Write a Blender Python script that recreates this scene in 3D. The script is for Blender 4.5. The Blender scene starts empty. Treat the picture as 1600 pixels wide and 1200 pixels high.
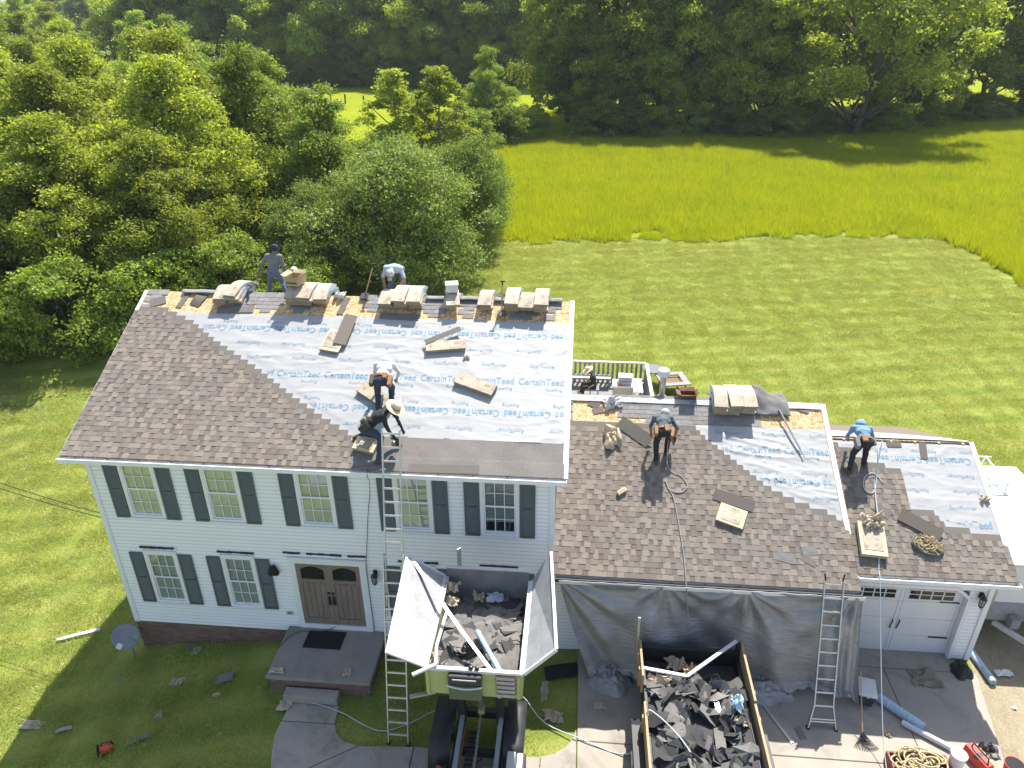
import bpy, bmesh, math, random
import numpy as np
from mathutils import Vector, Matrix, noise as mnoise

S = bpy.context.scene
COL = S.collection
R = math.radians

# ------------------------------------------------------------ camera, sky, sun, exposure
cam_data = bpy.data.cameras.new('camera')
cam = bpy.data.objects.new('camera', cam_data)
COL.objects.link(cam)
cam_data.sensor_width = 36.0
cam_data.lens = 1160.0 / 1600.0 * 36.0
cam_data.clip_start = 0.1
cam_data.clip_end = 3000.0
def set_camera(loc, yaw, pitch, roll):
    f = Vector((math.sin(yaw) * math.cos(pitch), math.cos(yaw) * math.cos(pitch), -math.sin(pitch)))
    r = Vector((math.cos(yaw), -math.sin(yaw), 0.0))
    d = f.cross(r)
    r2 = r * math.cos(roll) + d * math.sin(roll)
    d2 = -r * math.sin(roll) + d * math.cos(roll)
    m = Matrix((r2, -d2, -f)).transposed().to_4x4()
    m.translation = loc
    cam.matrix_world = m
set_camera(Vector((11.637, -14.028, 14.948)), R(-5.326), R(27.393), R(0.434))
S.camera = cam

SUN_ELEV, SUN_AZ = R(56.0), R(16.5)          # azimuth from +Y towards +X
world = bpy.data.worlds.new('World')
S.world = world
world.use_nodes = True
wn = world.node_tree
wn.nodes.clear()
sky = wn.nodes.new('ShaderNodeTexSky')
sky.sky_type = 'NISHITA'
sky.sun_disc = False
sky.sun_elevation = SUN_ELEV
sky.sun_rotation = SUN_AZ
sky.air_density = 1.0
sky.dust_density = 1.2
bg = wn.nodes.new('ShaderNodeBackground')
bg.inputs['Strength'].default_value = 0.122
wo = wn.nodes.new('ShaderNodeOutputWorld')
hs_ = wn.nodes.new('ShaderNodeHueSaturation')
hs_.inputs['Saturation'].default_value = 0.85
wn.links.new(sky.outputs[0], hs_.inputs['Color'])
wn.links.new(hs_.outputs[0], bg.inputs[0])
wn.links.new(bg.outputs[0], wo.inputs[0])

sun_data = bpy.data.lights.new('sun', 'SUN')
sun_data.energy = 5.0
sun_data.angle = R(0.53)
sun_data.color = (1.0, 0.955, 0.88)
sun = bpy.data.objects.new('sun', sun_data)
COL.objects.link(sun)
to_sun = Vector((math.sin(SUN_AZ) * math.cos(SUN_ELEV), math.cos(SUN_AZ) * math.cos(SUN_ELEV), math.sin(SUN_ELEV)))
sun.rotation_euler = (-to_sun).to_track_quat('-Z', 'Y').to_euler()

S.view_settings.view_transform = 'Standard'
S.view_settings.look = 'None'
S.view_settings.gamma = 1.0
S.view_settings.use_curve_mapping = False
S.view_settings.exposure = 0.98
S.render.engine = 'CYCLES'
S.cycles.max_bounces = 7
S.cycles.diffuse_bounces = 3
S.cycles.transmission_bounces = 4
S.cycles.transparent_max_bounces = 6
S.cycles.caustics_reflective = False
S.cycles.caustics_refractive = False

# ------------------------------------------------------------ materials
MATS = {}
def _nodes(name):
    m = bpy.data.materials.new(name)
    m.use_nodes = True
    nt = m.node_tree
    return m, nt, nt.nodes['Principled BSDF']
def mixcol(nt, fac, a, b, blend='MIX'):
    n = nt.nodes.new('ShaderNodeMix')
    n.data_type = 'RGBA'
    n.blend_type = blend
    for sock, val in ((n.inputs[0], fac), (n.inputs[6], a), (n.inputs[7], b)):
        if isinstance(val, (int, float)):
            sock.default_value = val
        elif isinstance(val, tuple):
            sock.default_value = (*val[:3], 1)
        else:
            nt.links.new(val, sock)
    return n.outputs[2]
def coords(nt, kind='Object', scale=None):
    tc = nt.nodes.new('ShaderNodeTexCoord')
    out = tc.outputs[kind]
    if scale:
        mp = nt.nodes.new('ShaderNodeMapping')
        mp.inputs['Scale'].default_value = scale
        nt.links.new(out, mp.inputs[0])
        out = mp.outputs[0]
    return out
def world_pos(nt, scale=None):
    g = nt.nodes.new('ShaderNodeNewGeometry')
    out = g.outputs['Position']
    if scale:
        mp = nt.nodes.new('ShaderNodeMapping')
        mp.inputs['Scale'].default_value = scale
        nt.links.new(out, mp.inputs[0])
        out = mp.outputs[0]
    return out
def noise(nt, vec, scale, detail=4, rough=0.6, dist=0.0):
    n = nt.nodes.new('ShaderNodeTexNoise')
    n.inputs['Scale'].default_value = scale
    n.inputs['Detail'].default_value = detail
    n.inputs['Roughness'].default_value = rough
    n.inputs['Distortion'].default_value = dist
    if vec is not None:
        nt.links.new(vec, n.inputs['Vector'])
    return n.outputs['Fac']
def ramp(nt, fac, lo, hi):
    n = nt.nodes.new('ShaderNodeMapRange')
    n.inputs['From Min'].default_value = lo
    n.inputs['From Max'].default_value = hi
    nt.links.new(fac, n.inputs[0])
    return n.outputs[0]
def bump(nt, b, height, strength=0.3, dist=0.02):
    n = nt.nodes.new('ShaderNodeBump')
    n.inputs['Strength'].default_value = strength
    n.inputs['Distance'].default_value = dist
    nt.links.new(height, n.inputs['Height'])
    nt.links.new(n.outputs[0], b.inputs['Normal'])
    return n
def mat(name, c1, c2=None, scale=6.0, rough=0.7, metal=0.0, bmp=0.15, bdist=0.01, lo=0.35, hi=0.65, coord='Object',
        stretch=None, fine=None, finescale=60.0, spec=0.4, rand=0.0):
    """two-tone noisy surface with fine relief"""
    if name in MATS:
        return MATS[name]
    m, nt, b = _nodes(name)
    vec = world_pos(nt, stretch) if coord == 'World' else coords(nt, coord, stretch)
    c2 = c2 or tuple(x * 0.8 for x in c1)
    nz = noise(nt, vec, scale, 5)
    col = mixcol(nt, ramp(nt, nz, lo, hi), c1, c2)
    if fine:
        col = mixcol(nt, ramp(nt, noise(nt, vec, finescale, 2), 0.55, 0.7), col, fine)
    if rand:
        oi = nt.nodes.new('ShaderNodeObjectInfo')
        hs = nt.nodes.new('ShaderNodeHueSaturation')
        mr = nt.nodes.new('ShaderNodeMapRange')
        mr.inputs['To Min'].default_value = 1 - rand
        mr.inputs['To Max'].default_value = 1 + rand
        nt.links.new(oi.outputs['Random'], mr.inputs[0])
        nt.links.new(mr.outputs[0], hs.inputs['Value'])
        nt.links.new(col, hs.inputs['Color'])
        col = hs.outputs[0]
    nt.links.new(col, b.inputs['Base Color'])
    b.inputs['Roughness'].default_value = rough
    b.inputs['Metallic'].default_value = metal
    b.inputs['Specular IOR Level'].default_value = spec
    if bmp:
        bump(nt, b, noise(nt, vec, scale * 4, 5), bmp, bdist)
    MATS[name] = m
    return m

def leaf_mat(name, c1, c2, trans=0.45, tcol=None, randv=0.25, field=None, spec=0.2, rough=0.48):
    if name in MATS:
        return MATS[name]
    m = bpy.data.materials.new(name)
    m.use_nodes = True
    nt = m.node_tree
    nt.nodes.clear()
    out = nt.nodes.new('ShaderNodeOutputMaterial')
    g = nt.nodes.new('ShaderNodeNewGeometry')
    oi = nt.nodes.new('ShaderNodeObjectInfo')
    col = mixcol(nt, g.outputs['Random Per Island'], c1, c2)
    if field == 'lawn':
        # mowing lines and drier patches of the turf
        pos = g.outputs['Position']
        mp = nt.nodes.new('ShaderNodeMapping')
        mp.inputs['Rotation'].default_value = (0, 0, R(-6))
        nt.links.new(pos, mp.inputs[0])
        wv = nt.nodes.new('ShaderNodeTexWave')
        wv.bands_direction = 'Y'
        wv.inputs['Scale'].default_value = 0.13
        wv.inputs['Distortion'].default_value = 5.0
        wv.inputs['Detail'].default_value = 1.0
        wv.inputs['Detail Scale'].default_value = 0.10
        nt.links.new(mp.outputs[0], wv.inputs[0])
        col = mixcol(nt, ramp(nt, wv.outputs['Fac'], 0.1, 0.9), mixcol(nt, 0.17, col, (0.13, 0.20, 0.04)), col)
        col = mixcol(nt, ramp(nt, noise(nt, pos, 0.35, 4, 0.65), 0.5, 0.72), col, mixcol(nt, 0.5, col, (0.42, 0.40, 0.16)))
        col = mixcol(nt, ramp(nt, noise(nt, pos, 2.6, 5, 0.8), 0.42, 0.62), mixcol(nt, 0.36, col, (0.09, 0.13, 0.015)), col)
    elif field == 'meadow':
        pos = g.outputs['Position']
        col = mixcol(nt, ramp(nt, noise(nt, pos, 0.16, 5, 0.7), 0.45, 0.7), col, mixcol(nt, 0.4, col, (0.19, 0.28, 0.03)))
        col = mixcol(nt, ramp(nt, noise(nt, pos, 0.9, 5, 0.75), 0.56, 0.74), col, mixcol(nt, 0.45, col, (0.20, 0.20, 0.02)))
    hs = nt.nodes.new('ShaderNodeHueSaturation')
    mr = nt.nodes.new('ShaderNodeMapRange')
    mr.inputs['To Min'].default_value = 1 - randv
    mr.inputs['To Max'].default_value = 1 + randv
    nt.links.new(oi.outputs['Random'], mr.inputs[0])
    nt.links.new(mr.outputs[0], hs.inputs['Value'])
    nt.links.new(col, hs.inputs['Color'])
    d = nt.nodes.new('ShaderNodeBsdfPrincipled')
    d.inputs['Roughness'].default_value = rough
    d.inputs['Specular IOR Level'].default_value = spec
    nt.links.new(hs.outputs[0], d.inputs['Base Color'])
    t = nt.nodes.new('ShaderNodeBsdfTranslucent')
    tc = mixcol(nt, 1.0, hs.outputs[0], tcol or (1.6, 1.5, 0.55), 'MULTIPLY')
    nt.links.new(tc, t.inputs[0])
    mx = nt.nodes.new('ShaderNodeMixShader')
    mx.inputs[0].default_value = trans
    nt.links.new(d.outputs[0], mx.inputs[1])
    nt.links.new(t.outputs[0], mx.inputs[2])
    nt.links.new(mx.outputs[0], out.inputs[0])
    MATS[name] = m
    return m

# ------------------------------------------------------------ mesh builder and object helpers
def rotz(a):
    return Matrix.Rotation(a, 4, 'Z')
class MB:
    def __init__(self):
        self.v = []; self.f = []; self.m = []
    def face(self, pts, mi=0):
        n = len(self.v)
        self.v += [tuple(p) for p in pts]
        self.f.append(tuple(range(n, n + len(pts)))); self.m.append(mi)
    def hexa(self, p, mi=0):
        """8 corners: bottom 4 ccw then top 4"""
        n = len(self.v)
        self.v += [tuple(q) for q in p]
        for q in ((0, 3, 2, 1), (4, 5, 6, 7), (0, 1, 5, 4), (1, 2, 6, 5), (2, 3, 7, 6), (3, 0, 4, 7)):
            self.f.append(tuple(n + i for i in q)); self.m.append(mi)
        return self
    def bx(self, x0, x1, y0, y1, z0, z1, mi=0, mx=None):
        p = [(x0, y0, z0), (x1, y0, z0), (x1, y1, z0), (x0, y1, z0), (x0, y0, z1), (x1, y0, z1), (x1, y1, z1), (x0, y1, z1)]
        if mx is not None:
            p = [mx @ Vector(q) for q in p]
        return self.hexa(p, mi)
    def bar(self, a, b, w, h, mi=0, up=(0, 0, 1)):
        """rectangular bar from a to b, w across, h along up"""
        a, b = Vector(a), Vector(b)
        d = (b - a).normalized()
        u = Vector(up)
        s = d.cross(u)
        if s.length < 1e-4:
            s = d.cross(Vector((1, 0, 0)))
        s.normalize()
        u = s.cross(d)
        s *= w / 2; u *= h / 2
        return self.hexa([a - s - u, b - s - u, b + s - u, a + s - u, a - s + u, b - s + u, b + s + u, a + s + u], mi)
    def tube(self, pts, r, n=6, mi=0, caps=True):
        pts = [Vector(p) for p in pts]
        rs = r if isinstance(r, (list, tuple)) else [r] * len(pts)
        base = len(self.v)
        prev = None
        for i, p in enumerate(pts):
            d = (pts[min(i + 1, len(pts) - 1)] - pts[max(i - 1, 0)])
            d = d.normalized() if d.length > 1e-6 else Vector((0, 0, 1))
            if prev is None:
                s = d.cross(Vector((0, 0, 1)) if abs(d.z) < 0.9 else Vector((1, 0, 0))).normalized()
            else:
                s = (prev - d * prev.dot(d)).normalized()
            prev = s
            t = d.cross(s)
            for k in range(n):
                a = 2 * math.pi * k / n
                self.v.append(tuple(p + (s * math.cos(a) + t * math.sin(a)) * rs[i]))
        for i in range(len(pts) - 1):
            for k in range(n):
                a = base + i * n + k; b = base + i * n + (k + 1) % n
                self.f.append((a, b, b + n, a + n)); self.m.append(mi)
        if caps:
            self.f.append(tuple(base + k for k in reversed(range(n)))); self.m.append(mi)
            e = base + (len(pts) - 1) * n
            self.f.append(tuple(e + k for k in range(n))); self.m.append(mi)
        return self
    def lathe(self, prof, n=16, mx=None, mi=0):
        base = len(self.v)
        for r, z in prof:
            for k in range(n):
                a = 2 * math.pi * k / n
                p = Vector((r * math.cos(a), r * math.sin(a), z))
                self.v.append(tuple(mx @ p if mx is not None else p))
        for i in range(len(prof) - 1):
            for k in range(n):
                a = base + i * n + k; b = base + i * n + (k + 1) % n
                self.f.append((a, b, b + n, a + n)); self.m.append(mi)
        self.f.append(tuple(base + k for k in reversed(range(n)))); self.m.append(mi)
        e = base + (len(prof) - 1) * n
        self.f.append(tuple(e + k for k in range(n))); self.m.append(mi)
        return self
    def grid(self, fn, nu, nv, mi=0, thick=0.0):
        base = len(self.v)
        for j in range(nv + 1):
            for i in range(nu + 1):
                self.v.append(tuple(fn(i / nu, j / nv)))
        for j in range(nv):
            for i in range(nu):
                a = base + j * (nu + 1) + i
                self.f.append((a, a + 1, a + nu + 2, a + nu + 1)); self.m.append(mi)
        return self
    def prism(self, poly, z0, z1, mi=0, mx=None):
        n = len(poly)
        lo = [Vector((x, y, z0)) for x, y in poly]; hi = [Vector((x, y, z1)) for x, y in poly]
        if mx is not None:
            lo = [mx @ p for p in lo]; hi = [mx @ p for p in hi]
        b = len(self.v)
        self.v += [tuple(p) for p in lo + hi]
        self.f.append(tuple(b + i for i in reversed(range(n)))); self.m.append(mi)
        self.f.append(tuple(b + n + i for i in range(n))); self.m.append(mi)
        for i in range(n):
            j = (i + 1) % n
            self.f.append((b + i, b + j, b + n + j, b + n + i)); self.m.append(mi)
        return self
    def mesh(self, name, mats):
        me = bpy.data.meshes.new(name)
        me.from_pydata(self.v, [], self.f)
        for m in (mats if isinstance(mats, (list, tuple)) else [mats]):
            me.materials.append(m)
        if any(self.m):
            me.polygons.foreach_set('material_index', self.m)
        me.update()
        return me
    def build(self, name, mats, parent=None, smooth=False, solid=0.0, bevel=0.0):
        me = self.mesh(name, mats)
        if smooth:
            me.polygons.foreach_set('use_smooth', [True] * len(me.polygons))
        o = obj(name, me, parent)
        if solid:
            md = o.modifiers.new('solid', 'SOLIDIFY'); md.thickness = solid
        if bevel:
            md = o.modifiers.new('bevel', 'BEVEL'); md.width = bevel; md.segments = 2; md.limit_method = 'ANGLE'
        return o
def obj(name, me, parent=None, loc=None, mx=None):
    o = bpy.data.objects.new(name, me)
    COL.objects.link(o)
    if parent is not None:
        o.parent = parent
    if mx is not None:
        o.matrix_local = mx
    elif loc is not None:
        o.location = loc
    return o
def tag(o, label=None, cat=None, group=None, kind=None):
    if label: o['label'] = label
    if cat: o['category'] = cat
    if group: o['group'] = group
    if kind: o['kind'] = kind
    return o
def empty(name, loc=(0, 0, 0), rz=0.0, mx=None):
    o = bpy.data.objects.new(name, None)
    COL.objects.link(o)
    o.empty_display_size = 0.2
    if mx is not None:
        o.matrix_world = mx
    else:
        o.location = loc
        o.rotation_euler = (0, 0, rz)
    return o
def copy_tree(o, parent=None):
    c = o.copy()
    COL.objects.link(c)
    c.parent = parent
    for ch in list(o.children):
        k = copy_tree(ch, c)
        k.matrix_local = ch.matrix_local
    return c
ORDN = ['first', 'second', 'third', 'fourth', 'fifth', 'sixth', 'seventh', 'eighth', 'ninth', 'tenth', 'eleventh', 'twelfth', 'thirteenth', 'fourteenth', 'fifteenth', 'sixteenth', 'seventeenth']
def lerp(a, b, t):
    return a + (b - a) * t
def interp(x, pts):
    if x <= pts[0][0]: return pts[0][1]
    for (a, va), (b, vb) in zip(pts, pts[1:]):
        if x <= b:
            return va + (vb - va) * (x - a) / (b - a)
    return pts[-1][1]
def wob(x, y, z=0.0, s=1.0):
    return mnoise.noise(Vector((x * s, y * s, z * s)))

# ------------------------------------------------------------ ground height
HX = [(-30, -2.4), (-12, -1.9), (-6, -1.6), (-3, -1.36), (0, -0.97), (2, -0.66), (4.2, -0.42), (6, -0.40), (9, -0.28),
      (11.4, -0.10), (12, -0.07), (30, -0.07), (60, -0.3)]
def smooth01(t):
    t = max(0.0, min(1.0, t))
    return t * t * (3 - 2 * t)
def gh(x, y):
    h = interp(x, HX)
    # round the kinks of the profile
    h = 0.5 * h + 0.25 * interp(x - 0.5, HX) + 0.25 * interp(x + 0.5, HX)
    return lerp(h, -0.5, smooth01((y - 9) / 14.0))
# ------------------------------------------------------------ ground: lawn, meadow, drive, walkway, dirt
random.seed(11)
def lawn_material():
    m, nt, b = _nodes('lawn_turf')
    pos = world_pos(nt)
    big = noise(nt, pos, 0.22, 5, 0.6)
    midn = noise(nt, pos, 1.7, 5, 0.65)
    fine = noise(nt, pos, 14.0, 4, 0.75)
    col = mixcol(nt, ramp(nt, big, 0.35, 0.66), (0.235, 0.27, 0.048), (0.285, 0.31, 0.07))
    col = mixcol(nt, ramp(nt, midn, 0.40, 0.72), col, (0.32, 0.34, 0.10))
    # mown stripes: light and dark lean of the blades, wandering a little
    mp = nt.nodes.new('ShaderNodeMapping')
    mp.inputs['Rotation'].default_value = (0, 0, R(-12))
    nt.links.new(pos, mp.inputs[0])
    wv = nt.nodes.new('ShaderNodeTexWave')
    wv.bands_direction = 'Y'
    wv.inputs['Scale'].default_value = 0.24
    wv.inputs['Distortion'].default_value = 2.2
    wv.inputs['Detail'].default_value = 2
    wv.inputs['Detail Scale'].default_value = 0.35
    nt.links.new(mp.outputs[0], wv.inputs[0])
    col = mixcol(nt, ramp(nt, wv.outputs['Fac'], 0.25, 0.75), col, mixcol(nt, 0.65, col, (0.14, 0.20, 0.034)))
    col = mixcol(nt, ramp(nt, fine, 0.42, 0.75), col, (0.16, 0.20, 0.035))
    nt.links.new(col, b.inputs['Base Color'])
    b.inputs['Roughness'].default_value = 0.9
    b.inputs['Specular IOR Level'].default_value = 0.1
    bump(nt, b, noise(nt, pos, 22.0, 6, 0.8), 0.55, 0.05)
    return m
def meadow_material():
    m, nt, b = _nodes('meadow_turf')
    pos = world_pos(nt)
    big = noise(nt, pos, 0.12, 5, 0.6)
    fine = noise(nt, pos, 3.2, 6, 0.75)
    col = mixcol(nt, ramp(nt, big, 0.32, 0.66), (0.275, 0.32, 0.013), (0.23, 0.28, 0.013))
    col = mixcol(nt, ramp(nt, fine, 0.45, 0.7), col, (0.17, 0.19, 0.012))
    nt.links.new(col, b.inputs['Base Color'])
    b.inputs['Roughness'].default_value = 0.95
    b.inputs['Specular IOR Level'].default_value = 0.05
    bump(nt, b, noise(nt, pos, 8.0, 6, 0.8), 0.6, 0.15)
    return m
M_LAWN, M_MEADOW = lawn_material(), meadow_material()
xs = [-900, -600, -400, -280, -200, -150, -110, -80, -60, -48] + list(range(-40, 64, 1)) + [70, 80, 100, 130, 170, 230, 320, 450, 650, 900]
ys = [-120, -80, -50, -35, -25, -18] + list(range(-14, 42, 1)) + [46, 52, 60, 70, 85, 100, 120, 145, 170, 200, 240, 290, 350, 420, 520, 650, 900, 1300]
def terrain_h(x, y):
    h = gh(x, y)
    if y > 210:
        h += 16 * smooth01((y - 210) / 380.0) * (0.75 + 0.5 * wob(x, y, 3.1, 0.006))
    return h
g = MB()
for y in ys:
    for x in xs:
        g.v.append((x, y, terrain_h(x, y)))
nx = len(xs)
for j in range(len(ys) - 1):
    for i in range(nx - 1):
        a = j * nx + i
        g.f.append((a, a + 1, a + nx + 1, a + nx)); g.m.append(0)
tag(g.build('ground', M_LAWN, smooth=True), 'mown green lawn sloping around the house', 'lawn', kind='structure')

MOW = [(-60, 34), (-5, 36.6), (4.4, 37.2), (16, 38.3), (25.3, 39.9), (31, 41.0), (35, 41.1), (37.3, 40.2), (38.6, 38.3), (39.1, 35.5), (39.2, 31.5), (39.3, -30)]
def mow_y(x):
    return interp(x, MOW)
def in_meadow(x, y):
    return y > mow_y(x) if x < 39.3 else True
cols = [-200, -120, -80, -60, -30, -15, -5] + [i * 1.5 for i in range(-1, 24)] + [35, 36, 37, 37.8, 38.4, 38.8, 39.05, 39.2, 40.3, 45, 55, 70, 100, 150, 220]
g = MB()
nyy = 26
for x in cols:
    y0 = mow_y(x) + 0.9
    for j in range(nyy + 1):
        t = j / nyy
        y = y0 + (200 - y0) * (t ** 1.6)
        g.v.append((x, y, gh(x, y) + 0.03))
for i in range(len(cols) - 1):
    for j in range(nyy):
        a = i * (nyy + 1) + j
        g.f.append((a, a + nyy + 1, a + nyy + 2, a + 1)); g.m.append(0)
tag(g.build('meadow', M_MEADOW, smooth=True), 'tall yellow green hay meadow beyond the mown lawn', 'meadow', kind='structure')

# --- grass blades (one object each, blades placed by geometry nodes)
def blade_patch(name, size, n, h0, h1, w, lean, mats, seed):
    rs = np.random.RandomState(seed)
    xy = (rs.rand(n, 2) - 0.5) * size
    ang = rs.rand(n) * 6.283
    h = h0 + (h1 - h0) * rs.rand(n)
    ln = lean * h * rs.randn(n)
    la = rs.rand(n) * 6.283
    dx, dy = np.cos(ang) * w / 2, np.sin(ang) * w / 2
    v = np.zeros((n, 3, 3))
    v[:, 0, 0] = xy[:, 0] - dx; v[:, 0, 1] = xy[:, 1] - dy
    v[:, 1, 0] = xy[:, 0] + dx; v[:, 1, 1] = xy[:, 1] + dy
    v[:, 2, 0] = xy[:, 0] + np.cos(la) * ln; v[:, 2, 1] = xy[:, 1] + np.sin(la) * ln; v[:, 2, 2] = h
    me = raw_mesh(name, v.reshape(-1, 3), np.arange(n * 3), np.arange(n) * 3, np.full(n, 3))
    me.materials.append(mats)
    return bpy.data.objects.new(name, me)
def raw_mesh(name, v, loops, starts, totals):
    me = bpy.data.meshes.new(name)
    me.vertices.add(len(v)); me.vertices.foreach_set('co', np.asarray(v, np.float32).ravel())
    me.loops.add(len(loops)); me.loops.foreach_set('vertex_index', np.asarray(loops, np.int32))
    me.polygons.add(len(starts)); me.polygons.foreach_set('loop_start', np.asarray(starts, np.int32))
    try:
        me.polygons.foreach_set('loop_total', np.asarray(totals, np.int32))
    except Exception:
        pass
    me.update(calc_edges=True)
    return me
def grass_field(name, patch, pts, label, cat):
    me = bpy.data.meshes.new(name)
    me.from_pydata([p[:3] for p in pts], [], [])
    ar = me.attributes.new('spin', 'FLOAT_VECTOR', 'POINT')
    ar.data.foreach_set('vector', [c for p in pts for c in (0.0, 0.0, p[3])])
    asz = me.attributes.new('size', 'FLOAT', 'POINT')
    asz.data.foreach_set('value', [p[4] for p in pts])
    o = obj(name, me)
    ng = bpy.data.node_groups.new(name, 'GeometryNodeTree')
    ng.interface.new_socket('Geometry', in_out='INPUT', socket_type='NodeSocketGeometry')
    ng.interface.new_socket('Geometry', in_out='OUTPUT', socket_type='NodeSocketGeometry')
    N = ng.nodes.new
    gi, go = N('NodeGroupInput'), N('NodeGroupOutput')
    inst, oi = N('GeometryNodeInstanceOnPoints'), N('GeometryNodeObjectInfo')
    oi.inputs['Object'].default_value = patch
    a1, a2 = N('GeometryNodeInputNamedAttribute'), N('GeometryNodeInputNamedAttribute')
    a1.data_type = 'FLOAT_VECTOR'; a1.inputs['Name'].default_value = 'spin'
    a2.data_type = 'FLOAT'; a2.inputs['Name'].default_value = 'size'
    e2r = N('FunctionNodeEulerToRotation')
    L = ng.links.new
    L(gi.outputs[0], inst.inputs['Points'])
    L(oi.outputs['Geometry'], inst.inputs['Instance'])
    L(a1.outputs['Attribute'], e2r.inputs[0])
    L(e2r.outputs[0], inst.inputs['Rotation'])
    L(a2.outputs['Attribute'], inst.inputs['Scale'])
    L(inst.outputs[0], go.inputs[0])
    md = o.modifiers.new('blades', 'NODES')
    md.node_group = ng
    tag(o, label, cat, kind='stuff')
    return o
M_BLADE = leaf_mat('lawn_blade', (0.36, 0.40, 0.095), (0.50, 0.52, 0.19), 0.45, (1.3, 1.25, 0.5), 0.05, 'lawn', 0.75, 0.45)
M_HAY = leaf_mat('meadow_blade', (0.28, 0.33, 0.014), (0.45, 0.465, 0.04), 0.5, (1.3, 1.3, 0.4), 0.05, 'meadow')
lawn_patch = blade_patch('lawn_blades', 2.3, 3600, 0.025, 0.085, 0.015, 1.0, M_BLADE, 3)
hay_patch = blade_patch('hay_blades', 2.6, 1700, 0.18, 0.70, 0.035, 0.45, M_HAY, 4)
def over_hard(x, y):
    if -0.2 < x < 22.5 and 0 <= y < 9.2: return True
    if 4.1 < x < 7.1 and -2.2 < y < 0.3: return True
    if 4.7 < x < 6.5 and -5 < y < 0: return True
    if 5 < x < 12 and y < -2.6: return True
    if x > 11.2 and y < 9: return True
    if 11 < x < 15.2 and 9 < y < 15.2: return True
    return False
pts = []
def lawn_area(x0, x1, y0, y1, step):
    x = x0
    while x < x1:
        y = y0
        while y < y1:
            px, py = x + random.uniform(-.3, .3), y + random.uniform(-.3, .3)
            if not over_hard(px, py) and not in_meadow(px, py + 0.0) and not (px > 38):
                pts.append((px, py, gh(px, py) + 0.0, random.uniform(0, 6.28), random.uniform(0.85, 1.15)))
            y += step
        x += step
lawn_area(-18, 12, -6, 16.5, 1.25)
lawn_area(4, 39, 8, 41, 1.5)
grass_field('lawn_grass', lawn_patch, pts, 'short mown grass blades of the lawn around the house', 'grass')
pts = []
y = 32.0
while y < 104:
    x = -12.0
    while x < 92:
        px, py = x + random.uniform(-.5, .5), y + random.uniform(-.5, .5)
        if in_meadow(px, py + 0.15) and in_meadow(px + (1.1 if px < 39.3 and py < 40 else 0) * 0, py) and not (px < 39.7 and py < 38):
            if abs(px - 12) < (py + 14) * 0.85:
                pts.append((px, py, gh(px, py) + 0.02, random.uniform(0, 6.28), random.uniform(0.8, 1.25) * (1.0 if in_meadow(px, py - 1.2) else 0.62)))
        x += 1.9
    y += 1.9
for k in range(60):
    py = 20 + k * 0.33
    pts.append((40.1 + 0.5 * math.sin(k * 1.7), py, gh(40, py) + 0.02, k * 1.3, 1.0))
grass_field('meadow_grass', hay_patch, pts, 'tall yellow green hay grass of the meadow', 'grass')

# --- concrete drive and walkway, each slab its own piece
def concrete(name, c1, c2, stain):
    m, nt, b = _nodes(name)
    pos = world_pos(nt)
    col = mixcol(nt, ramp(nt, noise(nt, pos, 1.3, 6, 0.65), 0.35, 0.7), c1, c2)
    col = mixcol(nt, ramp(nt, noise(nt, pos, 0.8, 6, 0.7, 0.6), 0.52, 0.72), col, stain)
    col = mixcol(nt, ramp(nt, noise(nt, pos, 60.0, 3, 0.7), 0.62, 0.75), col, tuple(c * 0.6 for c in c1))
    nt.links.new(col, b.inputs['Base Color'])
    b.inputs['Roughness'].default_value = 0.88
    bump(nt, b, noise(nt, pos, 90, 4), 0.25, 0.004)
    return m
M_DRIVE = concrete('drive_concrete', (0.36, 0.32, 0.265), (0.295, 0.262, 0.22), (0.205, 0.18, 0.155))
M_WALK = concrete('walk_concrete', (0.35, 0.32, 0.275), (0.29, 0.266, 0.232), (0.18, 0.166, 0.15))
M_STOOP = concrete('stoop_concrete', (0.29, 0.266, 0.235), (0.24, 0.22, 0.196), (0.155, 0.143, 0.128))
def slab(name, poly, zfun, th, m, parent):
    n = len(poly)
    s = MB()
    lo = [(x, y, zfun(x, y) - th) for x, y in poly]; hi = [(x, y, zfun(x, y)) for x, y in poly]
    s.v = lo + hi
    s.f = [tuple(reversed(range(n))), tuple(range(n, 2 * n))] + [(i, (i + 1) % n, n + (i + 1) % n, n + i) for i in range(n)]
    s.m = [0] * len(s.f)
    o = s.build(name, m, parent)
    md = o.modifiers.new('bevel', 'BEVEL'); md.width = 0.012; md.segments = 1; md.limit_method = 'ANGLE'
    return o
drive = tag(empty('driveway', (16, -2, 0)), 'pale concrete driveway in front of the garage', 'driveway', kind='structure')
def right_edge(y):
    return interp(y, [(-7, 20.9), (-4, 21.15), (-1.9, 21.42), (0.4, 21.95)])
def rel(poly, o):
    return poly
DX = [12.0, 15.9, 19.62]
DY = [(-7.0, -5.2), (-5.185, -2.72), (-2.705, 0.0)]
for (y0, y1) in DY:
    for i in range(3):
        x0 = DX[i] + 0.007
        if i < 2:
            poly = [(x0, y0), (DX[i + 1] - 0.007, y0), (DX[i + 1] - 0.007, y1), (x0, y1)]
        else:
            poly = [(x0, y0), (right_edge(y0), y0), (right_edge(y1), y1), (x0, y1)]
        o = slab('slab', [(px - 16, py + 2) for px, py in poly], lambda x, y: 0.0 + 0.004 * (i % 2), 0.15, M_DRIVE, drive)
o = slab('slab', [(18.46 - 16, 0.015 + 2), (21.5 - 16, 0.015 + 2), (21.5 - 16, 0.72 + 2), (18.46 - 16, 0.72 + 2)], lambda x, y: 0.006, 0.12, M_DRIVE, drive)

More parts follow.
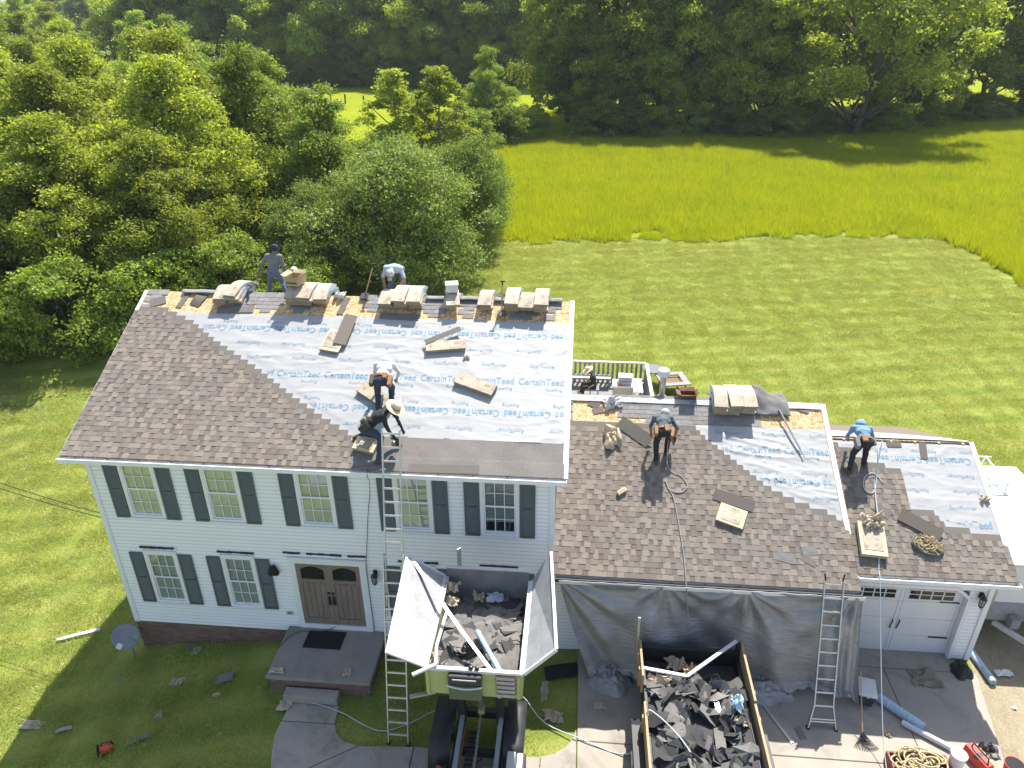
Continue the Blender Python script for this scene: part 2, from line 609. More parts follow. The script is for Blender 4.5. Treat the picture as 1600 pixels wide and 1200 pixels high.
walk = tag(empty('front_walkway', (0, 0, 0)), 'curving concrete walkway from the front stoop towards the driveway', 'walkway', kind='structure')
wz = lambda x, y: gh(x, y) + 0.045
for poly in ([(4.95, -2.48), (6.25, -2.48), (6.21, -1.98), (5.0, -1.98)],
             [(5.05, -3.4), (5.3, -4.1), (6.98, -3.02), (6.6, -2.92), (6.38, -2.74), (6.27, -2.5), (4.94, -2.5), (4.93, -2.9)][::1],
             [(5.32, -4.11), (5.6, -5.2), (8.28, -5.2), (8.28, -2.98), (7.0, -3.03)],
             [(8.3, -5.2), (9.78, -5.2), (9.78, -3.05), (8.3, -2.98)],
             [(9.8, -5.2), (11.18, -5.2), (11.18, -3.14), (10.5, -3.12), (9.8, -3.05)],
             [(11.2, -5.2), (11.985, -5.2), (11.985, -2.3), (11.92, -2.6), (11.75, -2.86), (11.5, -3.04), (11.2, -3.12)]):
    slab('slab', poly, wz, 0.1, M_WALK, walk)

# --- dry dirt beside the drive
def dirt_material():
    m, nt, b = _nodes('dry_dirt')
    pos = world_pos(nt)
    col = mixcol(nt, ramp(nt, noise(nt, pos, 1.1, 6, 0.7), 0.38, 0.66), (0.34, 0.28, 0.18), (0.23, 0.185, 0.118))
    col = mixcol(nt, ramp(nt, noise(nt, pos, 26, 5, 0.8), 0.5, 0.62), col, (0.40, 0.35, 0.24))
    col = mixcol(nt, ramp(nt, noise(nt, pos, 9, 5, 0.8), 0.6, 0.72), col, (0.17, 0.125, 0.08))
    nt.links.new(col, b.inputs['Base Color'])
    b.inputs['Roughness'].default_value = 0.95
    bump(nt, b, noise(nt, pos, 30, 6, 0.8), 0.8, 0.03)
    return m
g = MB()
def dirt_pt(u, v):
    y = lerp(-8.0, 8.5, v)
    x0 = right_edge(y) - 0.05 if y < 0.6 else 21.9
    x = lerp(x0, 33 + 1.5 * wob(0, y, 2, 0.5), u)
    return (x, y, gh(x, y) + 0.012 + 0.012 * wob(x, y, 0, 1.3))
g.grid(dirt_pt, 24, 34)
tag(g.build('dirt_yard', dirt_material(), smooth=True), 'dry tan dirt and dead grass beside the driveway', 'dirt', kind='structure')

# --- unseen gravel pad and road, added to bounce neutral light onto the front wall
g = MB(); g.grid(lambda u, v: (lerp(2.0, 32.0, u) , lerp(-26.0, -7.3, v), gh(lerp(2.0, 32.0, u), lerp(-26.0, -7.3, v)) + 0.03 + 0.01 * wob(u * 30, v * 20, 1)), 40, 24)
tag(g.build('added_gravel_bounce', mat('pale_bounce_gravel', (0.40, 0.385, 0.36), (0.30, 0.29, 0.27), scale=14, rough=0.95, bmp=0.6, bdist=0.03, coord='World')), 'pale gravel pad added out of view to bounce light onto the house', 'gravel', kind='structure')
g = MB(); g.grid(lambda u, v: (lerp(-200.0, 200.0, u), lerp(-33.0, -26.3, v), gh(lerp(-200.0, 200.0, u), lerp(-33.0, -26.3, v)) + 0.05), 80, 4)
tag(g.build('road', mat('road_asphalt', (0.055, 0.055, 0.056), (0.045, 0.045, 0.046), scale=20, rough=0.9, bmp=0.4, coord='World')), 'asphalt road added out of view in front of the house', 'road', kind='structure')
# ------------------------------------------------------------ house
W = 11.28
M_SIDING = mat('white_vinyl_siding', (0.80, 0.825, 0.86), (0.77, 0.795, 0.83), scale=0.9, rough=0.45, bmp=0.05, coord='World')
M_TRIM = mat('white_trim', (0.74, 0.755, 0.775), (0.70, 0.715, 0.735), scale=3, rough=0.4, bmp=0.03)
M_TRIMW = mat('white_aluminium', (0.72, 0.72, 0.72), (0.67, 0.67, 0.67), scale=3, rough=0.35, bmp=0.02)
M_SHUT = mat('grey_green_shutter', (0.092, 0.115, 0.122), (0.08, 0.10, 0.107), scale=2, rough=0.5, bmp=0.05)
M_BLACKGAP = mat('dark_backing', (0.018, 0.018, 0.02), (0.012, 0.012, 0.013), rough=0.8, bmp=0.1)
M_DARKGUT = mat('gutter_grit', (0.05, 0.047, 0.044), (0.028, 0.026, 0.024), scale=8, rough=0.9, bmp=0.5)
M_BRICK = mat('brick', (0.20, 0.120, 0.098), (0.145, 0.09, 0.075), scale=3, rough=0.9, bmp=0.4, rand=0.22)
M_MORTAR = mat('mortar', (0.30, 0.27, 0.25), (0.24, 0.22, 0.2), scale=20, rough=0.95, bmp=0.4)
M_DOORWOOD = mat('weathered_door_wood', (0.235, 0.188, 0.162), (0.175, 0.138, 0.12), scale=2.5, rough=0.55, bmp=0.2, stretch=(9, 9, 0.6))
M_IRON = mat('black_iron', (0.02, 0.02, 0.022), (0.03, 0.03, 0.03), rough=0.4, bmp=0.1)
M_OSB = None
def osb_material():
    m, nt, b = _nodes('osb_flakes')
    pos = world_pos(nt)
    vs = []
    for k, (sc, rot) in enumerate((((9, 34, 34), 0.5), ((30, 10, 10), -0.4), ((18, 24, 24), 1.1))):
        mp = nt.nodes.new('ShaderNodeMapping')
        mp.inputs['Scale'].default_value = sc
        mp.inputs['Rotation'].default_value = (0, 0, rot)
        nt.links.new(pos, mp.inputs[0])
        v = nt.nodes.new('ShaderNodeTexVoronoi')
        v.inputs['Scale'].default_value = 1.0
        v.inputs['Randomness'].default_value = 1.0
        nt.links.new(mp.outputs[0], v.inputs['Vector'])
        sp = nt.nodes.new('ShaderNodeSeparateColor')
        nt.links.new(v.outputs['Color'], sp.inputs[0])
        vs.append(sp.outputs[0])
    sel = noise(nt, pos, 14, 2)
    fac = nt.nodes.new('ShaderNodeMix'); fac.data_type = 'FLOAT'
    nt.links.new(ramp(nt, sel, 0.45, 0.55), fac.inputs[0]); nt.links.new(vs[0], fac.inputs[2]); nt.links.new(vs[1], fac.inputs[3])
    cr = nt.nodes.new('ShaderNodeValToRGB')
    cr.color_ramp.elements[0].color = (0.30, 0.165, 0.065, 1)
    cr.color_ramp.elements[1].color = (0.72, 0.52, 0.29, 1)
    e = cr.color_ramp.elements.new(0.45); e.color = (0.53, 0.335, 0.145, 1)
    nt.links.new(fac.outputs[0], cr.inputs[0])
    col = mixcol(nt, ramp(nt, vs[2], 0.8, 0.95), cr.outputs[0], (0.78, 0.62, 0.40))
    nt.links.new(col, b.inputs['Base Color'])
    b.inputs['Roughness'].default_value = 0.8
    bump(nt, b, fac.outputs[0], 0.3, 0.004)
    return m
M_OSB = osb_material()

house = tag(empty('house', (0, 0, 0)), 'white two storey house with attached garage wing, roof half reshingled', 'house')

# solid bodies behind the siding (gable prisms)
def body(name, x0, x1, prof, m=M_SIDING):
    b = MB()
    n = len(prof)
    b.v = [(x0, y, z) for y, z in prof] + [(x1, y, z) for y, z in prof]
    b.f = [tuple(range(n)), tuple(reversed(range(n, 2 * n)))] + [((i + 1) % n, i, n + i, n + (i + 1) % n) for i in range(n)]
    b.m = [0] * len(b.f)
    return b.build(name, m, house)
body('main_wall', 0.02, W - 0.02, [(0.03, 0.0), (8.97, 0.0), (8.97, 5.42), (4.491, 7.72), (0.03, 5.42)])
body('wing_wall', W + 0.001, 18.38, [(0.03, -0.1), (8.6, -0.1), (8.6, 2.72), (4.2, 5.02), (0.03, 2.86)])
# garage bay: side wall, back wall, header, so that the recessed door sits in a real opening
b = MB()
b.bx(21.34, 21.80, 0.47, 7.0, -0.1, 2.9)
b.bx(18.39, 21.80, 0.80, 7.0, -0.1, 2.9)
b.bx(18.39, 21.34, 0.47, 0.80, 2.26, 2.9)
n0 = len(b.v)
for x in (18.39, 21.80):
    b.v += [(x, 0.47, 2.9), (x, 6.9, 2.9), (x, 3.42, 4.55)]
b.f += [(n0, n0 + 2, n0 + 1), (n0 + 3, n0 + 4, n0 + 5), (n0, n0 + 3, n0 + 5, n0 + 2), (n0 + 1, n0 + 2, n0 + 5, n0 + 4)]
b.m += [0] * 4
b.build('garage_wall', M_SIDING, house)

M_LAPSHADE = mat('painted_siding_lap_shade', (0.585, 0.605, 0.63), (0.64, 0.66, 0.685), scale=1.5, rough=0.9, bmp=0.1, coord='World')  # greyer siding tone, paints the shadow line at each lap
def siding(name, x0, x1, z0, z1, Y, holes, exp=0.112, face='front'):
    s = MB()
    n = int(round((z1 - z0) / exp))
    exp = (z1 - z0) / n
    for i in range(n):
        za, zb = z0 + i * exp, z0 + (i + 1) * exp
        segs = [(x0, x1)]
        for hx0, hx1, hz0, hz1 in holes:
            if min(zb, hz1) - max(za, hz0) > exp * 0.5:
                out = []
                for a, c in segs:
                    if hx1 <= a or hx0 >= c:
                        out.append((a, c))
                    else:
                        if hx0 > a: out.append((a, hx0))
                        if hx1 < c: out.append((hx1, c))
                segs = out
        for a, c in segs:
            # boards about 3.6 m long with butt joints
            k = max(1, int((c - a) / 3.66 + 0.5))
            for q in range(k):
                p, r = a + (c - a) * q / k, a + (c - a) * (q + 1) / k - (0.002 if q < k - 1 else 0)
                w = 0.0012 * math.sin(i * 2.3 + q)
                s.face([(p, Y - 0.018 + w, za), (r, Y - 0.018 + w, za), (r, Y - 0.002 + w, zb), (p, Y - 0.002 + w, zb)])
                s.face([(p, Y - 0.0085 + w, zb - 0.030), (r, Y - 0.0085 + w, zb - 0.030), (r, Y - 0.0045 + w, zb + 0.004), (p, Y - 0.0045 + w, zb + 0.004)], 1)  # strip carrying the painted lap shadow
                s.face([(p, Y + 0.01, za), (r, Y + 0.01, za), (r, Y - 0.018 + w, za), (p, Y - 0.018 + w, za)])
    o = s.build(name, [M_SIDING, M_LAPSHADE], house)
    o['kind'] = 'stuff'
    return o
UPW = [1.25, 3.30, 5.60, 7.97, 10.02]
LOW = [1.25, 3.30, 7.97, 10.02]
holes = [(c - 0.44, c + 0.44, 3.55, 5.5) for c in UPW] + [(c - 0.42, c + 0.42, 0.76, 2.46) for c in LOW] + [(4.64, 6.62, -0.02, 2.5)]
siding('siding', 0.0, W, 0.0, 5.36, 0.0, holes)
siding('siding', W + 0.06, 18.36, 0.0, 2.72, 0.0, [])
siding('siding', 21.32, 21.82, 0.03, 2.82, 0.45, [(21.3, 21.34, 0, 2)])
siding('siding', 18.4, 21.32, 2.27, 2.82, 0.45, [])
# corner boards, frieze
t = MB(); t.bx(-0.03, 0.10, -0.034, 0.06, -0.01, 5.37); t.build('corner_board', M_TRIM, house)
t = MB(); t.bx(W - 0.10, W + 0.03, -0.034, 0.06, -0.01, 5.37); t.build('corner_board', M_TRIM, house)
t = MB(); t.bx(21.72, 21.845, 0.40, 0.52, 0.02, 2.80); t.build('corner_board', M_TRIM, house)

# ---- windows: casing (part) > sashes, muntins, panes, sill, blind
M_PANE = None
def pane_material(name='window_glass', tint=(0.9, 0.95, 0.95), refl=0.16):
    m = bpy.data.materials.new(name); m.use_nodes = True
    nt = m.node_tree; nt.nodes.clear()
    out = nt.nodes.new('ShaderNodeOutputMaterial')
    tr = nt.nodes.new('ShaderNodeBsdfTransparent'); tr.inputs[0].default_value = (*tint, 1)
    gl = nt.nodes.new('ShaderNodeBsdfGlossy'); gl.inputs['Roughness'].default_value = 0.02
    fr = nt.nodes.new('ShaderNodeLayerWeight'); fr.inputs[0].default_value = 0.15
    mr = nt.nodes.new('ShaderNodeMath'); mr.operation = 'ADD'; mr.inputs[1].default_value = refl
    nt.links.new(fr.outputs['Facing'], mr.inputs[0])
    mx = nt.nodes.new('ShaderNodeMixShader')
    nt.links.new(mr.outputs[0], mx.inputs[0]); nt.links.new(tr.outputs[0], mx.inputs[1]); nt.links.new(gl.outputs[0], mx.inputs[2])
    nt.links.new(mx.outputs[0], out.inputs[0])
    return m
M_PANE = pane_material(refl=0.04)
M_BLINDC = mat('cream_blind', (0.60, 0.575, 0.52), (0.54, 0.515, 0.465), scale=1, rough=0.8, bmp=0.05)
M_BLINDG = mat('grey_curtain', (0.56, 0.54, 0.52), (0.50, 0.48, 0.46), scale=1, rough=0.8, bmp=0.05, stretch=(8, 1, 1))
M_SLATB = mat('slat_blind', (0.40, 0.41, 0.41), (0.33, 0.34, 0.34), scale=1, rough=0.6, bmp=0.05)
pane_mesh = {}
def window(cx, z0, z1, blind, label, half=0.375, gap=0.0, roofed=False):
    """double hung, six over six"""
    t = MB()
    ow = half + 0.085
    t.bx(cx - ow, cx - half, -0.045, 0.02, z0 - 0.06, z1 + 0.03)
    t.bx(cx + half, cx + ow, -0.045, 0.02, z0 - 0.06, z1 + 0.03)
    t.bx(cx - ow - 0.0, cx + ow + 0.0, -0.048, 0.02, z1 + 0.001, z1 + 0.11)
    w = t.build('window', M_TRIM, house)
    w['label'] = label
    t = MB(); t.bx(cx - ow - 0.015, cx + ow + 0.015, -0.085, -0.0, z0 - 0.105, z0 - 0.061); t.bx(cx - half, cx + half, -0.05, 0.0, z0 - 0.06, z0); t.build('sill', M_TRIM, w)
    zm = (z0 + z1) / 2
    for k, (a, c, yy) in enumerate(((z0, zm, 0.012), (zm - 0.005, z1, -0.016))):
        s = MB()
        fw = 0.036
        s.bx(cx - half, cx - half + fw, yy - 0.02, yy + 0.014, a, c); s.bx(cx + half - fw, cx + half, yy - 0.02, yy + 0.014, a, c)
        s.bx(cx - half + fw, cx + half - fw, yy - 0.02, yy + 0.014, a, a + fw); s.bx(cx - half + fw, cx + half - fw, yy - 0.02, yy + 0.014, c - fw, c)
        iw, ih = (2 * half - 2 * fw), (c - a - 2 * fw)
        for q in (1, 2):
            x = cx - half + fw + iw * q / 3
            s.bx(x - 0.009, x + 0.009, yy - 0.014, yy + 0.010, a + fw, c - fw)
        zz = a + fw + ih / 2
        for q in range(3):
            xa = cx - half + fw + iw * q / 3 + 0.009; xb = cx - half + fw + iw * (q + 1) / 3 - 0.009
            s.bx(xa, xb, yy - 0.014, yy + 0.010, zz - 0.009, zz + 0.009)
        s.build('sash', M_TRIM, w)
        for q in range(3):
            for r in range(2):
                xa = cx - half + fw + iw * q / 3 + 0.009; xb = cx - half + fw + iw * (q + 1) / 3 - 0.009
                za = a + fw + (ih / 2) * r + 0.009; zb = a + fw + (ih / 2) * (r + 1) - 0.009
                key = (round(xb - xa, 3), round(zb - za, 3))
                if key not in pane_mesh:
                    p = MB(); p.bx(0, xb - xa, -0.002, 0.002, 0, zb - za); pane_mesh[key] = p.mesh('pane', M_PANE)
                obj('pane', pane_mesh[key], w, (xa, yy, za))
    # dark room box and blind
    d = MB(); d.face([(cx - half, 0.0285, z0), (cx + half, 0.0285, z0), (cx + half, 0.0285, z1), (cx - half, 0.0285, z1)]); d.build('room_backing', M_BLACKGAP, w)
    d = MB()
    if blind == 'slat':
        z = z1 - 0.01
        while z > z0 + gap:
            d.hexa([(cx - half + .01, 0.0265, z - 0.034), (cx + half - .01, 0.0265, z - 0.034), (cx + half - .01, 0.0279, z - 0.034), (cx - half + .01, 0.0279, z - 0.034),
                    (cx - half + .01, 0.0270, z - 0.004), (cx + half - .01, 0.0270, z - 0.004), (cx + half - .01, 0.0281, z - 0.004), (cx - half + .01, 0.0281, z - 0.004)])
            z -= 0.04
        d.build('blind', M_SLATB, w)
    else:
        d.face([(cx - half, 0.0275, z0 + gap), (cx + half, 0.0275, z0 + gap), (cx + half, 0.0275, z1), (cx - half, 0.0275, z1)])
        d.build('blind', M_BLINDC if blind == 'cream' else M_BLINDG, w)
    return w
WLAB = ['cream shaded upper window at the left corner', 'upper window second from the left', 'upper window above the front door', 'upper window behind the tall ladder', 'upper window with raised slatted blind at the right corner']
for c, bl, lb in zip(UPW, ['cream', 'cream', 'cream', 'cream', 'slat'], WLAB):
    window(c, 3.64, 5.18, bl, lb, gap=0.30 if bl == 'slat' else 0.0)
LLAB = ['lower window nearest the left corner', 'lower window beside the front door', 'lower window behind the raised debris box', 'lower window right behind the debris box']
for c, bl, lb in zip(LOW, ['grey', 'grey', 'grey', 'grey'], LLAB):
    window(c, 0.84, 2.40, bl, lb, half=0.36)
def shutter_mesh(h):
    s = MB()
    w = 0.355
    s.bx(0, w, -0.012, 0.0, 0, h)
    s.bx(0, 0.05, -0.03, -0.012, 0, h); s.bx(w - 0.05, w, -0.03, -0.012, 0, h)
    for z in (0, h * 0.5 - 0.03, h - 0.06):
        s.bx(0.05, w - 0.05, -0.03, -0.012, z, z + 0.06)
    z = 0.075
    while z < h - 0.07:
        if not (h * 0.5 - 0.06 < z < h * 0.5 + 0.03):
            s.hexa([(0.05, -0.026, z), (w - 0.05, -0.026, z), (w - 0.05, -0.012, z + 0.012), (0.05, -0.012, z + 0.012),
                    (0.05, -0.024, z + 0.006), (w - 0.05, -0.024, z + 0.006), (w - 0.05, -0.012, z + 0.03), (0.05, -0.012, z + 0.03)])
        z += 0.034
    return s.mesh('shutter', M_SHUT)
sm_u, sm_l = shutter_mesh(1.66), shutter_mesh(1.67)
for c in UPW:
    for x in (c - 0.835, c + 0.48):
        obj('shutter', sm_u, house, (x, -0.025, 3.54))
for c in LOW:
    for x in (c - 0.83, c + 0.475):
        obj('shutter', sm_l, house, (x, -0.025, 0.75))
# torn dark strips left where the pent trim was pulled off above the ground floor openings
def torn_strip(x0, x1, z, seed):
    rs = random.Random(seed)
    s = MB()
    n = 14
    for i in range(n):
        a, c = lerp(x0, x1, i / n), lerp(x0, x1, (i + 1) / n)
        h0, h1 = rs.uniform(0.025, 0.05), rs.uniform(0.03, 0.055)
        s.bx(a, c, -0.042 - 0.02 * rs.random(), -0.0, z - h0 * 0.5, z + h1 * 0.5, 0 if rs.random() < 0.93 else 1)
    s.build('torn_flashing_strip', [mat('dark_torn_backing', (0.055, 0.055, 0.058), (0.03, 0.03, 0.032), scale=9, rough=0.9), M_TRIM], house)
for i, (a, c, z) in enumerate(((0.75, 1.74, 2.60), (2.80, 3.76, 2.59), (4.53, 6.65, 2.68), (7.46, 8.47, 2.60), (9.50, 10.45, 2.61))):
    torn_strip(a, c, z, i)

# ---- front door
t = MB()
t.bx(4.64, 4.785, -0.05, 0.02, 0.20, 2.52); t.bx(6.45, 6.62, -0.05, 0.02, 0.20, 2.52); t.bx(4.785, 6.45, -0.05, 0.02, 2.365, 2.52)
t.bx(4.60, 6.66, -0.075, 0.0, 2.521, 2.56)
df = t.build('door_frame', M_TRIM, house)
t = MB(); t.bx(4.64, 6.62, -0.06, 0.02, 0.175, 0.32); t.build('threshold', M_TRIM, df)
M_DGLASS = mat('dark_fanlight_glass', (0.012, 0.016, 0.014), (0.02, 0.025, 0.02), rough=0.05, bmp=0, spec=0.6)
for side in (0, 1):
    x0 = 4.79 + side * 0.829; x1 = x0 + 0.825; z0, z1 = 0.325, 2.355
    d = MB()
    d.bx(x0, x1, -0.004, 0.025, z0, z1)                                    # leaf core
    st = 0.11
    d.bx(x0, x0 + st, -0.03, -0.005, z0, z1); d.bx(x1 - st, x1, -0.03, -0.005, z0, z1)
    d.bx(x0 + st, x1 - st, -0.03, -0.005, z0, z0 + 0.2); d.bx(x0 + st, x1 - st, -0.03, -0.005, z0 + 1.42, z0 + 1.52)
    d.bx(x0 + st, x1 - st, -0.03, -0.005, z1 - 0.07, z1)
    # arched head over the light
    cx = (x0 + x1) / 2
    hw = (x1 - x0) / 2 - st
    for i in range(12):
        a, c = -hw + 2 * hw * i / 12, -hw + 2 * hw * (i + 1) / 12
        za = z1 - 0.08 - 0.11 * (a / hw) ** 2; zc = z1 - 0.08 - 0.11 * (c / hw) ** 2
        d.hexa([(cx + a, -0.03, za), (cx + c, -0.03, zc), (cx + c, -0.005, zc), (cx + a, -0.005, za),
                (cx + a, -0.03, z1 - 0.069), (cx + c, -0.03, z1 - 0.069), (cx + c, -0.005, z1 - 0.069), (cx + a, -0.005, z1 - 0.069)])
    # vertical planks of the lower panel
    pw = 2 * hw / 4
    for q in range(4):
        d.bx(cx - hw + q * pw + 0.012, cx - hw + (q + 1) * pw - 0.012, -0.02, -0.005, z0 + 0.22, z0 + 1.40)
    leaf = d.build('door', M_DOORWOOD, house)
    leaf['label'] = 'brown plank front door leaf, %s one' % ('left', 'right')[side]
    p = MB(); p.bx(cx - hw + 0.005, cx + hw - 0.005, -0.010, -0.0055, z0 + 1.53, z1 - 0.085); p.build('fanlight', M_DGLASS, leaf)
    hx = x1 - 0.055 if side == 0 else x0 + 0.055
    p = MB(); p.bx(hx - 0.03, hx + 0.03, -0.055, -0.031, z0 + 1.05, z0 + 1.12); p.bx(hx - 0.035, hx + 0.035, -0.045, -0.031, z0 + 0.70, z0 + 0.98)
    p.tube([(hx, -0.05, z0 + 0.95), (hx, -0.10, z0 + 0.92), (hx, -0.10, z0 + 0.76), (hx + 0.01, -0.05, z0 + 0.72)], 0.014, 6)
    p.build('handle', M_IRON, leaf)

# ---- foundation with single bricks
br = MB(); br.bx(0, 0.215, -0.012, 0.05, 0, 0.065); brick_me = br.mesh('brick', M_BRICK)
br = MB(); br.bx(0, 0.102, -0.012, 0.05, 0, 0.065); half_me = br.mesh('brick', M_BRICK)
f = MB(); f.bx(0.0, 4.4, -0.003, 0.2, -1.3, -0.003); f.bx(4.4, 11.27, 0.028, 0.2, -0.9, -0.003)
f.bx(0.0, 0.25, 0.2, 9.0, -1.4, -0.003)
fnd = f.build('foundation', M_MORTAR, house)
row = 0
z = -0.072
while z > -1.12:
    x = 0.0 if row % 2 == 0 else -0.0
    first = True
    while x < 4.25:
        if row % 2 and first:
            if z + 0.065 > gh(x, -0.1) - 0.02: obj('brick', half_me, fnd, (x, 0.0, z))
            x += 0.113; first = False; continue
        if z + 0.065 > gh(x + 0.1, -0.1) - 0.02:
            obj('brick', brick_me, fnd, (x, 0.0, z))
        x += 0.226; first = False
    row += 1
    z -= 0.076
# ---- stoop
SX0, SX1, SY0 = 4.32, 6.95, -1.70
st = MB(); st.bx(SX0, SX1, SY0, -0.03, 0.07, 0.17)
stoop = tag(empty('front_stoop', (5.6, -0.9, -0.4)), 'brick sided concrete stoop in front of the brown double door', 'stoop')
def par(o, p):
    o.parent = p
    o.matrix_parent_inverse = Matrix.Translation(-Vector(p.location))
    return o
par(st.build('stoop_slab', M_STOOP, bevel=0.012), stoop)
st = MB(); st.bx(SX0 + 0.07, SX1 - 0.068, SY0 + 0.067, -0.035, -0.6, 0.069)
core = par(st.build('brick_base', M_MORTAR), stoop)
for r_ in range(6):
    zz = 0.001 - 0.0 - r_ * 0.076
    x = SX0 + 0.055 - (0.113 if r_ % 2 else 0)
    while x < SX1 - 0.2:
        xx = max(x, SX0 + 0.055)
        me = brick_me if x >= SX0 + 0.05 else half_me
        if zz > -0.5: o = obj('brick', me, core, (xx, SY0 + 0.072, zz))
        x += 0.226
    y = SY0 + 0.3
    while y < -0.2:
        o = obj('brick', brick_me, core, mx=Matrix.Translation((SX1 - 0.072, y, zz)) @ rotz(R(90)))
        y += 0.226
st = MB(); st.bx(4.82, 6.16, -1.98, -1.702, -0.55, -0.13)
par(st.build('step', M_WALK, bevel=0.012), stoop)
# ---- door mat
M_RUBBER = mat('black_rubber', (0.02, 0.02, 0.02), (0.012, 0.012, 0.012), scale=30, rough=0.8, bmp=0.8)
m_ = MB(); m_.bx(-0.5, 0.5, -0.3, 0.3, 0, 0.012); 
for i in range(9): m_.bx(-0.46, 0.46, -0.27 + i * 0.062, -0.24 + i * 0.062, 0.012, 0.018)
dm = m_.build('door_mat', M_RUBBER); dm.location = (5.42, -0.43, 0.171)
tag(dm, 'black rubber mat lying before the brown double door', 'mat')

# ---- wall fittings
def lantern(name, x, y, z, parent, label):
    b_ = MB()
    b_.bx(x - 0.05, x + 0.05, y - 0.03, y, z - 0.03, z + 0.12)
    b_.tube([(x, y - 0.02, z + 0.08), (x, y - 0.11, z + 0.16), (x, y - 0.14, z + 0.12)], 0.012, 6)
    b_.lathe([(0.015, 0.13), (0.05, 0.10), (0.085, 0.05), (0.09, 0.04)], 8, Matrix.Translation((x, y - 0.14, z)))
    for k in range(6):
        a = k * math.pi / 3
        b_.bar((x + 0.08 * math.cos(a), y - 0.14 + 0.08 * math.sin(a), z + 0.04), (x + 0.06 * math.cos(a), y - 0.14 + 0.06 * math.sin(a), z - 0.18), 0.012, 0.012)
    b_.lathe([(0.065, -0.19), (0.05, -0.21), (0.012, -0.25), (0.01, -0.28)], 8, Matrix.Translation((x, y - 0.14, z)))
    lo = b_.build(name, M_IRON, parent)
    lo['label'] = label
    g_ = MB(); g_.lathe([(0.055, -0.17), (0.072, 0.03)], 8, Matrix.Translation((x, y - 0.14, z)))
    g_.build('glass', mat('lantern_glass', (0.35, 0.36, 0.34), rough=0.1, bmp=0), lo)
lantern('wall_lantern', 6.85, -0.02, 2.15, house, 'black lantern beside the front door')
lantern('wall_lantern', 21.57, 0.43, 2.12, house, 'black lantern on the garage pillar')
t = MB(); t.bx(4.32, 4.50, -0.035, -0.0, 0.58, 0.69); bo = t.build('outlet_cover', mat('grey_plate', (0.45, 0.46, 0.47), rough=0.5), house)
t = MB(); t.bx(4.37, 4.44, -0.041, -0.036, 0.61, 0.66); t.build('outlet_socket', M_SHUT, bo)

# ---- gutters, fascia, soffits
def gutter(x0, x1, y, z, name='gutter', gm=None):
    g_ = MB()
    d = 0.125
    g_.bx(x0, x1, y - d, y - d + 0.012, z - 0.115, z - 0.005)          # front
    g_.bx(x0, x1, y - d - 0.012, y - d + 0.016, z - 0.022, z - 0.004 + 0.004)  # rolled lip
    g_.bx(x0, x1, y - d + 0.012, y - 0.002, z - 0.115, z - 0.10)        # bottom
    g_.bx(x0, x0 + 0.01, y - d + 0.012, y - 0.002, z - 0.099, z - 0.01); g_.bx(x1 - 0.01, x1, y - d + 0.012, y - 0.002, z - 0.099, z - 0.01)
    o = g_.build(name, gm or M_TRIM, house)
    g_ = MB(); g_.grid(lambda u, v: (lerp(x0 + .012, x1 - .012, u), lerp(y - d + 0.012, y - 0.003, v), z - 0.075 + 0.02 * wob(u * 60, v * 2, x0)), 120, 2)
    g_.build('gutter_grit', M_DARKGUT, o)
    x = x0 + 0.4
    g_ = MB()
    while x < x1:
        g_.bx(x - 0.008, x + 0.008, y - d + 0.017, y, z - 0.03, z - 0.024); x += 0.78
    g_.build('gutter_strap', M_DARKGUT, o)
    return o
gutter(-0.29, 11.57, -0.385, 5.53)
gutter(18.42, 22.03, 0.01, 2.945)
gutter(11.36, 18.40, -0.39, 2.775, gm=mat('dark_brown_gutter', (0.06, 0.052, 0.046), (0.045, 0.04, 0.036), rough=0.6))
t = MB(); t.bx(-0.26, 11.54, -0.375, 0.0, 5.37, 5.385); t.bx(-0.26, 11.54, -0.383, -0.362, 5.386, 5.50); t.build('soffit', M_TRIM, house)
t = MB(); t.bx(11.38, 18.38, -0.38, 0.0, 2.66, 2.675); t.bx(11.38, 18.38, -0.388, -0.367, 2.676, 2.755); t.build('soffit', M_TRIM, house)
t = MB(); t.bx(18.42, 22.0, 0.02, 0.45, 2.815, 2.83); t.bx(18.42, 22.0, 0.012, 0.033, 2.831, 2.93); t.build('soffit', M_TRIM, house)
t = MB(); t.tube([(-0.16, -0.44, 5.42), (-0.16, -0.40, 5.33), (-0.05, -0.1, 5.24), (0.0, -0.07, 5.2)], 0.035, 8); t.build('downspout_elbow', M_TRIM, house)
t = MB(); t.tube([(21.9, -0.06, 2.84), (21.9, 0.02, 2.72), (21.84, 0.36, 2.66)], 0.035, 8); t.build('downspout_elbow', M_TRIM, house)

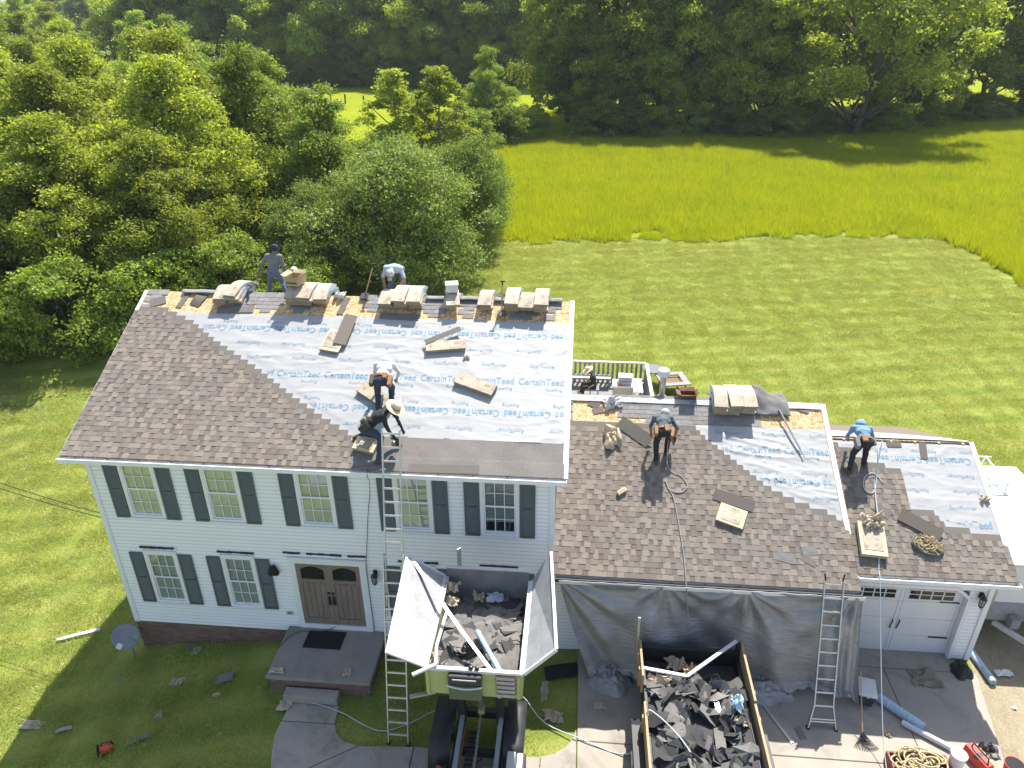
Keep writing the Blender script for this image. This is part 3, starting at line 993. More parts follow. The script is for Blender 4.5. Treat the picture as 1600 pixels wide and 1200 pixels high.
# ---- garage door
M_GDOOR = mat('white_garage_door', (0.68, 0.69, 0.70), (0.64, 0.65, 0.665), scale=2, rough=0.45, bmp=0.05)
d = MB()
for k in range(4):
    za, zb = 0.012 + k * 0.56, 0.012 + (k + 1) * 0.56 - 0.008
    d.bx(18.5, 21.32, 0.60, 0.64, za, zb)
for x in (18.52, 19.84, 19.94, 21.24):
    for k in range(4):
        d.bx(x, x + 0.07, 0.588, 0.599, 0.012 + k * 0.56, 0.012 + (k + 1) * 0.56 - 0.008)
gd = d.build('garage_door', M_GDOOR, house)
for (xa, xb) in ((18.66, 19.72), (20.02, 21.10)):
    q = MB(); q.bx(xa, xb, 0.590, 0.599, 1.78, 2.06); lt = q.build('door_light', M_DGLASS, gd)
    q = MB()
    for i in range(5):
        x = lerp(xa, xb, i / 4); q.bx(x - 0.014, x + 0.014, 0.574, 0.589, 1.77, 2.07)
    for i in range(4):
        a, c = lerp(xa, xb, i / 4) + 0.014, lerp(xa, xb, (i + 1) / 4) - 0.014
        q.bx(a, c, 0.574, 0.589, 1.75, 1.785); q.bx(a, c, 0.574, 0.589, 1.92, 1.94); q.bx(a, c, 0.574, 0.589, 2.055, 2.09)
    q.build('grille', M_GDOOR, lt)
for x in (19.82, 19.99):
    q = MB(); q.tube([(x, 0.58, 1.08), (x, 0.555, 1.04), (x - 0.02, 0.56, 0.92), (x - 0.03, 0.555, 0.84), (x - 0.03, 0.58, 0.80)], 0.016, 6); q.build('handle', M_IRON, gd)
for z in (1.72, 0.55):
    q = MB(); q.bx(20.80, 21.26, 0.575, 0.5875, z - 0.018, z + 0.018); q.build('strap_hinge', M_IRON, gd)
t = MB()
t.bx(21.32, 21.42, 0.415, 0.60, 0.02, 2.0); t.bx(18.42, 21.02, 0.415, 0.60, 2.25, 2.35)
t.hexa([(21.02, 0.415, 2.25), (21.32, 0.415, 2.0), (21.32, 0.60, 2.0), (21.02, 0.60, 2.25), (21.02, 0.415, 2.35), (21.42, 0.415, 2.01), (21.42, 0.60, 2.01), (21.02, 0.60, 2.35)])
t.build('door_casing', M_TRIM, house)
t = MB(); t.bx(21.36, 21.82, 0.405, 0.47, -0.05, 0.0); gb = t.build('pillar_base', M_MORTAR, house)
for k in range(2): obj('brick', brick_me, gb, (21.37 + k * 0.226, 0.40, -0.04))
# ------------------------------------------------------------ roofs
class Roof:
    def __init__(s, x0, x1, y0, z0, y1, z1):
        s.x0, s.x1, s.y0, s.z0, s.y1, s.z1 = x0, x1, y0, z0, y1, z1
        s.L = math.hypot(y1 - y0, z1 - z0)
        s.c, s.s = (y1 - y0) / s.L, (z1 - z0) / s.L
    def P(s, x, d, h=0.0):
        return Vector((x, s.y0 + d * s.c - h * s.s, s.z0 + d * s.s + h * s.c))
    def d(s, y):
        return (y - s.y0) / s.c
    def z(s, y):
        return s.z0 + (y - s.y0) * s.s / s.c
    def M(s, x, y, rot=0.0, h=0.0):
        """frame on the roof surface: X along eave, Y up the slope, Z normal"""
        m = Matrix(((1, 0, 0), (0, s.c, -s.s), (0, s.s, s.c))).to_4x4()
        m.translation = s.P(x, s.d(y), h)
        return m @ rotz(rot)
MAIN = Roof(-0.283, 11.563, -0.395, 5.55, 4.491, 7.844)
WING = Roof(11.31, 18.40, -0.40, 2.80, 4.2, 5.17)
GAR = Roof(18.42, 22.02, 0.0, 2.97, 3.42, 4.65)

M_SH = [mat('shingle_tan', (0.267, 0.227, 0.184), (0.234, 0.199, 0.164), scale=40, rough=0.95, bmp=0.4, bdist=0.004, fine=(0.165, 0.144, 0.121), finescale=160, coord='World', spec=0.15),
        mat('shingle_grey', (0.220, 0.194, 0.164), (0.193, 0.169, 0.145), scale=40, rough=0.95, bmp=0.4, bdist=0.004, fine=(0.141, 0.125, 0.109), finescale=160, coord='World', spec=0.15),
        mat('shingle_brown', (0.192, 0.161, 0.134), (0.168, 0.141, 0.118), scale=40, rough=0.95, bmp=0.4, bdist=0.004, fine=(0.123, 0.106, 0.091), finescale=160, coord='World', spec=0.15),
        mat('shingle_dark', (0.152, 0.132, 0.114), (0.134, 0.117, 0.102), scale=40, rough=0.95, bmp=0.4, bdist=0.004, fine=(0.107, 0.093, 0.082), finescale=160, coord='World', spec=0.15),
        mat('shingle_headlap', (0.168, 0.151, 0.133), (0.149, 0.134, 0.118), scale=30, rough=0.95, bmp=0.3, bdist=0.004, coord='World', spec=0.15)]
EXP = 0.1437
def strip_mesh(length, seed, headlap=0.33, tone=None):
    rs = random.Random(seed)
    s = MB()
    k = 0.036
    def quad(xa, xb, ya, yb, t, mi):
        s.face([(xa, ya, t - k * ya), (xb, ya, t - k * ya), (xb, yb, t - k * yb), (xa, yb, t - k * yb)], mi)
    x = 0.0
    thick = rs.random() < 0.5
    while x < length - 1e-4:
        w = rs.uniform(0.10, 0.20) if thick else rs.uniform(0.07, 0.16)
        e = min(length, x + w)
        if length - e < 0.04: e = length
        t = 0.0165 if thick else 0.0108
        if thick: mi = rs.choice((0, 0, 1, 1, 2, 2, 1))
        else: mi = rs.choice((1, 2, 3, 3, 2, 0))
        quad(x, e, 0, EXP + 0.012, t, mi)
        s.face([(x, 0.0, -0.006), (e, 0.0, -0.006), (e, 0.0, t), (x, 0.0, t)], mi)
        if thick:
            s.face([(x, EXP, -0.004), (x, 0, -0.004), (x, 0, t), (x, EXP, t - k * EXP)], mi)
            s.face([(e, 0, -0.004), (e, EXP, -0.004), (e, EXP, t - k * EXP), (e, 0, t)], mi)
        x = e
        thick = not thick
    quad(0, length, EXP + 0.012, headlap, 0.0064, 4)
    s.face([(length, 0, -0.006), (length, headlap, -0.006), (length, headlap, 0.0064 - k * headlap), (length, 0, 0.0064)], 4)
    return s.mesh('shingle', M_SH)
FULL = [strip_mesh(0.985, 100 + i) for i in range(28)]
def shingle_roof(roof, parent, xend, dmax, seed, xstart=None):
    rs = random.Random(seed)
    n = int(dmax / EXP + 0.5)
    xs_ = roof.x0 if xstart is None else xstart
    offs = [0.0, 0.32, 0.64, 0.16, 0.48, 0.80]
    cnt = 0
    for i in range(n):
        d = i * EXP
        y = roof.y0 + (d + EXP * 0.5) * roof.c
        xe = xend(y)
        if xe <= xs_ + 0.05: continue
        x = xs_
        first = 0.985 - offs[i % 6] if offs[i % 6] else 0.985
        while x < xe - 0.03:
            ln = first if x == xs_ else 0.985
            ln = min(ln, xe - x)
            if xe - (x + ln) < 0.12: ln = xe - x
            me = rs.choice(FULL) if abs(ln - 0.985) < 1e-3 else strip_mesh(ln, rs.randrange(10 ** 6))
            m = roof.M(x + 0.0006, roof.y0 + d * roof.c, rs.uniform(-0.0006, 0.0006), -0.004 + rs.uniform(-0.0006, 0.0008))
            obj('shingle', me, parent, mx=m)
            x += ln
            cnt += 1
    return cnt

def deck(roof, name, back_y, back_z):
    """the decked roof: front panels one by one, back slope as one lid"""
    b_ = MB()
    # back slope slab
    x0, x1 = roof.x0, roof.x1
    th = 0.09
    b_.hexa([(x0, roof.y1, roof.z1 - 0.03 - th), (x1, roof.y1, roof.z1 - 0.03 - th), (x1, back_y, back_z - th), (x0, back_y, back_z - th),
             (x0, roof.y1 , roof.z1 - 0.03), (x1, roof.y1, roof.z1 - 0.03), (x1, back_y, back_z), (x0, back_y, back_z)])
    r = b_.build(name, M_SH[2], house)
    pw = 2.44
    x = roof.x0
    while x < roof.x1 - 0.01:
        xe = min(x + pw, roof.x1)
        d = 0.0
        k = 0
        while d < roof.L - 0.05:
            de = min(d + 1.22, roof.L)
            p = MB()
            q = [roof.P(x + 0.002, d + 0.002, -0.045), roof.P(xe - 0.002, d + 0.002, -0.045), roof.P(xe - 0.002, de - 0.002, -0.045), roof.P(x + 0.002, de - 0.002, -0.045),
                 roof.P(x + 0.002, d + 0.002, -0.024), roof.P(xe - 0.002, d + 0.002, -0.024), roof.P(xe - 0.002, de - 0.002, -0.024), roof.P(x + 0.002, de - 0.002, -0.024)]
            p.hexa(q)
            p.build('deck_panel', M_OSB, r)
            d = de
            k += 1
        x = xe
    return r
main_roof = deck(MAIN, 'main_roof', 9.38, 5.52)
wing_roof = deck(WING, 'wing_roof', 8.9, 2.72)
gar_roof = deck(GAR, 'garage_roof', 7.2, 2.85)

MAIN_ST = [(-0.4, 6.72), (0.0, 6.66), (0.30, 6.45), (0.71, 5.68), (1.27, 4.74), (1.95, 3.71), (2.79, 2.23), (3.33, 1.45), (3.78, 0.45)]
WING_ST = [(-0.4, 18.40), (0.90, 18.40), (0.95, 18.30), (1.18, 18.02), (1.40, 17.32), (1.76, 16.59), (2.38, 15.87), (3.02, 15.12), (3.33, 14.86), (3.45, 14.86)]
GAR_ST = [(0, 22.02), (0.80, 22.02), (0.84, 21.92), (1.0, 21.1), (1.05, 20.75), (1.36, 20.55), (1.42, 20.0), (2.48, 20.03), (2.5, 19.66), (2.62, 19.66), (2.66, 18.95), (2.93, 18.95), (2.95, 18.6), (3.05, 18.6)]
n1 = shingle_roof(MAIN, main_roof, lambda y: interp(y, MAIN_ST), MAIN.d(3.77), 1)
n2 = shingle_roof(WING, wing_roof, lambda y: interp(y, WING_ST), WING.d(3.36), 2)
n3 = shingle_roof(GAR, gar_roof, lambda y: interp(y, GAR_ST), GAR.d(3.04), 3)

# ---- printed underlayment: wrinkled sheet with lettering
M_FELT = mat('white_synthetic_underlayment', (0.385, 0.384, 0.38), (0.345, 0.345, 0.343), scale=2.5, rough=0.55, bmp=0.12, bdist=0.02, coord='World', stretch=(0.6, 2, 2))
M_INK = mat('light_blue_print', (0.125, 0.255, 0.37), (0.145, 0.275, 0.39), scale=8, rough=0.6, bmp=0)
M_INK2 = mat('grey_blue_print', (0.19, 0.28, 0.355), (0.21, 0.295, 0.37), scale=8, rough=0.6, bmp=0)
TXT = {}
def text_tris(word, width, height):
    key = word
    if key not in TXT:
        cu = bpy.data.curves.new('txt', 'FONT')
        cu.body = word
        cu.resolution_u = 3
        cu.offset = 0.012 if word == 'CertainTeed' else 0.004
        if word == 'RoofRunner': cu.shear = 0.25
        o = bpy.data.objects.new('txt', cu)
        COL.objects.link(o)
        dg = bpy.context.evaluated_depsgraph_get()
        me = bpy.data.meshes.new_from_object(o.evaluated_get(dg))
        bm = bmesh.new(); bm.from_mesh(me)
        bmesh.ops.triangulate(bm, faces=bm.faces)
        v = [tuple(q.co[:2]) for q in bm.verts]
        bm.verts.index_update()
        f = [tuple(q.index for q in fc.verts) for fc in bm.faces]
        bm.free()
        bpy.data.objects.remove(o); bpy.data.curves.remove(cu); bpy.data.meshes.remove(me)
        xs2 = [p[0] for p in v]; ys2 = [p[1] for p in v]
        TXT[key] = ([((p[0] - min(xs2)) / (max(xs2) - min(xs2)) - 0.5, (p[1] - min(ys2)) / (max(ys2) - min(ys2)) - 0.5) for p in v], f)
    v, f = TXT[key]
    return [(a * width, b * height) for a, b in v], f
def underlay(roof, parent, x0, x1, y0, y1, xend, rows, seed, wr=0.013, diag=0.0, laps=()):
    d0, d1 = roof.d(y0), roof.d(y1)
    def hgt(x, d):
        y = roof.y0 + d * roof.c
        n = wob(x * 0.55 + d * diag, d * 2.1 + x * 0.1 * math.sin(seed), seed)
        n2 = wob(x * 1.5 + d * diag * 2, d * 4.2, seed + 7.7)
        n3 = wob(x * 2.6, d * 2.4 + x * 0.8, seed + 3.3)
        w = wr * (max(0, 1 - abs(n) * 4.5) ** 2 * 1.0 + max(0, 1 - abs(n2) * 5) ** 2 * 0.55 + max(0, 1 - abs(n3) * 6) ** 2 * 0.4 * (1 + diag))
        w *= 0.35 + 0.65 * smooth01((wob(x * 0.35, d * 0.5, seed + 20) + 0.35) * 1.4)
        w += 0.004 * wob(x * 1.1, d * 1.3, seed + 31)
        for lp in laps:
            w += 0.005 if y < lp else 0.0
        m = smooth01((x - xend(y - 0.25) - 0.02) / 0.22)
        edge = smooth01(min(x - x0, x1 - x, (d - d0) * 0 + 1, d1 - d) / 0.08)
        return -0.0175 + w * m * (0.3 + 0.7 * edge)
    s = MB()
    nu, nv = int((x1 - x0) / 0.07), int((d1 - d0) / 0.035)
    s.grid(lambda u, v: roof.P(lerp(x0, x1, u), lerp(d0, d1, v), hgt(lerp(x0, x1, u), lerp(d0, d1, v))), nu, nv)
    for word, inv, yc, xc, pitch, width, height, mi in rows:
        v, f = text_tris(word, width, height)
        x = xc
        while x - pitch > x0: x -= pitch
        while x < x1 + width:
            yy = yc
            ok = []
            base = len(s.v)
            sg = -1 if inv else 1
            dc = roof.d(yc)
            lim = xend(yc)
            for a, b_ in v:
                px, pd = x + sg * a, dc + sg * b_
                ok.append(x0 + 0.01 < px < x1 - 0.01 and px > xend(roof.y0 + pd * roof.c - 0.3) - 0.1 and pd < d1 - 0.01)
                s.v.append(tuple(roof.P(px, pd, hgt(px, pd) + 0.0045)))
            for t in f:
                if all(ok[i] for i in t):
                    s.f.append(tuple(base + i for i in (t if not inv else t))); s.m.append(mi)
            x += pitch
    o = s.build('underlayment', [M_FELT, M_INK, M_INK2], parent)
    sm = [m == 0 for m in s.m]
    o.data.polygons.foreach_set('use_smooth', sm)
    return o
CT, RR, RF = ('CertainTeed', 1.10, 0.20), ('RoofRunner', 0.66, 0.115), ('Roofing', 0.40, 0.115)
def rowspec(kind, inv, y, x, mi):
    w_, wd, ht = kind
    return (w_, inv, y, x, 1.213, wd, ht, mi)
underlay(MAIN, main_roof, 0.30, 11.47, 0.425, 3.79, lambda y: interp(y, MAIN_ST), [
    rowspec(RF, True, 3.55, 8.55, 2), rowspec(CT, True, 3.33, 7.95, 1), rowspec(RR, True, 2.88, 9.25, 2), rowspec(RR, False, 2.47, 8.45, 2),
    rowspec(CT, False, 2.02, 8.43, 1), rowspec(RF, False, 1.80, 8.75, 2), rowspec(RF, True, 1.36, 8.95, 2), rowspec(CT, True, 1.13, 8.15, 1), rowspec(RR, True, 0.70, 9.0, 2)],
    1.0, laps=(1.58, 2.66))
underlay(WING, wing_roof, 11.36, 18.30, 0.5, 3.49, lambda y: interp(y, WING_ST), [
    rowspec(RR, False, 3.30, 16.97, 2), rowspec(CT, False, 2.87, 16.5, 1), rowspec(RF, False, 2.70, 16.6, 2), rowspec(RR, True, 2.28, 16.6, 2),
    rowspec(CT, True, 2.05, 17.35, 1), rowspec(RR, True, 1.66, 18.0, 2)], 2.0, wr=0.020, diag=1.2, laps=(2.42,))
underlay(GAR, gar_roof, 18.44, 21.93, 0.3, 3.33, lambda y: interp(y, GAR_ST), [
    rowspec(RR, True, 3.10, 19.5, 2), rowspec(CT, True, 2.87, 20.06, 1), rowspec(RR, True, 2.47, 20.25, 2), rowspec(RR, True, 2.07, 20.25, 2),
    rowspec(RR, False, 1.68, 21.27, 2), rowspec(CT, False, 1.28, 21.27, 1), rowspec(RF, False, 1.06, 21.67, 2)], 3.0, wr=0.018, diag=0.6, laps=(1.9,))

# ---- eave membrane on the main roof, white rake edges, ridge pieces
M_ICE = mat('grey_eave_membrane', (0.205, 0.185, 0.170), (0.165, 0.150, 0.138), scale=1.6, rough=0.85, bmp=0.25, coord='World', fine=(0.26, 0.24, 0.22), finescale=40, spec=0.2)
s = MB()
dA, dB = 0.0, MAIN.d(0.45)
s.grid(lambda u, v: MAIN.P(lerp(6.6, 11.5, u), lerp(dA, dB, v), -0.008 + 0.004 * wob(u * 12, v * 3, 5) + (0.004 if v < 0.36 else 0)), 60, 14)
s.build('eave_membrane', M_ICE, main_roof)
s = MB(); s.grid(lambda u, v: MAIN.P(lerp(8.0, 9.6, u), lerp(-0.02, 0.2, v) + 0.03 * u, 0.004 + 0.004 * wob(u * 5, v, 9)), 20, 3); s.build('starter_strip', M_SH[4], main_roof)
def rake(roof, x, d0, d1, parent, w=0.10):
    s = MB()
    a, b_ = roof.P(x, d0, 0.0), roof.P(x, d1, 0.0)
    q = lambda dx, d, h: roof.P(x + dx, d, h)
    s.hexa([q(-w / 2, d0, -0.03), q(w / 2, d0, -0.03), q(w / 2, d1, -0.03), q(-w / 2, d1, -0.03), q(-w / 2, d0, -0.006), q(w / 2, d0, -0.004), q(w / 2, d1, -0.004), q(-w / 2, d1, -0.006)])
    s.hexa([q(w / 2 - 0.004, d0, -0.22), q(w / 2 + 0.02, d0, -0.22), q(w / 2 + 0.02, d1, -0.22), q(w / 2 - 0.004, d1, -0.22), q(w / 2 - 0.004, d0, 0.004), q(w / 2 + 0.02, d0, 0.004), q(w / 2 + 0.02, d1, 0.004), q(w / 2 - 0.004, d1, 0.004)])
    return s.build('rake_edge', M_TRIMW, parent)
rake(MAIN, 11.52, 0.0, MAIN.L + 0.02, main_roof)
rake(WING, 18.36, WING.d(0.85), WING.L + 0.02, wing_roof)
rake(GAR, 21.98, GAR.d(0.75), GAR.L, gar_roof, 0.09)
s = MB()
s.hexa([MAIN.P(-0.30, MAIN.d(3.8), -0.2), MAIN.P(-0.27, MAIN.d(3.8), -0.2), MAIN.P(-0.27, MAIN.L, -0.2), MAIN.P(-0.30, MAIN.L, -0.2),
        MAIN.P(-0.30, MAIN.d(3.8), 0.006), MAIN.P(-0.2, MAIN.d(3.8), 0.006), MAIN.P(-0.2, MAIN.L, 0.006), MAIN.P(-0.30, MAIN.L, 0.006)])
s.build('rake_edge', M_TRIMW, main_roof)
s = MB()
s.hexa([MAIN.P(-0.30, 0, -0.22), MAIN.P(-0.26, 0, -0.22), MAIN.P(-0.26, MAIN.d(3.79), -0.22), MAIN.P(-0.30, MAIN.d(3.79), -0.22),
        MAIN.P(-0.30, 0, -0.01), MAIN.P(-0.26, 0, -0.01), MAIN.P(-0.26, MAIN.d(3.79), -0.01), MAIN.P(-0.30, MAIN.d(3.79), -0.01)])
s.build('rake_board', M_TRIM, main_roof)

# old three-tab shingles still nailed along the ridges
M_OLD = mat('old_grey_shingle', (0.27, 0.262, 0.254), (0.22, 0.213, 0.207), scale=9, rough=0.95, bmp=0.4, bdist=0.004, coord='World', fine=(0.16, 0.155, 0.15), finescale=120, rand=0.12, spec=0.15)
b_ = MB(); b_.hexa([(0, 0, 0), (0.294, 0, 0), (0.294, 0.20, -0.006), (0, 0.20, -0.006), (0, 0, 0.006), (0.294, 0, 0.006), (0.294, 0.20, 0.0), (0, 0.20, 0.0)])
old_me = b_.mesh('old_shingle', M_OLD)
def old_patch(roof, parent, x0, x1, y0, y1, keep, seed):
    rs = random.Random(seed)
    d = roof.d(y0); k = 0
    while d < roof.d(y1) - 0.05:
        x = x0 - (0.15 if k % 2 else 0)
        while x < x1:
            y = roof.y0 + d * roof.c
            if x > x0 - 0.01 and x + 0.3 < x1 + 0.05 and keep(x + 0.15, y + 0.06):
                obj('old_shingle', old_me, parent, mx=roof.M(x, y, rs.uniform(-0.012, 0.012), -0.016 + 0.0015 * k))
            x += 0.306
        d += 0.137; k += 1
rp = random.Random(5)
blobs = [(-0.05, 4.12, 0.28), (2.6, 4.1, 0.35), (3.35, 4.15, 0.4), (4.3, 4.2, 0.35), (6.2, 4.18, 0.2), (7.85, 4.15, 0.3), (8.8, 4.2, 0.2), (10.3, 4.12, 0.45), (11.0, 4.2, 0.15)]
old_patch(MAIN, main_roof, -0.2, 11.4, 3.86, 4.46, lambda x, y: any(abs(x - bx_) < r_ * (0.55 + 0.75 * (y - 3.8) / 0.65 + 0.25 * wob(x * 3, y * 5, 1)) for bx_, by_, r_ in blobs), 8)
def wing_keep(x, y):
    lo = interp(y, [(3.45, 14.2), (3.6, 13.3), (3.7, 12.9), (4.0, 12.85), (4.2, 13.0)])
    return lo + 0.15 * wob(x, y * 4, 2) < x < 16.6
old_patch(WING, wing_roof, 12.7, 16.7, 3.5, 4.17, wing_keep, 9)
old_patch(WING, wing_roof, 11.36, 11.75, 3.0, 4.15, lambda x, y: True, 10)
# black felt ridge roll and metal ridge strips on the wing, open vent slot on the garage
s = MB()
s.grid(lambda u, v: (lerp(11.4, 18.3, u), 4.2 + lerp(-0.16, 0.25, v), 5.17 + 0.01 - abs(lerp(-0.16, 0.25, v)) * 0.45 + 0.01 * wob(u * 20, v * 2, 3)), 70, 6)
s.build('ridge_felt', mat('pale_ridge_felt', (0.50, 0.49, 0.47), (0.42, 0.41, 0.40), scale=2, rough=0.7, bmp=0.3, coord='World', fine=(0.2, 0.3, 0.38), finescale=3.0), wing_roof)
s = MB(); s.bx(18.45, 21.95, 3.345, 3.43, 4.60, 4.612); s.build('ridge_slot', M_BLACKGAP, gar_roof)
s = MB()
s.grid(lambda u, v: (lerp(18.45, 21.95, u), 3.42 + lerp(0.02, 0.75, v) * lerp(1, 0.12, u ** 3), 4.655 - lerp(0.0, 0.26, v) * lerp(1, .12, u ** 3) + 0.006 * wob(u * 14, v * 3, 8)), 50, 8)
s.build('ridge_felt', M_FELT, gar_roof)
for k in range(6):
    s = MB(); x = 18.75 + k * 0.6; s.bx(x, x + 0.05, 3.33, 3.44, 4.598, 4.618); s.build('rafter_end', M_OSB, gar_roof)
# ------------------------------------------------------------ trees
M_BARK = mat('grey_brown_bark', (0.16, 0.13, 0.105), (0.09, 0.075, 0.06), scale=5, rough=0.95, bmp=0.8, bdist=0.03, stretch=(4, 4, 0.7))
M_BARKL = mat('pale_bark', (0.30, 0.27, 0.23), (0.2, 0.18, 0.15), scale=5, rough=0.95, bmp=0.6, bdist=0.02, stretch=(4, 4, 0.7))
L_BRIGHT = leaf_mat('leaf_bright', (0.22, 0.28, 0.034), (0.40, 0.44, 0.085), 0.50, (1.3, 1.3, 0.5), 0.25)
L_MID = leaf_mat('leaf_mid', (0.15, 0.22, 0.034), (0.29, 0.35, 0.08), 0.48, (1.3, 1.35, 0.5), 0.25)
L_PALE = leaf_mat('leaf_pale', (0.15, 0.215, 0.04), (0.34, 0.41, 0.115), 0.38, (1.2, 1.3, 0.55), 0.15)
L_FOREST = leaf_mat('leaf_forest', (0.19, 0.265, 0.042), (0.36, 0.42, 0.10), 0.55, (1.3, 1.35, 0.5), 0.28)
L_DARK = leaf_mat('leaf_dark', (0.065, 0.112, 0.025), (0.15, 0.205, 0.05), 0.40, (1.3, 1.4, 0.5), 0.22)

def tree_meshes(name, seed, h, r, base, nleaf, leaf, leafmat, barkmat, lobes=14, squash=0.75, per=110, slim=0.0, low=0.0, trunk_r=None, stems=1, lean=0.0, lobe_r=0.42, up=0.35):
    """trunk with limbs and twigs; crown of leaf clumps gathered on uneven lobes"""
    rs = np.random.RandomState(seed)
    tb = MB()
    tr = trunk_r or h * 0.018
    top = np.array([lean * h, 0, h * 0.9])
    for sidx in range(stems):
        a = rs.rand() * 6.28
        off = np.array([math.cos(a), math.sin(a), 0]) * (0.0 if stems == 1 else r * 0.25)
        pts = []
        for i in range(7):
            t = i / 6
            p = off * (0.3 + t) + np.array([lean * h * t * t, 0, h * 0.88 * t]) + np.array([rs.randn() * 0.02 * h * t, rs.randn() * 0.02 * h * t, 0])
            pts.append(p)
        tb.tube(pts, [tr * (1.25 if i == 0 else 1) * (1 - 0.88 * i / 6) / (stems ** 0.4) for i in range(7)], 7)
    # lobes
    cz0, cz1 = base, h
    L = []
    for k in range(lobes):
        t = (k + rs.rand()) / lobes
        z = cz0 + (cz1 - cz0) * (0.08 + 0.84 * t)
        prof = math.sin(math.pi * min(1, max(0.0, (t * 0.86 + 0.14 + low))) ** (0.8)) if low == 0 else (1 - t ** 2.2) ** 0.5
        rad = r * max(0.18, prof) * (1 - slim * t)
        ang = k * 2.399 + rs.rand() * 0.8
        rr = rad * (0.40 + 0.55 * rs.rand())
        c = np.array([math.cos(ang) * rr + lean * h * (z / h) ** 2, math.sin(ang) * rr, z])
        lr = r * lobe_r * (0.55 + 0.75 * rs.rand()) * (0.55 + 0.45 * prof)
        if rs.rand() < 0.35:
            c = c + (c - np.array([0, 0, base + (h - base) * 0.4])) * (0.1 + 0.28 * rs.rand()); lr *= 0.72
        L.append((c, lr))
        st = np.array([lean * h * ((z * 0.6) / h) ** 2, 0, max(base * 0.6, z - rr * (0.6 + 0.5 * rs.rand()))])
        mid = st * 0.5 + c * 0.5 + np.array([0, 0, -0.06 * rr]) + rs.randn(3) * 0.03 * r
        tb.tube([st, mid, c, c + (c - mid) * 0.4], [tr * 0.42, tr * 0.30, tr * 0.16, tr * 0.05], 5, caps=False)
    L.append((np.array([lean * h, 0, h - r * lobe_r * 0.55]), r * lobe_r * 0.75))
    # clumps on the lobes
    ncl = max(20, nleaf // per)
    w = np.array([lr ** 2 for _, lr in L]); w /= w.sum()
    idx = rs.choice(len(L), ncl, p=w)
    cen = []; out = []
    for i in idx:
        c, lr = L[i]
        d = rs.randn(3); d[2] = d[2] * 0.8 + up; d /= np.linalg.norm(d)
        q = c + d * lr * np.array([1, 1, squash]) * (0.62 + 0.42 * rs.rand() ** 0.6 + (0.35 * rs.rand() if rs.rand() < 0.22 else 0))
        if q[2] < base * 0.75: q[2] = base * 0.75 + rs.rand() * 0.5
        cen.append(q); out.append(d)
        if rs.rand() < 0.45:
            tb.tube([c, c * 0.45 + q * 0.55 + rs.randn(3) * 0.05 * lr, q], [tr * 0.10, tr * 0.06, tr * 0.02], 3, caps=False)
    cen = np.array(cen); out = np.array(out)
    n = ncl * per
    ci = np.repeat(np.arange(ncl), per)
    cs = (r * 0.060 * (0.5 + 1.0 * rs.rand(ncl)))[ci]
    P = rs.randn(n, 3) * cs[:, None] * np.array([1.0, 1.0, 0.55])
    P = P + cen[ci]
    # leaf frames: normals biased up and outwards
    N = rs.randn(n, 3) * 1.0 + np.array([0, 0, 0.6]) + out[ci] * 0.45
    N /= np.linalg.norm(N, axis=1)[:, None]
    T = rs.randn(n, 3); T -= (T * N).sum(1)[:, None] * N; T /= np.linalg.norm(T, axis=1)[:, None]
    B = np.cross(N, T)
    ls = leaf * (0.6 + 0.8 * rs.rand(n))[:, None]
    V = np.stack([P - T * ls * 0.5, P + B * ls * 0.28 - N * ls * 0.05, P + T * ls * 0.5 - N * ls * 0.08, P - B * ls * 0.28 - N * ls * 0.05], 1).reshape(-1, 3)
    crown = raw_mesh(name + '_crown', V, np.arange(n * 4), np.arange(n) * 4, np.full(n, 4))
    crown.materials.append(leafmat)
    trunk = tb.mesh(name + '_trunk', barkmat)
    trunk.polygons.foreach_set('use_smooth', [True] * len(trunk.polygons))
    return trunk, crown
V = {
    'locust': tree_meshes('locust', 1, 13, 4.6, 2.0, 64000, 0.19, L_BRIGHT, M_BARK, lobes=46, per=26, lobe_r=0.29, up=0.45),
    'ash': tree_meshes('ash', 2, 13, 4.4, 1.5, 64000, 0.19, L_MID, M_BARK, lobes=44, per=28, lobe_r=0.28),
    'shrub': tree_meshes('shrub', 3, 8.4, 5.2, 0.5, 62000, 0.18, L_PALE, M_BARKL, lobes=44, per=28, low=0.1, stems=4, lobe_r=0.34),
    'slim': tree_meshes('slim', 4, 10, 2.9, 0.8, 26000, 0.20, L_BRIGHT, M_BARKL, lobes=18, per=60, low=0.1, slim=0.45, lobe_r=0.42, up=0.6),
    'layer': tree_meshes('layer', 5, 12, 4.6, 2.0, 30000, 0.20, L_PALE, M_BARKL, lobes=16, per=90, squash=0.3, lobe_r=0.46, slim=0.2),
    'oak': tree_meshes('oak', 6, 24, 8.5, 3.5, 52000, 0.42, L_BRIGHT, M_BARK, lobes=30, per=70, lobe_r=0.30),
    'maple': tree_meshes('maple', 7, 24, 8.0, 2.0, 52000, 0.42, L_FOREST, M_BARK, lobes=30, per=70, lobe_r=0.30),
    'elm': tree_meshes('elm', 8, 23, 9.5, 2.2, 60000, 0.40, L_BRIGHT, M_BARK, lobes=34, per=70, stems=3, lobe_r=0.28, up=0.5),
    'bush': tree_meshes('bush', 9, 5.0, 3.6, 0.2, 20000, 0.20, L_MID, M_BARK, lobes=30, per=26, low=0.1, stems=5, lobe_r=0.27),
}
def tree(name, kind, x, y, label, group=None, sc=1.0, sz=None, rot=None, cat='tree'):
    rt = rot if rot is not None else (x * 3.7 + y * 1.3) % 6.28
    o = empty(name, (x, y, terrain_h(x, y) - 0.1), rt)
    o.scale = (sc, sc, sz or sc)
    obj('trunk', V[kind][0], o); obj('crown', V[kind][1], o)
    tag(o, label, cat, group)
    return o
GL = 'trees of the grove left of the house'
tree('leafy_tree', 'locust', -12.4, 29.5, 'bright green feathery tree right behind the left end of the main roof', GL, 1.05, 1.0)
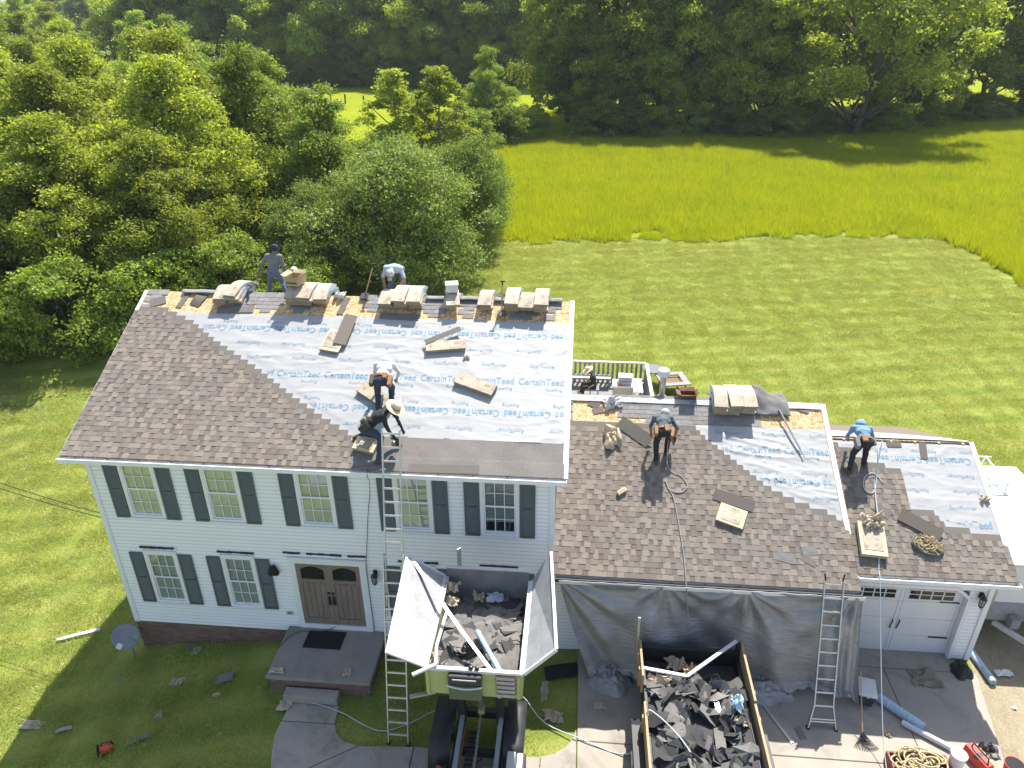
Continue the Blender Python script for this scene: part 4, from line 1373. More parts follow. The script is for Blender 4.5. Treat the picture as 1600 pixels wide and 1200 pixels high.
tree('leafy_tree', 'locust', -19.2, 28.5, 'yellow green feathery tree left of the one behind the roof end', GL, 1.05, 0.97, 2.0)
tree('leafy_tree', 'ash', -26.0, 29.0, 'green tree partly cut by the left picture edge', GL, 1.05, 0.84, 4.0)
tree('leafy_tree', 'locust', -16.0, 37.0, 'tall yellow green tree in the second row of the grove', GL, 1.1, 1.08, 1.0)
tree('leafy_tree', 'locust', -23.5, 39.0, 'yellow green tree with a dead pale branch high in the grove', GL, 1.1, 1.04, 3.1)
tree('leafy_tree', 'ash', -10.6, 36.0, 'mid green tree between the feathery tree and the layered tree', GL, 1.0, 0.96, 5.0)
tree('leafy_tree', 'locust', -32.5, 42.0, 'rounded light green tree at the far left of the grove', GL, 1.1, 0.98, 0.3)
tree('leafy_tree', 'ash', -33.0, 33.0, 'darker green tree at the left picture edge', GL, 1.0, 0.80, 0.7)
for x_, y_, s1, s2, lb in ((-16.4, 23.5, 0.70, 0.88, 'half grown green tree in front of the feathery trees'), (-22.0, 22.0, 0.75, 0.86, 'half grown green tree near the left picture edge'), (-11.2, 24.5, 0.62, 0.80, 'half grown tree close behind the left roof end'),
                            (-27.0, 21.0, 0.75, 0.80, 'half grown tree cut by the left picture edge')):
    tree('leafy_tree', 'locust', x_, y_, lb, GL, s1 * 1.35, s2 * 0.92)
for x_, y_, s1, lb in ((-13.8, 18.8, 0.95, 'shaded bush at the lawn edge below the grove'), (-18.0, 17.2, 0.9, 'lit bush at the left lawn edge'), (-22.0, 15.8, 0.95, 'bush at the far left lawn edge'), (-10.4, 20.5, 0.9, 'shaded bush just left of the roof end'), (-6.8, 23.0, 0.9, 'dark bush behind the left roof end')):
    tree('hedge_bush', 'bush', x_, y_, lb, 'bushes along the left lawn edge', s1, s1, None, 'bush')
tree('leafy_tree', 'ash', -4.6, 33.0, 'dark centred green tree behind the grey hooded roofer', GL, 0.9, 0.80, 0.9)
tree('leafy_tree', 'locust', -10.8, 40.0, 'bright tree left of the pasture gap with a drooping crown', GL, 0.85, 0.84, 2.9)
tree('leafy_tree', 'ash', -12.5, 44.0, 'green tree behind the drooping bright tree', GL, 1.0, 0.90, 3.3)
tree('layered_tree', 'layer', -16.0, 45.0, 'tree with flat layered reddish green tiers above the grove', GL, 1.0, 1.02)
tree('layered_tree', 'layer', -22.0, 50.0, 'taller layered tree at the crest of the grove', GL, 1.1, 1.12, 2.0)
tree('round_shrub_tree', 'shrub', 0.9, 29.0, 'broad rounded pale green shrub tree behind the main ridge', None, 1.0, 0.98)
tree('round_shrub_tree', 'shrub', 4.2, 36.5, 'darker shrub tree at the lawn corner, right of the broad pale one', None, 0.62, 0.86, 2.2)
tree('round_shrub_tree', 'shrub', -3.8, 27.5, 'small shrub tree tucked between the grove and the broad shrub', None, 0.62, 0.72, 4.2)
tree('leafy_tree', 'slim', -1.2, 55.0, 'slender bright young tree with upright twigs, taller of the pair', 'young trees by the pasture', 1.15, 1.04)
tree('leafy_tree', 'slim', -5.6, 57.0, 'slender young tree left of the taller bright one', 'young trees by the pasture', 1.15, 1.0, 2.1)
tree('leafy_tree', 'ash', 0.2, 80.0, 'dark young tree with a bare lower trunk in the pasture gap', 'young trees by the pasture', 0.72, 0.78)
tree('leafy_tree', 'slim', 6.3, 84.0, 'thin sapling beside the dark wood edge', 'young trees by the pasture', 0.55, 0.62)
for i, (x, y, s_, lb) in enumerate(((2.2, 78.0, 0.95, 'rounded hedge bush right of the dark young tree'), (4.6, 81.5, 0.8, 'low hedge bush by the thin sapling'), (-1.6, 74.0, 1.0, 'grey green hedge bush under the dark young tree'),
                             (1.2, 48.0, 1.0, 'bush below the taller slender tree'), (-3.6, 52.0, 0.95, 'dark bush between the two slender trees'), (-7.0, 50.0, 1.1, 'hedge bush at the pasture gap'),
                             (-1.5, 36.5, 1.0, 'bush behind the broad pale shrub tree'), (-3.0, 22.5, 0.7, 'low dark bush behind the left part of the ridge'))):
    tree('hedge_bush', 'bush', x, y, lb, 'hedge bushes', s_, s_ * 0.95, i * 1.1, 'bush')
# wood at the right, behind the meadow
GW = 'trees of the wood behind the meadow'
tree('forest_tree', 'elm', 44.5, 85.5, 'big spreading light green tree standing out from the wood over its shadow', GW, 1.15, 1.2, 0.4)
tree('forest_tree', 'oak', 16.8, 92.0, 'light crowned tall tree over the middle of the wood edge', GW, 0.95, 1.0, 1.0)
tree('forest_tree', 'maple', 11.0, 88.0, 'dark tree at the left end of the wood edge with low branches', GW, 0.68, 0.62, 2.0)
tree('forest_tree', 'oak', 9.5, 93.0, 'taller tree right behind the left end of the wood edge', GW, 0.75, 0.95, 3.0)
row1 = [(21.5, 90.0, 'maple'), (26.0, 92.0, 'oak'), (31.0, 91.0, 'maple'), (34.0, 88.0, 'oak'), (36.5, 93.0, 'maple'), (52.0, 96.0, 'maple'), (60.0, 101.0, 'maple'), (68.0, 104.0, 'oak'), (76.0, 108.0, 'maple'), (85.0, 110.0, 'oak')]
for i, (x, y, k) in enumerate(row1):
    tree('forest_tree', k, x, y, '%s tall tree from the left in the front row of the meadow wood' % ORDN[i], GW, 0.8 + 0.1 * math.sin(i * 2.1), 0.95 + 0.08 * math.sin(i * 1.3), i * 1.7)
row2 = [(14, 104, 'maple'), (23, 106, 'oak'), (30, 104, 'maple'), (39, 106, 'oak'), (47, 108, 'maple'), (56, 112, 'oak'), (66, 116, 'maple'), (77, 120, 'oak'), (89, 122, 'maple'), (99, 126, 'oak')]
for i, (x, y, k) in enumerate(row2):
    tree('forest_tree', k, x, y, 'tree in the back rows of the wood behind the meadow', GW, 1.0 + 0.1 * math.sin(i * 2.7), 1.05 + 0.08 * math.sin(i * 1.9), i * 2.3)
for i, (x, y) in enumerate(((13.5, 84.0), (18, 84.5), (24, 85.5), (30, 85), (36, 84), (39.5, 86), (49, 88), (56, 94), (66, 99), (75, 103))):
    tree('hedge_bush', 'bush', x, y, '%s undergrowth bush from the left along the foot of the wood' % ORDN[i], 'undergrowth along the wood', 1.1, 0.8, i * 1.4, 'bush')
for i, (x, y, k_, s_, lb) in enumerate(((14.0, 86.5, 'oak', 0.46, 'sunlit small tree before the left part of the wood'), (20.0, 87.0, 'elm', 0.50, 'sunlit small tree before the middle of the wood'), (28.5, 87.0, 'oak', 0.44, 'sunlit small tree before the dark trunks of the wood'),
                                         (38.0, 87.5, 'elm', 0.42, 'pale small tree just left of the big spreading tree'), (57.0, 95.0, 'oak', 0.5, 'small sunlit tree right of the big spreading tree'))):
    tree('forest_tree', k_, x, y, lb, GW, s_, s_ * 1.05, i * 1.1)
# far wood behind the pasture
GF = 'trees of the far dark wood'
for i in range(17):
    x = -78 + i * 6.0 + 2.0 * math.sin(i * 3.1)
    y = 150 + 3.0 * math.sin(i * 1.7)
    k = 'elm' if i in (8, 9) else ('oak' if i % 4 == 1 else 'maple')
    tree('forest_tree', k, x, y, '%s tall tree from the left in the front of the far wood' % ORDN[i], GF, 1.05, 1.12 + 0.1 * math.sin(i * 2.2), i * 1.9)
for i in range(15):
    x = -82 + i * 8.0 + 2.0 * math.sin(i * 2.1)
    tree('forest_tree', 'maple' if i % 2 else 'oak', x, 163 + 3 * math.sin(i), 'tall tree in the back of the far wood beyond the pasture', GF, 1.2, 1.25, i * 0.9)
for i, (x, k_, s_) in enumerate(((-52.0, 'elm', 0.6), (-44.0, 'oak', 0.62), (-33.0, 'oak', 0.6), (-27.0, 'elm', 0.62), (-20.5, 'elm', 0.55), (-14.0, 'oak', 0.5), (-6.0, 'elm', 0.5), (0.5, 'oak', 0.55))):
    tree('forest_tree', k_, x, 145.5, '%s lower sunlit tree from the left before the far wood' % ORDN[i], GF, s_, s_ * 1.05, i * 1.6)
for i in range(14):
    tree('hedge_bush', 'bush', -62 + i * 4.6, 144.5 + 1.2 * math.sin(i * 2), '%s dark bush from the left along the foot of the far wood' % ORDN[i], 'undergrowth along the far wood', 1.3, 1.1, i, 'bush')
# hazy trees running up to the horizon at the top left
GH = 'hazy trees at the top left horizon'
for i, (x, y, k, s_) in enumerate(((-38, 62, 'ash', 1.0), (-47, 66, 'locust', 1.0), (-56, 74, 'ash', 1.15), (-44, 84, 'oak', 0.55), (-62, 95, 'elm', 0.6), (-76, 105, 'oak', 0.62), (-55, 112, 'maple', 0.6), (-90, 118, 'elm', 0.65),
                                   (-70, 130, 'maple', 0.62), (-88, 150, 'oak', 0.7), (-108, 160, 'elm', 0.7), (-125, 175, 'maple', 0.75), (-100, 190, 'oak', 0.75), (-140, 200, 'oak', 0.75), (-118, 215, 'maple', 0.7), (-160, 225, 'elm', 0.75), (-90, 225, 'elm', 0.6), (-105, 240, 'oak', 0.6))):
    tree('forest_tree', k, x, y, 'tree of the wooded slope towards the top left horizon', GH, s_, s_ * 0.95, i * 2.2)
for i in range(16):
    x = -330 + i * 17 + 5 * math.sin(i * 2.3); y = 285 + 22 * math.sin(i * 1.7)
    tree('forest_tree', ('oak', 'maple', 'elm')[i % 3], x, y, 'distant hazy tree on the far hill at the top left', 'far hill trees', 1.3, 1.0 + 0.15 * math.sin(i * 1.1), i * 1.3)
for k, (x, y) in enumerate(((-28.3, 115.8), (-31.5, 118.0), (-24.5, 113.5))):
    p_ = MB(); p_.bar((0, 0, -0.2), (0.03, 0, 1.5), 0.22, 0.22); p_.bar((0, 0, 1.5), (0.03, 0, 1.56), 0.16, 0.16)
    o = p_.build('fence_post', M_BARK); o.location = (x, y, terrain_h(x, y))
    tag(o, 'dark wooden fence post standing in the far pasture', 'post', 'pasture fence posts')
# ------------------------------------------------------------ things lying on the roofs
M_KRAFT = mat('tan_kraft_wrap', (0.47, 0.40, 0.305), (0.39, 0.325, 0.24), scale=4, rough=0.75, bmp=0.4, bdist=0.01, rand=0.14, fine=(0.27, 0.22, 0.17), finescale=7)
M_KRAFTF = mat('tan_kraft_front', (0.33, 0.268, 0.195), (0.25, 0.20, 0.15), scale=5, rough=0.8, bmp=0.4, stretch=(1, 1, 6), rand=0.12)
M_WRAPB = mat('blue_white_wrap_edge', (0.55, 0.62, 0.70), (0.35, 0.48, 0.62), scale=9, rough=0.4, bmp=0.3)
M_STEEL = mat('galvanised_steel', (0.46, 0.47, 0.48), (0.36, 0.37, 0.38), scale=6, rough=0.38, metal=0.85, bmp=0.05)
M_ALU = mat('dull_aluminium', (0.55, 0.55, 0.55), (0.45, 0.45, 0.46), scale=8, rough=0.42, metal=0.8, bmp=0.05)
M_WOOD = mat('pale_handle_wood', (0.50, 0.36, 0.20), (0.40, 0.28, 0.15), scale=3, rough=0.6, bmp=0.1, stretch=(8, 8, 1))
M_PAPER = mat('crumpled_brown_paper', (0.48, 0.40, 0.295), (0.40, 0.33, 0.24), scale=3, rough=0.8, bmp=0.3, bdist=0.02)
M_PAPERL = mat('pale_paper_insert', (0.70, 0.60, 0.40), (0.62, 0.50, 0.30), scale=5, rough=0.8, bmp=0.3)
M_FELTG = mat('grey_felt_sheet', (0.20, 0.192, 0.186), (0.15, 0.145, 0.14), scale=4, rough=0.9, bmp=0.3, spec=0.2)
M_PLASW = mat('white_plastic', (0.68, 0.68, 0.67), (0.62, 0.62, 0.61), scale=4, rough=0.35, bmp=0.03)

def bent_pack_mesh(slope, layer, seed):
    """wrapped shingle pack lying across the ridge and bent by it"""
    rs = random.Random(seed)
    w, th, Lg = 0.355, 0.078, 0.98
    s = MB()
    n = 12
    rows = []
    for i in range(n + 1):
        t = -0.5 * Lg + Lg * i / n
        q = math.sqrt(t * t + 0.2 ** 2)
        z = -slope * (q - 0.2); dz = -slope * t / q
        nrm = Vector((0, -dz, 1)).normalized()
        base = Vector((0, t / math.hypot(1, slope * 0.7), z))
        h0 = 0.03 + layer * (th + 0.013)
        bul = 0.004 * math.sin(i * 1.3 + seed)
        a, b_ = base + nrm * (h0), base + nrm * (h0 + th + bul)
        rows.append([(-w / 2, a.y, a.z), (w / 2, a.y, a.z), (w / 2 + 0.002, b_.y, b_.z), (-w / 2 - 0.002, b_.y, b_.z)])
    for r_ in rows: s.v += r_
    for i in range(n):
        a = i * 4; c = a + 4
        s.f += [(a + 3, a + 2, c + 2, c + 3), (a, c, c + 1, a + 1), (a + 1, c + 1, c + 2, a + 2), (a, a + 3, c + 3, c)]
        s.m += [0, 0, 2 if i > 2 else 0, 2 if i > 2 else 0]
    s.f += [(0, 1, 2, 3), (n * 4 + 3, n * 4 + 2, n * 4 + 1, n * 4)]
    s.m += [1, 1]
    me = s.mesh('shingle_pack', [M_KRAFT, M_KRAFTF, M_WRAPB])
    return me
PACKS = {}
ORD = ['bottom', 'second', 'third', 'fourth']
def stack(roof, xs_, layers, yfront, where, rots=None, seed=0):
    slope = roof.s / roof.c
    cols = ['left', 'middle', 'right'] if len(xs_) == 3 else (['left', 'right'] if len(xs_) == 2 else [''])
    for ci, x in enumerate(xs_):
        for k in range(layers[ci]):
            key = (round(slope, 2), k, (ci + seed) % 3)
            if key not in PACKS: PACKS[key] = bent_pack_mesh(slope, k, ci + seed)
            o = obj('shingle_pack', PACKS[key])
            rs = random.Random(seed * 31 + ci * 7 + k)
            o.location = (x + rs.uniform(-0.012, 0.012), roof.y1 + yfront + rs.uniform(-0.055, 0.055), roof.z1 - 0.005)
            o.rotation_euler = (0, 0, rs.uniform(-0.08, 0.08) + ((rots or {}).get((ci, k), 0)))
            pos = 'top' if k == layers[ci] - 1 else ORD[k]
            lab = 'bent tan shingle pack, %s %s, %s' % (pos, ('of the %s column' % cols[ci]) if cols[ci] else 'one', where)
            tag(o, lab, 'shingle pack', 'wrapped shingle packs on the ridges')
stack(MAIN, [2.06, 2.46], [2, 3], 0.0, 'pile beside grey hooded roofer', {(1, 2): -0.12, (0, 1): 0.1}, 1)
stack(MAIN, [4.06, 4.44, 4.83], [3, 3, 3], 0.02, 'pile carrying the open carton', None, 2)
stack(MAIN, [6.62, 7.0, 7.38], [2, 3, 3], -0.02, 'pile before the capped roofer', None, 3)
stack(MAIN, [8.32], [2], 0.0, 'under the white tub', {(0, 1): 0.14}, 4)
stack(MAIN, [9.26], [2], 0.0, 'alone left of the short shovel', None, 5)
stack(MAIN, [9.97, 10.35, 10.73], [3, 2, 3], -0.02, 'pile nearest the right rake', None, 6)
stack(WING, [15.58, 15.95, 16.32], [4, 4, 4], 0.0, 'pile on the wing ridge', {(1, 3): 0.06}, 7)

def flat_pack(roof, x, y, rot, L_, w_, th, label, mats=(0,), open_top=False, h=0.012):
    s = MB()
    s.bx(-L_ / 2, L_ / 2, -w_ / 2, w_ / 2, 0, th, 0)
    for i in range(4):
        z = th * (i + 0.5) / 4
        s.bx(-L_ / 2 - 0.004, L_ / 2 + 0.004, -w_ / 2 - 0.004, w_ / 2 + 0.004, z - 0.004, z + 0.004, 1)
    o = s.build('shingle_pack', [M_KRAFT if not open_top else M_PAPERL, M_KRAFTF])
    o.matrix_world = roof.M(x, y, rot, h)
    tag(o, label, 'shingle pack', 'flat shingle packs on the roof slopes')
    if open_top:
        p = MB(); p.grid(lambda u, v: (lerp(-L_ * 0.36, L_ * 0.36, u), lerp(-w_ * 0.36, w_ * 0.42, v), th + 0.006 + 0.012 * abs(wob(u * 5, v * 5, x))), 8, 8)
        p.build('opened_wrap', M_KRAFT, o)
    return o
flat_pack(MAIN, 5.47, 2.98, R(80), 0.72, 0.52, 0.07, 'opened pale shingle pack under a leaning shingle near the left of the printed sheet', open_top=True)
flat_pack(MAIN, 8.38, 2.92, R(8), 1.0, 0.30, 0.09, 'tan shingle pack with a grey strip on top below the white bucket')
flat_pack(MAIN, 9.27, 1.84, R(-21), 1.02, 0.33, 0.10, 'single tan shingle pack lying askew at the right of the printed sheet')
flat_pack(MAIN, 6.9, 1.42, R(-33), 1.0, 0.34, 0.09, 'tan shingle pack behind the legs of the white shirted roofer')
flat_pack(MAIN, 6.93, 0.16, R(-12), 0.52, 0.36, 0.10, 'small tan pack under the kneeling roofer by the eave', open_top=True)
flat_pack(WING, 15.62, 1.12, R(-20), 0.66, 0.50, 0.08, 'opened pale pack on the wing shingles with a shingle behind it', open_top=True, h=0.02)
o = flat_pack(GAR, 18.87, 0.76, R(-4), 0.60, 0.86, 0.14, 'thick opened cream pack below the blue hooded roofer', open_top=True, h=0.02)

def plate(roof, x, y, rot, L_, w_, label, m, h=0.02, lift=0.0, name='loose_shingle', tabs=0, curl=0.0, group='loose shingles on the roof', cat='shingle'):
    s = MB()
    nx_ = 8
    def f(u, v):
        return (lerp(-L_ / 2, L_ / 2, u), lerp(-w_ / 2, w_ / 2, v), lift * v + curl * math.sin(math.pi * u) * (0.6 + 0.4 * v))
    s.grid(f, nx_, 3)
    o = s.build(name, m, solid=0.008)
    o.matrix_world = roof.M(x, y, rot, h)
    tag(o, label, cat, group)
    return o
plate(MAIN, 5.70, 3.30, R(84), 1.02, 0.33, 'laminated shingle leaning over the opened pale pack', M_SH[2], h=0.09, lift=0.05)
plate(MAIN, 8.27, 3.2, R(31), 0.98, 0.16, 'grey starter strip lying across the tan pack below the bucket', M_SH[4], h=0.115)
plate(MAIN, 0.22, 4.12, R(25), 0.42, 0.30, 'square loose shingle at the left end of the bare ridge deck', M_SH[4], h=0.0)
plate(MAIN, 0.92, 4.18, R(80), 0.55, 0.16, 'narrow grey shingle strip on bare decking, leftmost upright one', M_SH[4], h=0.0)
plate(MAIN, 1.36, 4.2, R(72), 0.44, 0.30, 'curled loose shingle left of the first pack pile', M_SH[3], h=0.0, curl=0.05)
plate(MAIN, 5.42, 4.14, R(82), 0.62, 0.17, 'narrow grey strip between the carton pile and the long shovel', M_SH[4], h=0.0)
plate(MAIN, 2.5, 3.92, R(4), 1.0, 0.24, 'dark old shingle slid below the first pack pile', M_FELTG, h=0.0, curl=0.02)
plate(MAIN, 7.0, 3.84, R(-2), 1.05, 0.22, 'dark old shingle slid below the pile before the capped roofer', M_FELTG, h=0.0)
plate(WING, 13.30, 3.18, R(-38), 1.0, 0.33, 'long laminated shingle propped beside the grey shirted roofer', M_SH[1], h=0.03, lift=0.12)
plate(WING, 15.72, 1.52, R(-18), 1.0, 0.30, 'laminated shingle lying behind the opened pale pack on the wing', M_SH[3], h=0.03, lift=0.03)
plate(WING, 12.22, 3.98, R(-25), 0.30, 0.22, 'small loose shingle on bare wing decking', M_SH[3], h=0.0)
plate(WING, 12.34, 3.80, R(15), 0.30, 0.2, 'second small loose shingle on bare wing decking, lower one', M_SH[2], h=0.0)
plate(WING, 16.75, 0.25, R(-14), 0.46, 0.24, 'grey shingle scrap low on the wing slope, left one', M_FELTG, h=0.015)
plate(WING, 17.38, 0.42, R(8), 0.36, 0.24, 'grey shingle scrap low on the wing slope, right upper one', M_FELTG, h=0.015)
plate(WING, 17.32, 0.20, R(-30), 0.36, 0.16, 'grey shingle scrap low on the wing slope, right lower one', M_SH[4], h=0.015)
plate(WING, 17.85, 4.02, R(-20), 0.26, 0.14, 'small dark scrap on the bare decking by the wing rake', M_FELTG, h=0.0)
plate(GAR, 20.02, 3.27, R(2), 0.36, 0.17, 'short shingle strip below the garage ridge slot', M_SH[3], h=0.004)
plate(GAR, 20.72, 3.12, R(82), 0.5, 0.17, 'upright narrow shingle strip below the garage ridge slot', M_SH[3], h=0.004)
plate(GAR, 20.10, 1.18, R(-32), 1.0, 0.32, 'dark laminated shingle lying over the mesh sack', M_SH[3], h=0.06, lift=0.05)
plate(GAR, 19.32, 1.50, R(-40), 0.4, 0.25, 'dark shingle scrap beside the rope on the garage roof', M_SH[4], h=0.02)
plate(MAIN, 7.15, -0.12, R(10), 1.0, 0.36, 'dark shingle at the eave under the kneeling roofer', M_FELTG, h=0.012)

def crumple(name, loc, size, m, label, cat, seed, flat=0.4, group=None, mx=None, n=14):
    """crumpled sheet of paper or film"""
    s = MB()
    def f(u, v):
        a, b_ = (u - 0.5) * 2, (v - 0.5) * 2
        k = 0.75 + 0.35 * wob(u * 2.5, v * 2.5, seed)
        w = 1.2 * abs(wob(u * 2.6, v * 2.6, seed + 5)) + 0.35 * abs(wob(u * 6, v * 6, seed + 9))
        return (a * size[0] * 0.5 * k + 0.10 * size[0] * wob(u * 4, v * 4, seed + 2), b_ * size[1] * 0.5 * k + 0.1 * size[1] * wob(u * 4, v * 4, seed + 3), 0.012 + size[2] * w * (1.15 - 0.6 * max(abs(a), abs(b_)) ** 2))
    s.grid(f, n, n)
    o = s.build(name, m, solid=0.003)
    if mx is not None: o.matrix_world = mx
    else: o.location = loc
    tag(o, label, cat, group)
    return o
crumple('paper_wrap', None, (0.55, 0.85, 0.30), M_PAPER, 'crumpled tan paper wrap on the wing left of the grey shirted roofer', 'paper', 3, mx=WING.M(12.72, 3.02, 0.2, 0.02), n=18)
crumple('paper_wrap', None, (0.62, 0.50, 0.34), M_PAPER, 'crumpled tan paper heaped on the thick cream pack', 'paper', 5, mx=GAR.M(18.95, 1.15, 0.1, 0.15), n=18)
crumple('plastic_sheet', None, (0.62, 0.55, 0.22), mat('silver_plastic_film', (0.60, 0.61, 0.63), (0.35, 0.36, 0.38), scale=4, rough=0.3, bmp=0.3), 'crumpled silver sheet on the bare left end of the wing ridge', 'sheet', 8, mx=WING.M(12.72, 4.02, 0.3, 0.0))
crumple('paper_scrap', None, (0.20, 0.12, 0.07), M_PAPER, 'tiny paper scrap on the printed sheet below the tan pack', 'paper', 2, mx=MAIN.M(8.95, 2.62, 0, 0.0), n=8)
crumple('paper_scrap', None, (0.30, 0.20, 0.12), M_PAPER, 'tan paper scrap caught on the garage rake', 'paper', 4, mx=GAR.M(21.85, 1.92, 0, 0.0), n=8)
crumple('plastic_sheet', None, (0.38, 0.30, 0.22), M_PLASW, 'pale crumpled wrap behind the right end of the carton pile', 'sheet', 12, mx=MAIN.M(5.25, 4.45, 0, 0.0))
crumple('felt_sheet', None, (0.75, 0.55, 0.25), M_FELTG, 'torn grey felt hanging beside the grey hooded roofer', 'felt', 14, mx=Matrix.Translation((2.62, 4.62, 7.86)) @ Matrix.Rotation(R(-35), 4, 'Y'))
b_ = MB(); b_.bx(-0.12, 0.12, -0.05, 0.05, 0, 0.09); b_.bx(-0.10, 0.10, -0.03, 0.03, 0.09, 0.095, 1)
o = b_.build('wood_block', [M_PAPERL, M_KRAFT], bevel=0.008); o.matrix_world = WING.M(12.95, 1.6, R(35), 0.014)
tag(o, 'small pale block lying alone on the wing shingles', 'block')
# mesh sack with straw coloured curls
M_STRAW = mat('straw_curls', (0.52, 0.42, 0.24), (0.38, 0.29, 0.15), scale=14, rough=0.8, bmp=0.3)
sack = empty('mesh_sack', mx=GAR.M(20.16, 0.72, R(-18), 0.015))
b_ = MB(); b_.lathe([(0.0, 0), (0.33, 0.0), (0.37, 0.05), (0.35, 0.08), (0.28, 0.055), (0.0, 0.05)], 18, Matrix.Diagonal((1, 0.72, 1, 1))); b_.build('sack_rim', M_FELTG, sack)
b_ = MB()
rs = random.Random(3)
for k in range(60):
    a, r_ = rs.uniform(0, 6.28), 0.30 * math.sqrt(rs.random())
    c = Vector((r_ * math.cos(a), 0.7 * r_ * math.sin(a), 0.07 + 0.05 * rs.random()))
    p0 = [c + Vector((0.07 * math.cos(a + q * 1.3 + k), 0.05 * math.sin(q * 1.5 + k * 2), 0.02 * math.sin(q * 2 + k))) for q in range(5)]
    b_.tube(p0, 0.010, 4)
fo = b_.build('curled_filling', M_STRAW, sack); fo['kind'] = 'stuff'
tag(sack, 'dark rimmed sack of straw coloured curls low on the garage roof', 'sack')
# open carton on the pile
M_CARD = mat('brown_cardboard', (0.46, 0.34, 0.21), (0.38, 0.28, 0.17), scale=4, rough=0.85, bmp=0.15)
def carton(loc, rz, sx, sy, sz, label, flaps=True, dark=M_CARD):
    c = empty('open_carton', loc, rz)
    b_ = MB()
    t_ = 0.008
    b_.bx(-sx, sx, -sy, sy, 0, t_); b_.bx(-sx, sx, -sy, -sy + t_, t_, sz); b_.bx(-sx, sx, sy - t_, sy, t_, sz)
    b_.bx(-sx, -sx + t_, -sy + t_, sy - t_, t_, sz); b_.bx(sx - t_, sx, -sy + t_, sy - t_, t_, sz)
    b_.build('box', dark, c)
    if flaps:
        for (a, b2, d) in (((-sx, -sy), (sx, -sy), (0, -0.14)), ((-sx, sy), (sx, sy), (0, 0.10)), ((-sx, -sy), (-sx, sy), (-0.12, 0)), ((sx, -sy), (sx, sy), (0.06, 0))):
            f_ = MB()
            p = [Vector((*a, sz)), Vector((*b2, sz)), Vector((b2[0] + d[0], b2[1] + d[1], sz + 0.07)), Vector((a[0] + d[0], a[1] + d[1], sz + 0.05))]
            f_.face(p); f_.build('flap', dark, c, solid=0.006)
    b_ = MB(); b_.bx(-sx * 0.8, sx * 0.8, -sy - 0.002, -sy - 0.0005, sz * 0.25, sz * 0.4); b_.build('printed_band', M_BLACKGAP, c)
    return tag(c, label, 'carton')
carton((4.08, 4.42, 8.17), R(-12), 0.19, 0.20, 0.24, 'open brown carton on the left of the three column pile')
carton((14.78, 4.32, 5.175), R(3), 0.21, 0.14, 0.14, 'dark open carton on the wing ridge left of the pack pile', True, mat('dark_cardboard', (0.20, 0.10, 0.06), (0.14, 0.07, 0.045), rough=0.8))
# bucket with lid
bk = empty('plastic_bucket', (8.33, 4.43, 8.06), 0.2)
b_ = MB(); b_.bx(-0.16, 0.16, -0.15, 0.15, 0.0, 0.20); b_.build('tub', M_PLASW, bk, bevel=0.03)
b_ = MB(); b_.bx(-0.175, 0.175, -0.165, 0.165, 0.201, 0.235); b_.build('lid', mat('pale_green_lid', (0.62, 0.74, 0.38), (0.70, 0.76, 0.55), rough=0.4, bmp=0.02), bk, bevel=0.01)
tag(bk, 'white tub with pale green lid on a pack pile at the main ridge', 'tub')
# shovels
def shovel(base, tip, label, blade_dark=True):
    root = empty('shovel', base)
    a, b2 = Vector((0, 0, 0)), Vector(tip) - Vector(base)
    d = b2.normalized()
    s = MB(); s.tube([d * 0.05, b2], 0.019, 8); s.build('handle', M_WOOD, root)
    s = MB(); s.tube([b2, b2 + d * 0.10], 0.022, 6); s.bar(b2 + d * 0.10 + Vector((-0.065, 0, 0)), b2 + d * 0.10 + Vector((0.065, 0, 0)), 0.03, 0.03)
    s.build('grip', M_IRON, root)
    s = MB(); s.hexa([(-0.12, -0.22, -0.02), (0.12, -0.22, -0.02), (0.10, 0.04, 0.03), (-0.10, 0.04, 0.03), (-0.12, -0.22, -0.012), (0.12, -0.22, -0.012), (0.10, 0.05, 0.045), (-0.10, 0.05, 0.045)])
    for k in range(7): s.bx(-0.11 + k * 0.034, -0.10 + k * 0.034, -0.26, -0.221, -0.022, -0.014)
    s.build('blade', M_IRON, root)
    return tag(root, label, 'shovel')
shovel((5.92, 4.55, 7.84), (6.16, 4.68, 8.58), 'roofing shovel with long pale handle standing left of the capped roofer')
shovel((9.70, 4.05, 7.665), (9.71, 4.17, 8.36), 'roofing shovel with black blade standing left of the rightmost pile')
# ridge rolls of old felt
def ridge_sheet(roof, x0, x1, label, m, seed, ht=0.08, back=0.16, front=0.12):
    s = MB()
    def f(u, v):
        t = lerp(-front, back, v)
        return (lerp(x0, x1, u), roof.y1 + t, roof.z1 + ht * (0.6 + 0.5 * wob(u * (x1 - x0) * 1.6, 0, seed)) * math.cos(max(-1.3, min(1.3, t * 7))) + 0.005 - abs(t) * 0.3)
    s.grid(f, int((x1 - x0) / 0.08), 7)
    o = s.build('ridge_cap_sheet', m, smooth=True, solid=0.006)
    tag(o, label, 'felt', 'old ridge sheets')
M_OLDSH = mat('weathered_grey_sheet', (0.31, 0.30, 0.295), (0.25, 0.243, 0.238), scale=6, rough=0.9, bmp=0.3, spec=0.2)
ridge_sheet(MAIN, 0.80, 1.92, 'curled grey old cap sheet on the ridge left of the first pile', M_OLDSH, 1, 0.10)
ridge_sheet(MAIN, 7.62, 8.12, 'grey old cap sheet on the ridge between capped roofer and bucket', M_OLDSH, 2)
ridge_sheet(MAIN, 8.52, 9.06, 'grey old cap sheet on the ridge right of the bucket', M_OLDSH, 3)
ridge_sheet(MAIN, 9.46, 9.76, 'short grey cap sheet behind the short shovel', M_OLDSH, 4)
ridge_sheet(MAIN, 10.93, 11.28, 'grey old cap sheet at the right end of the main ridge', M_OLDSH, 5, 0.10)
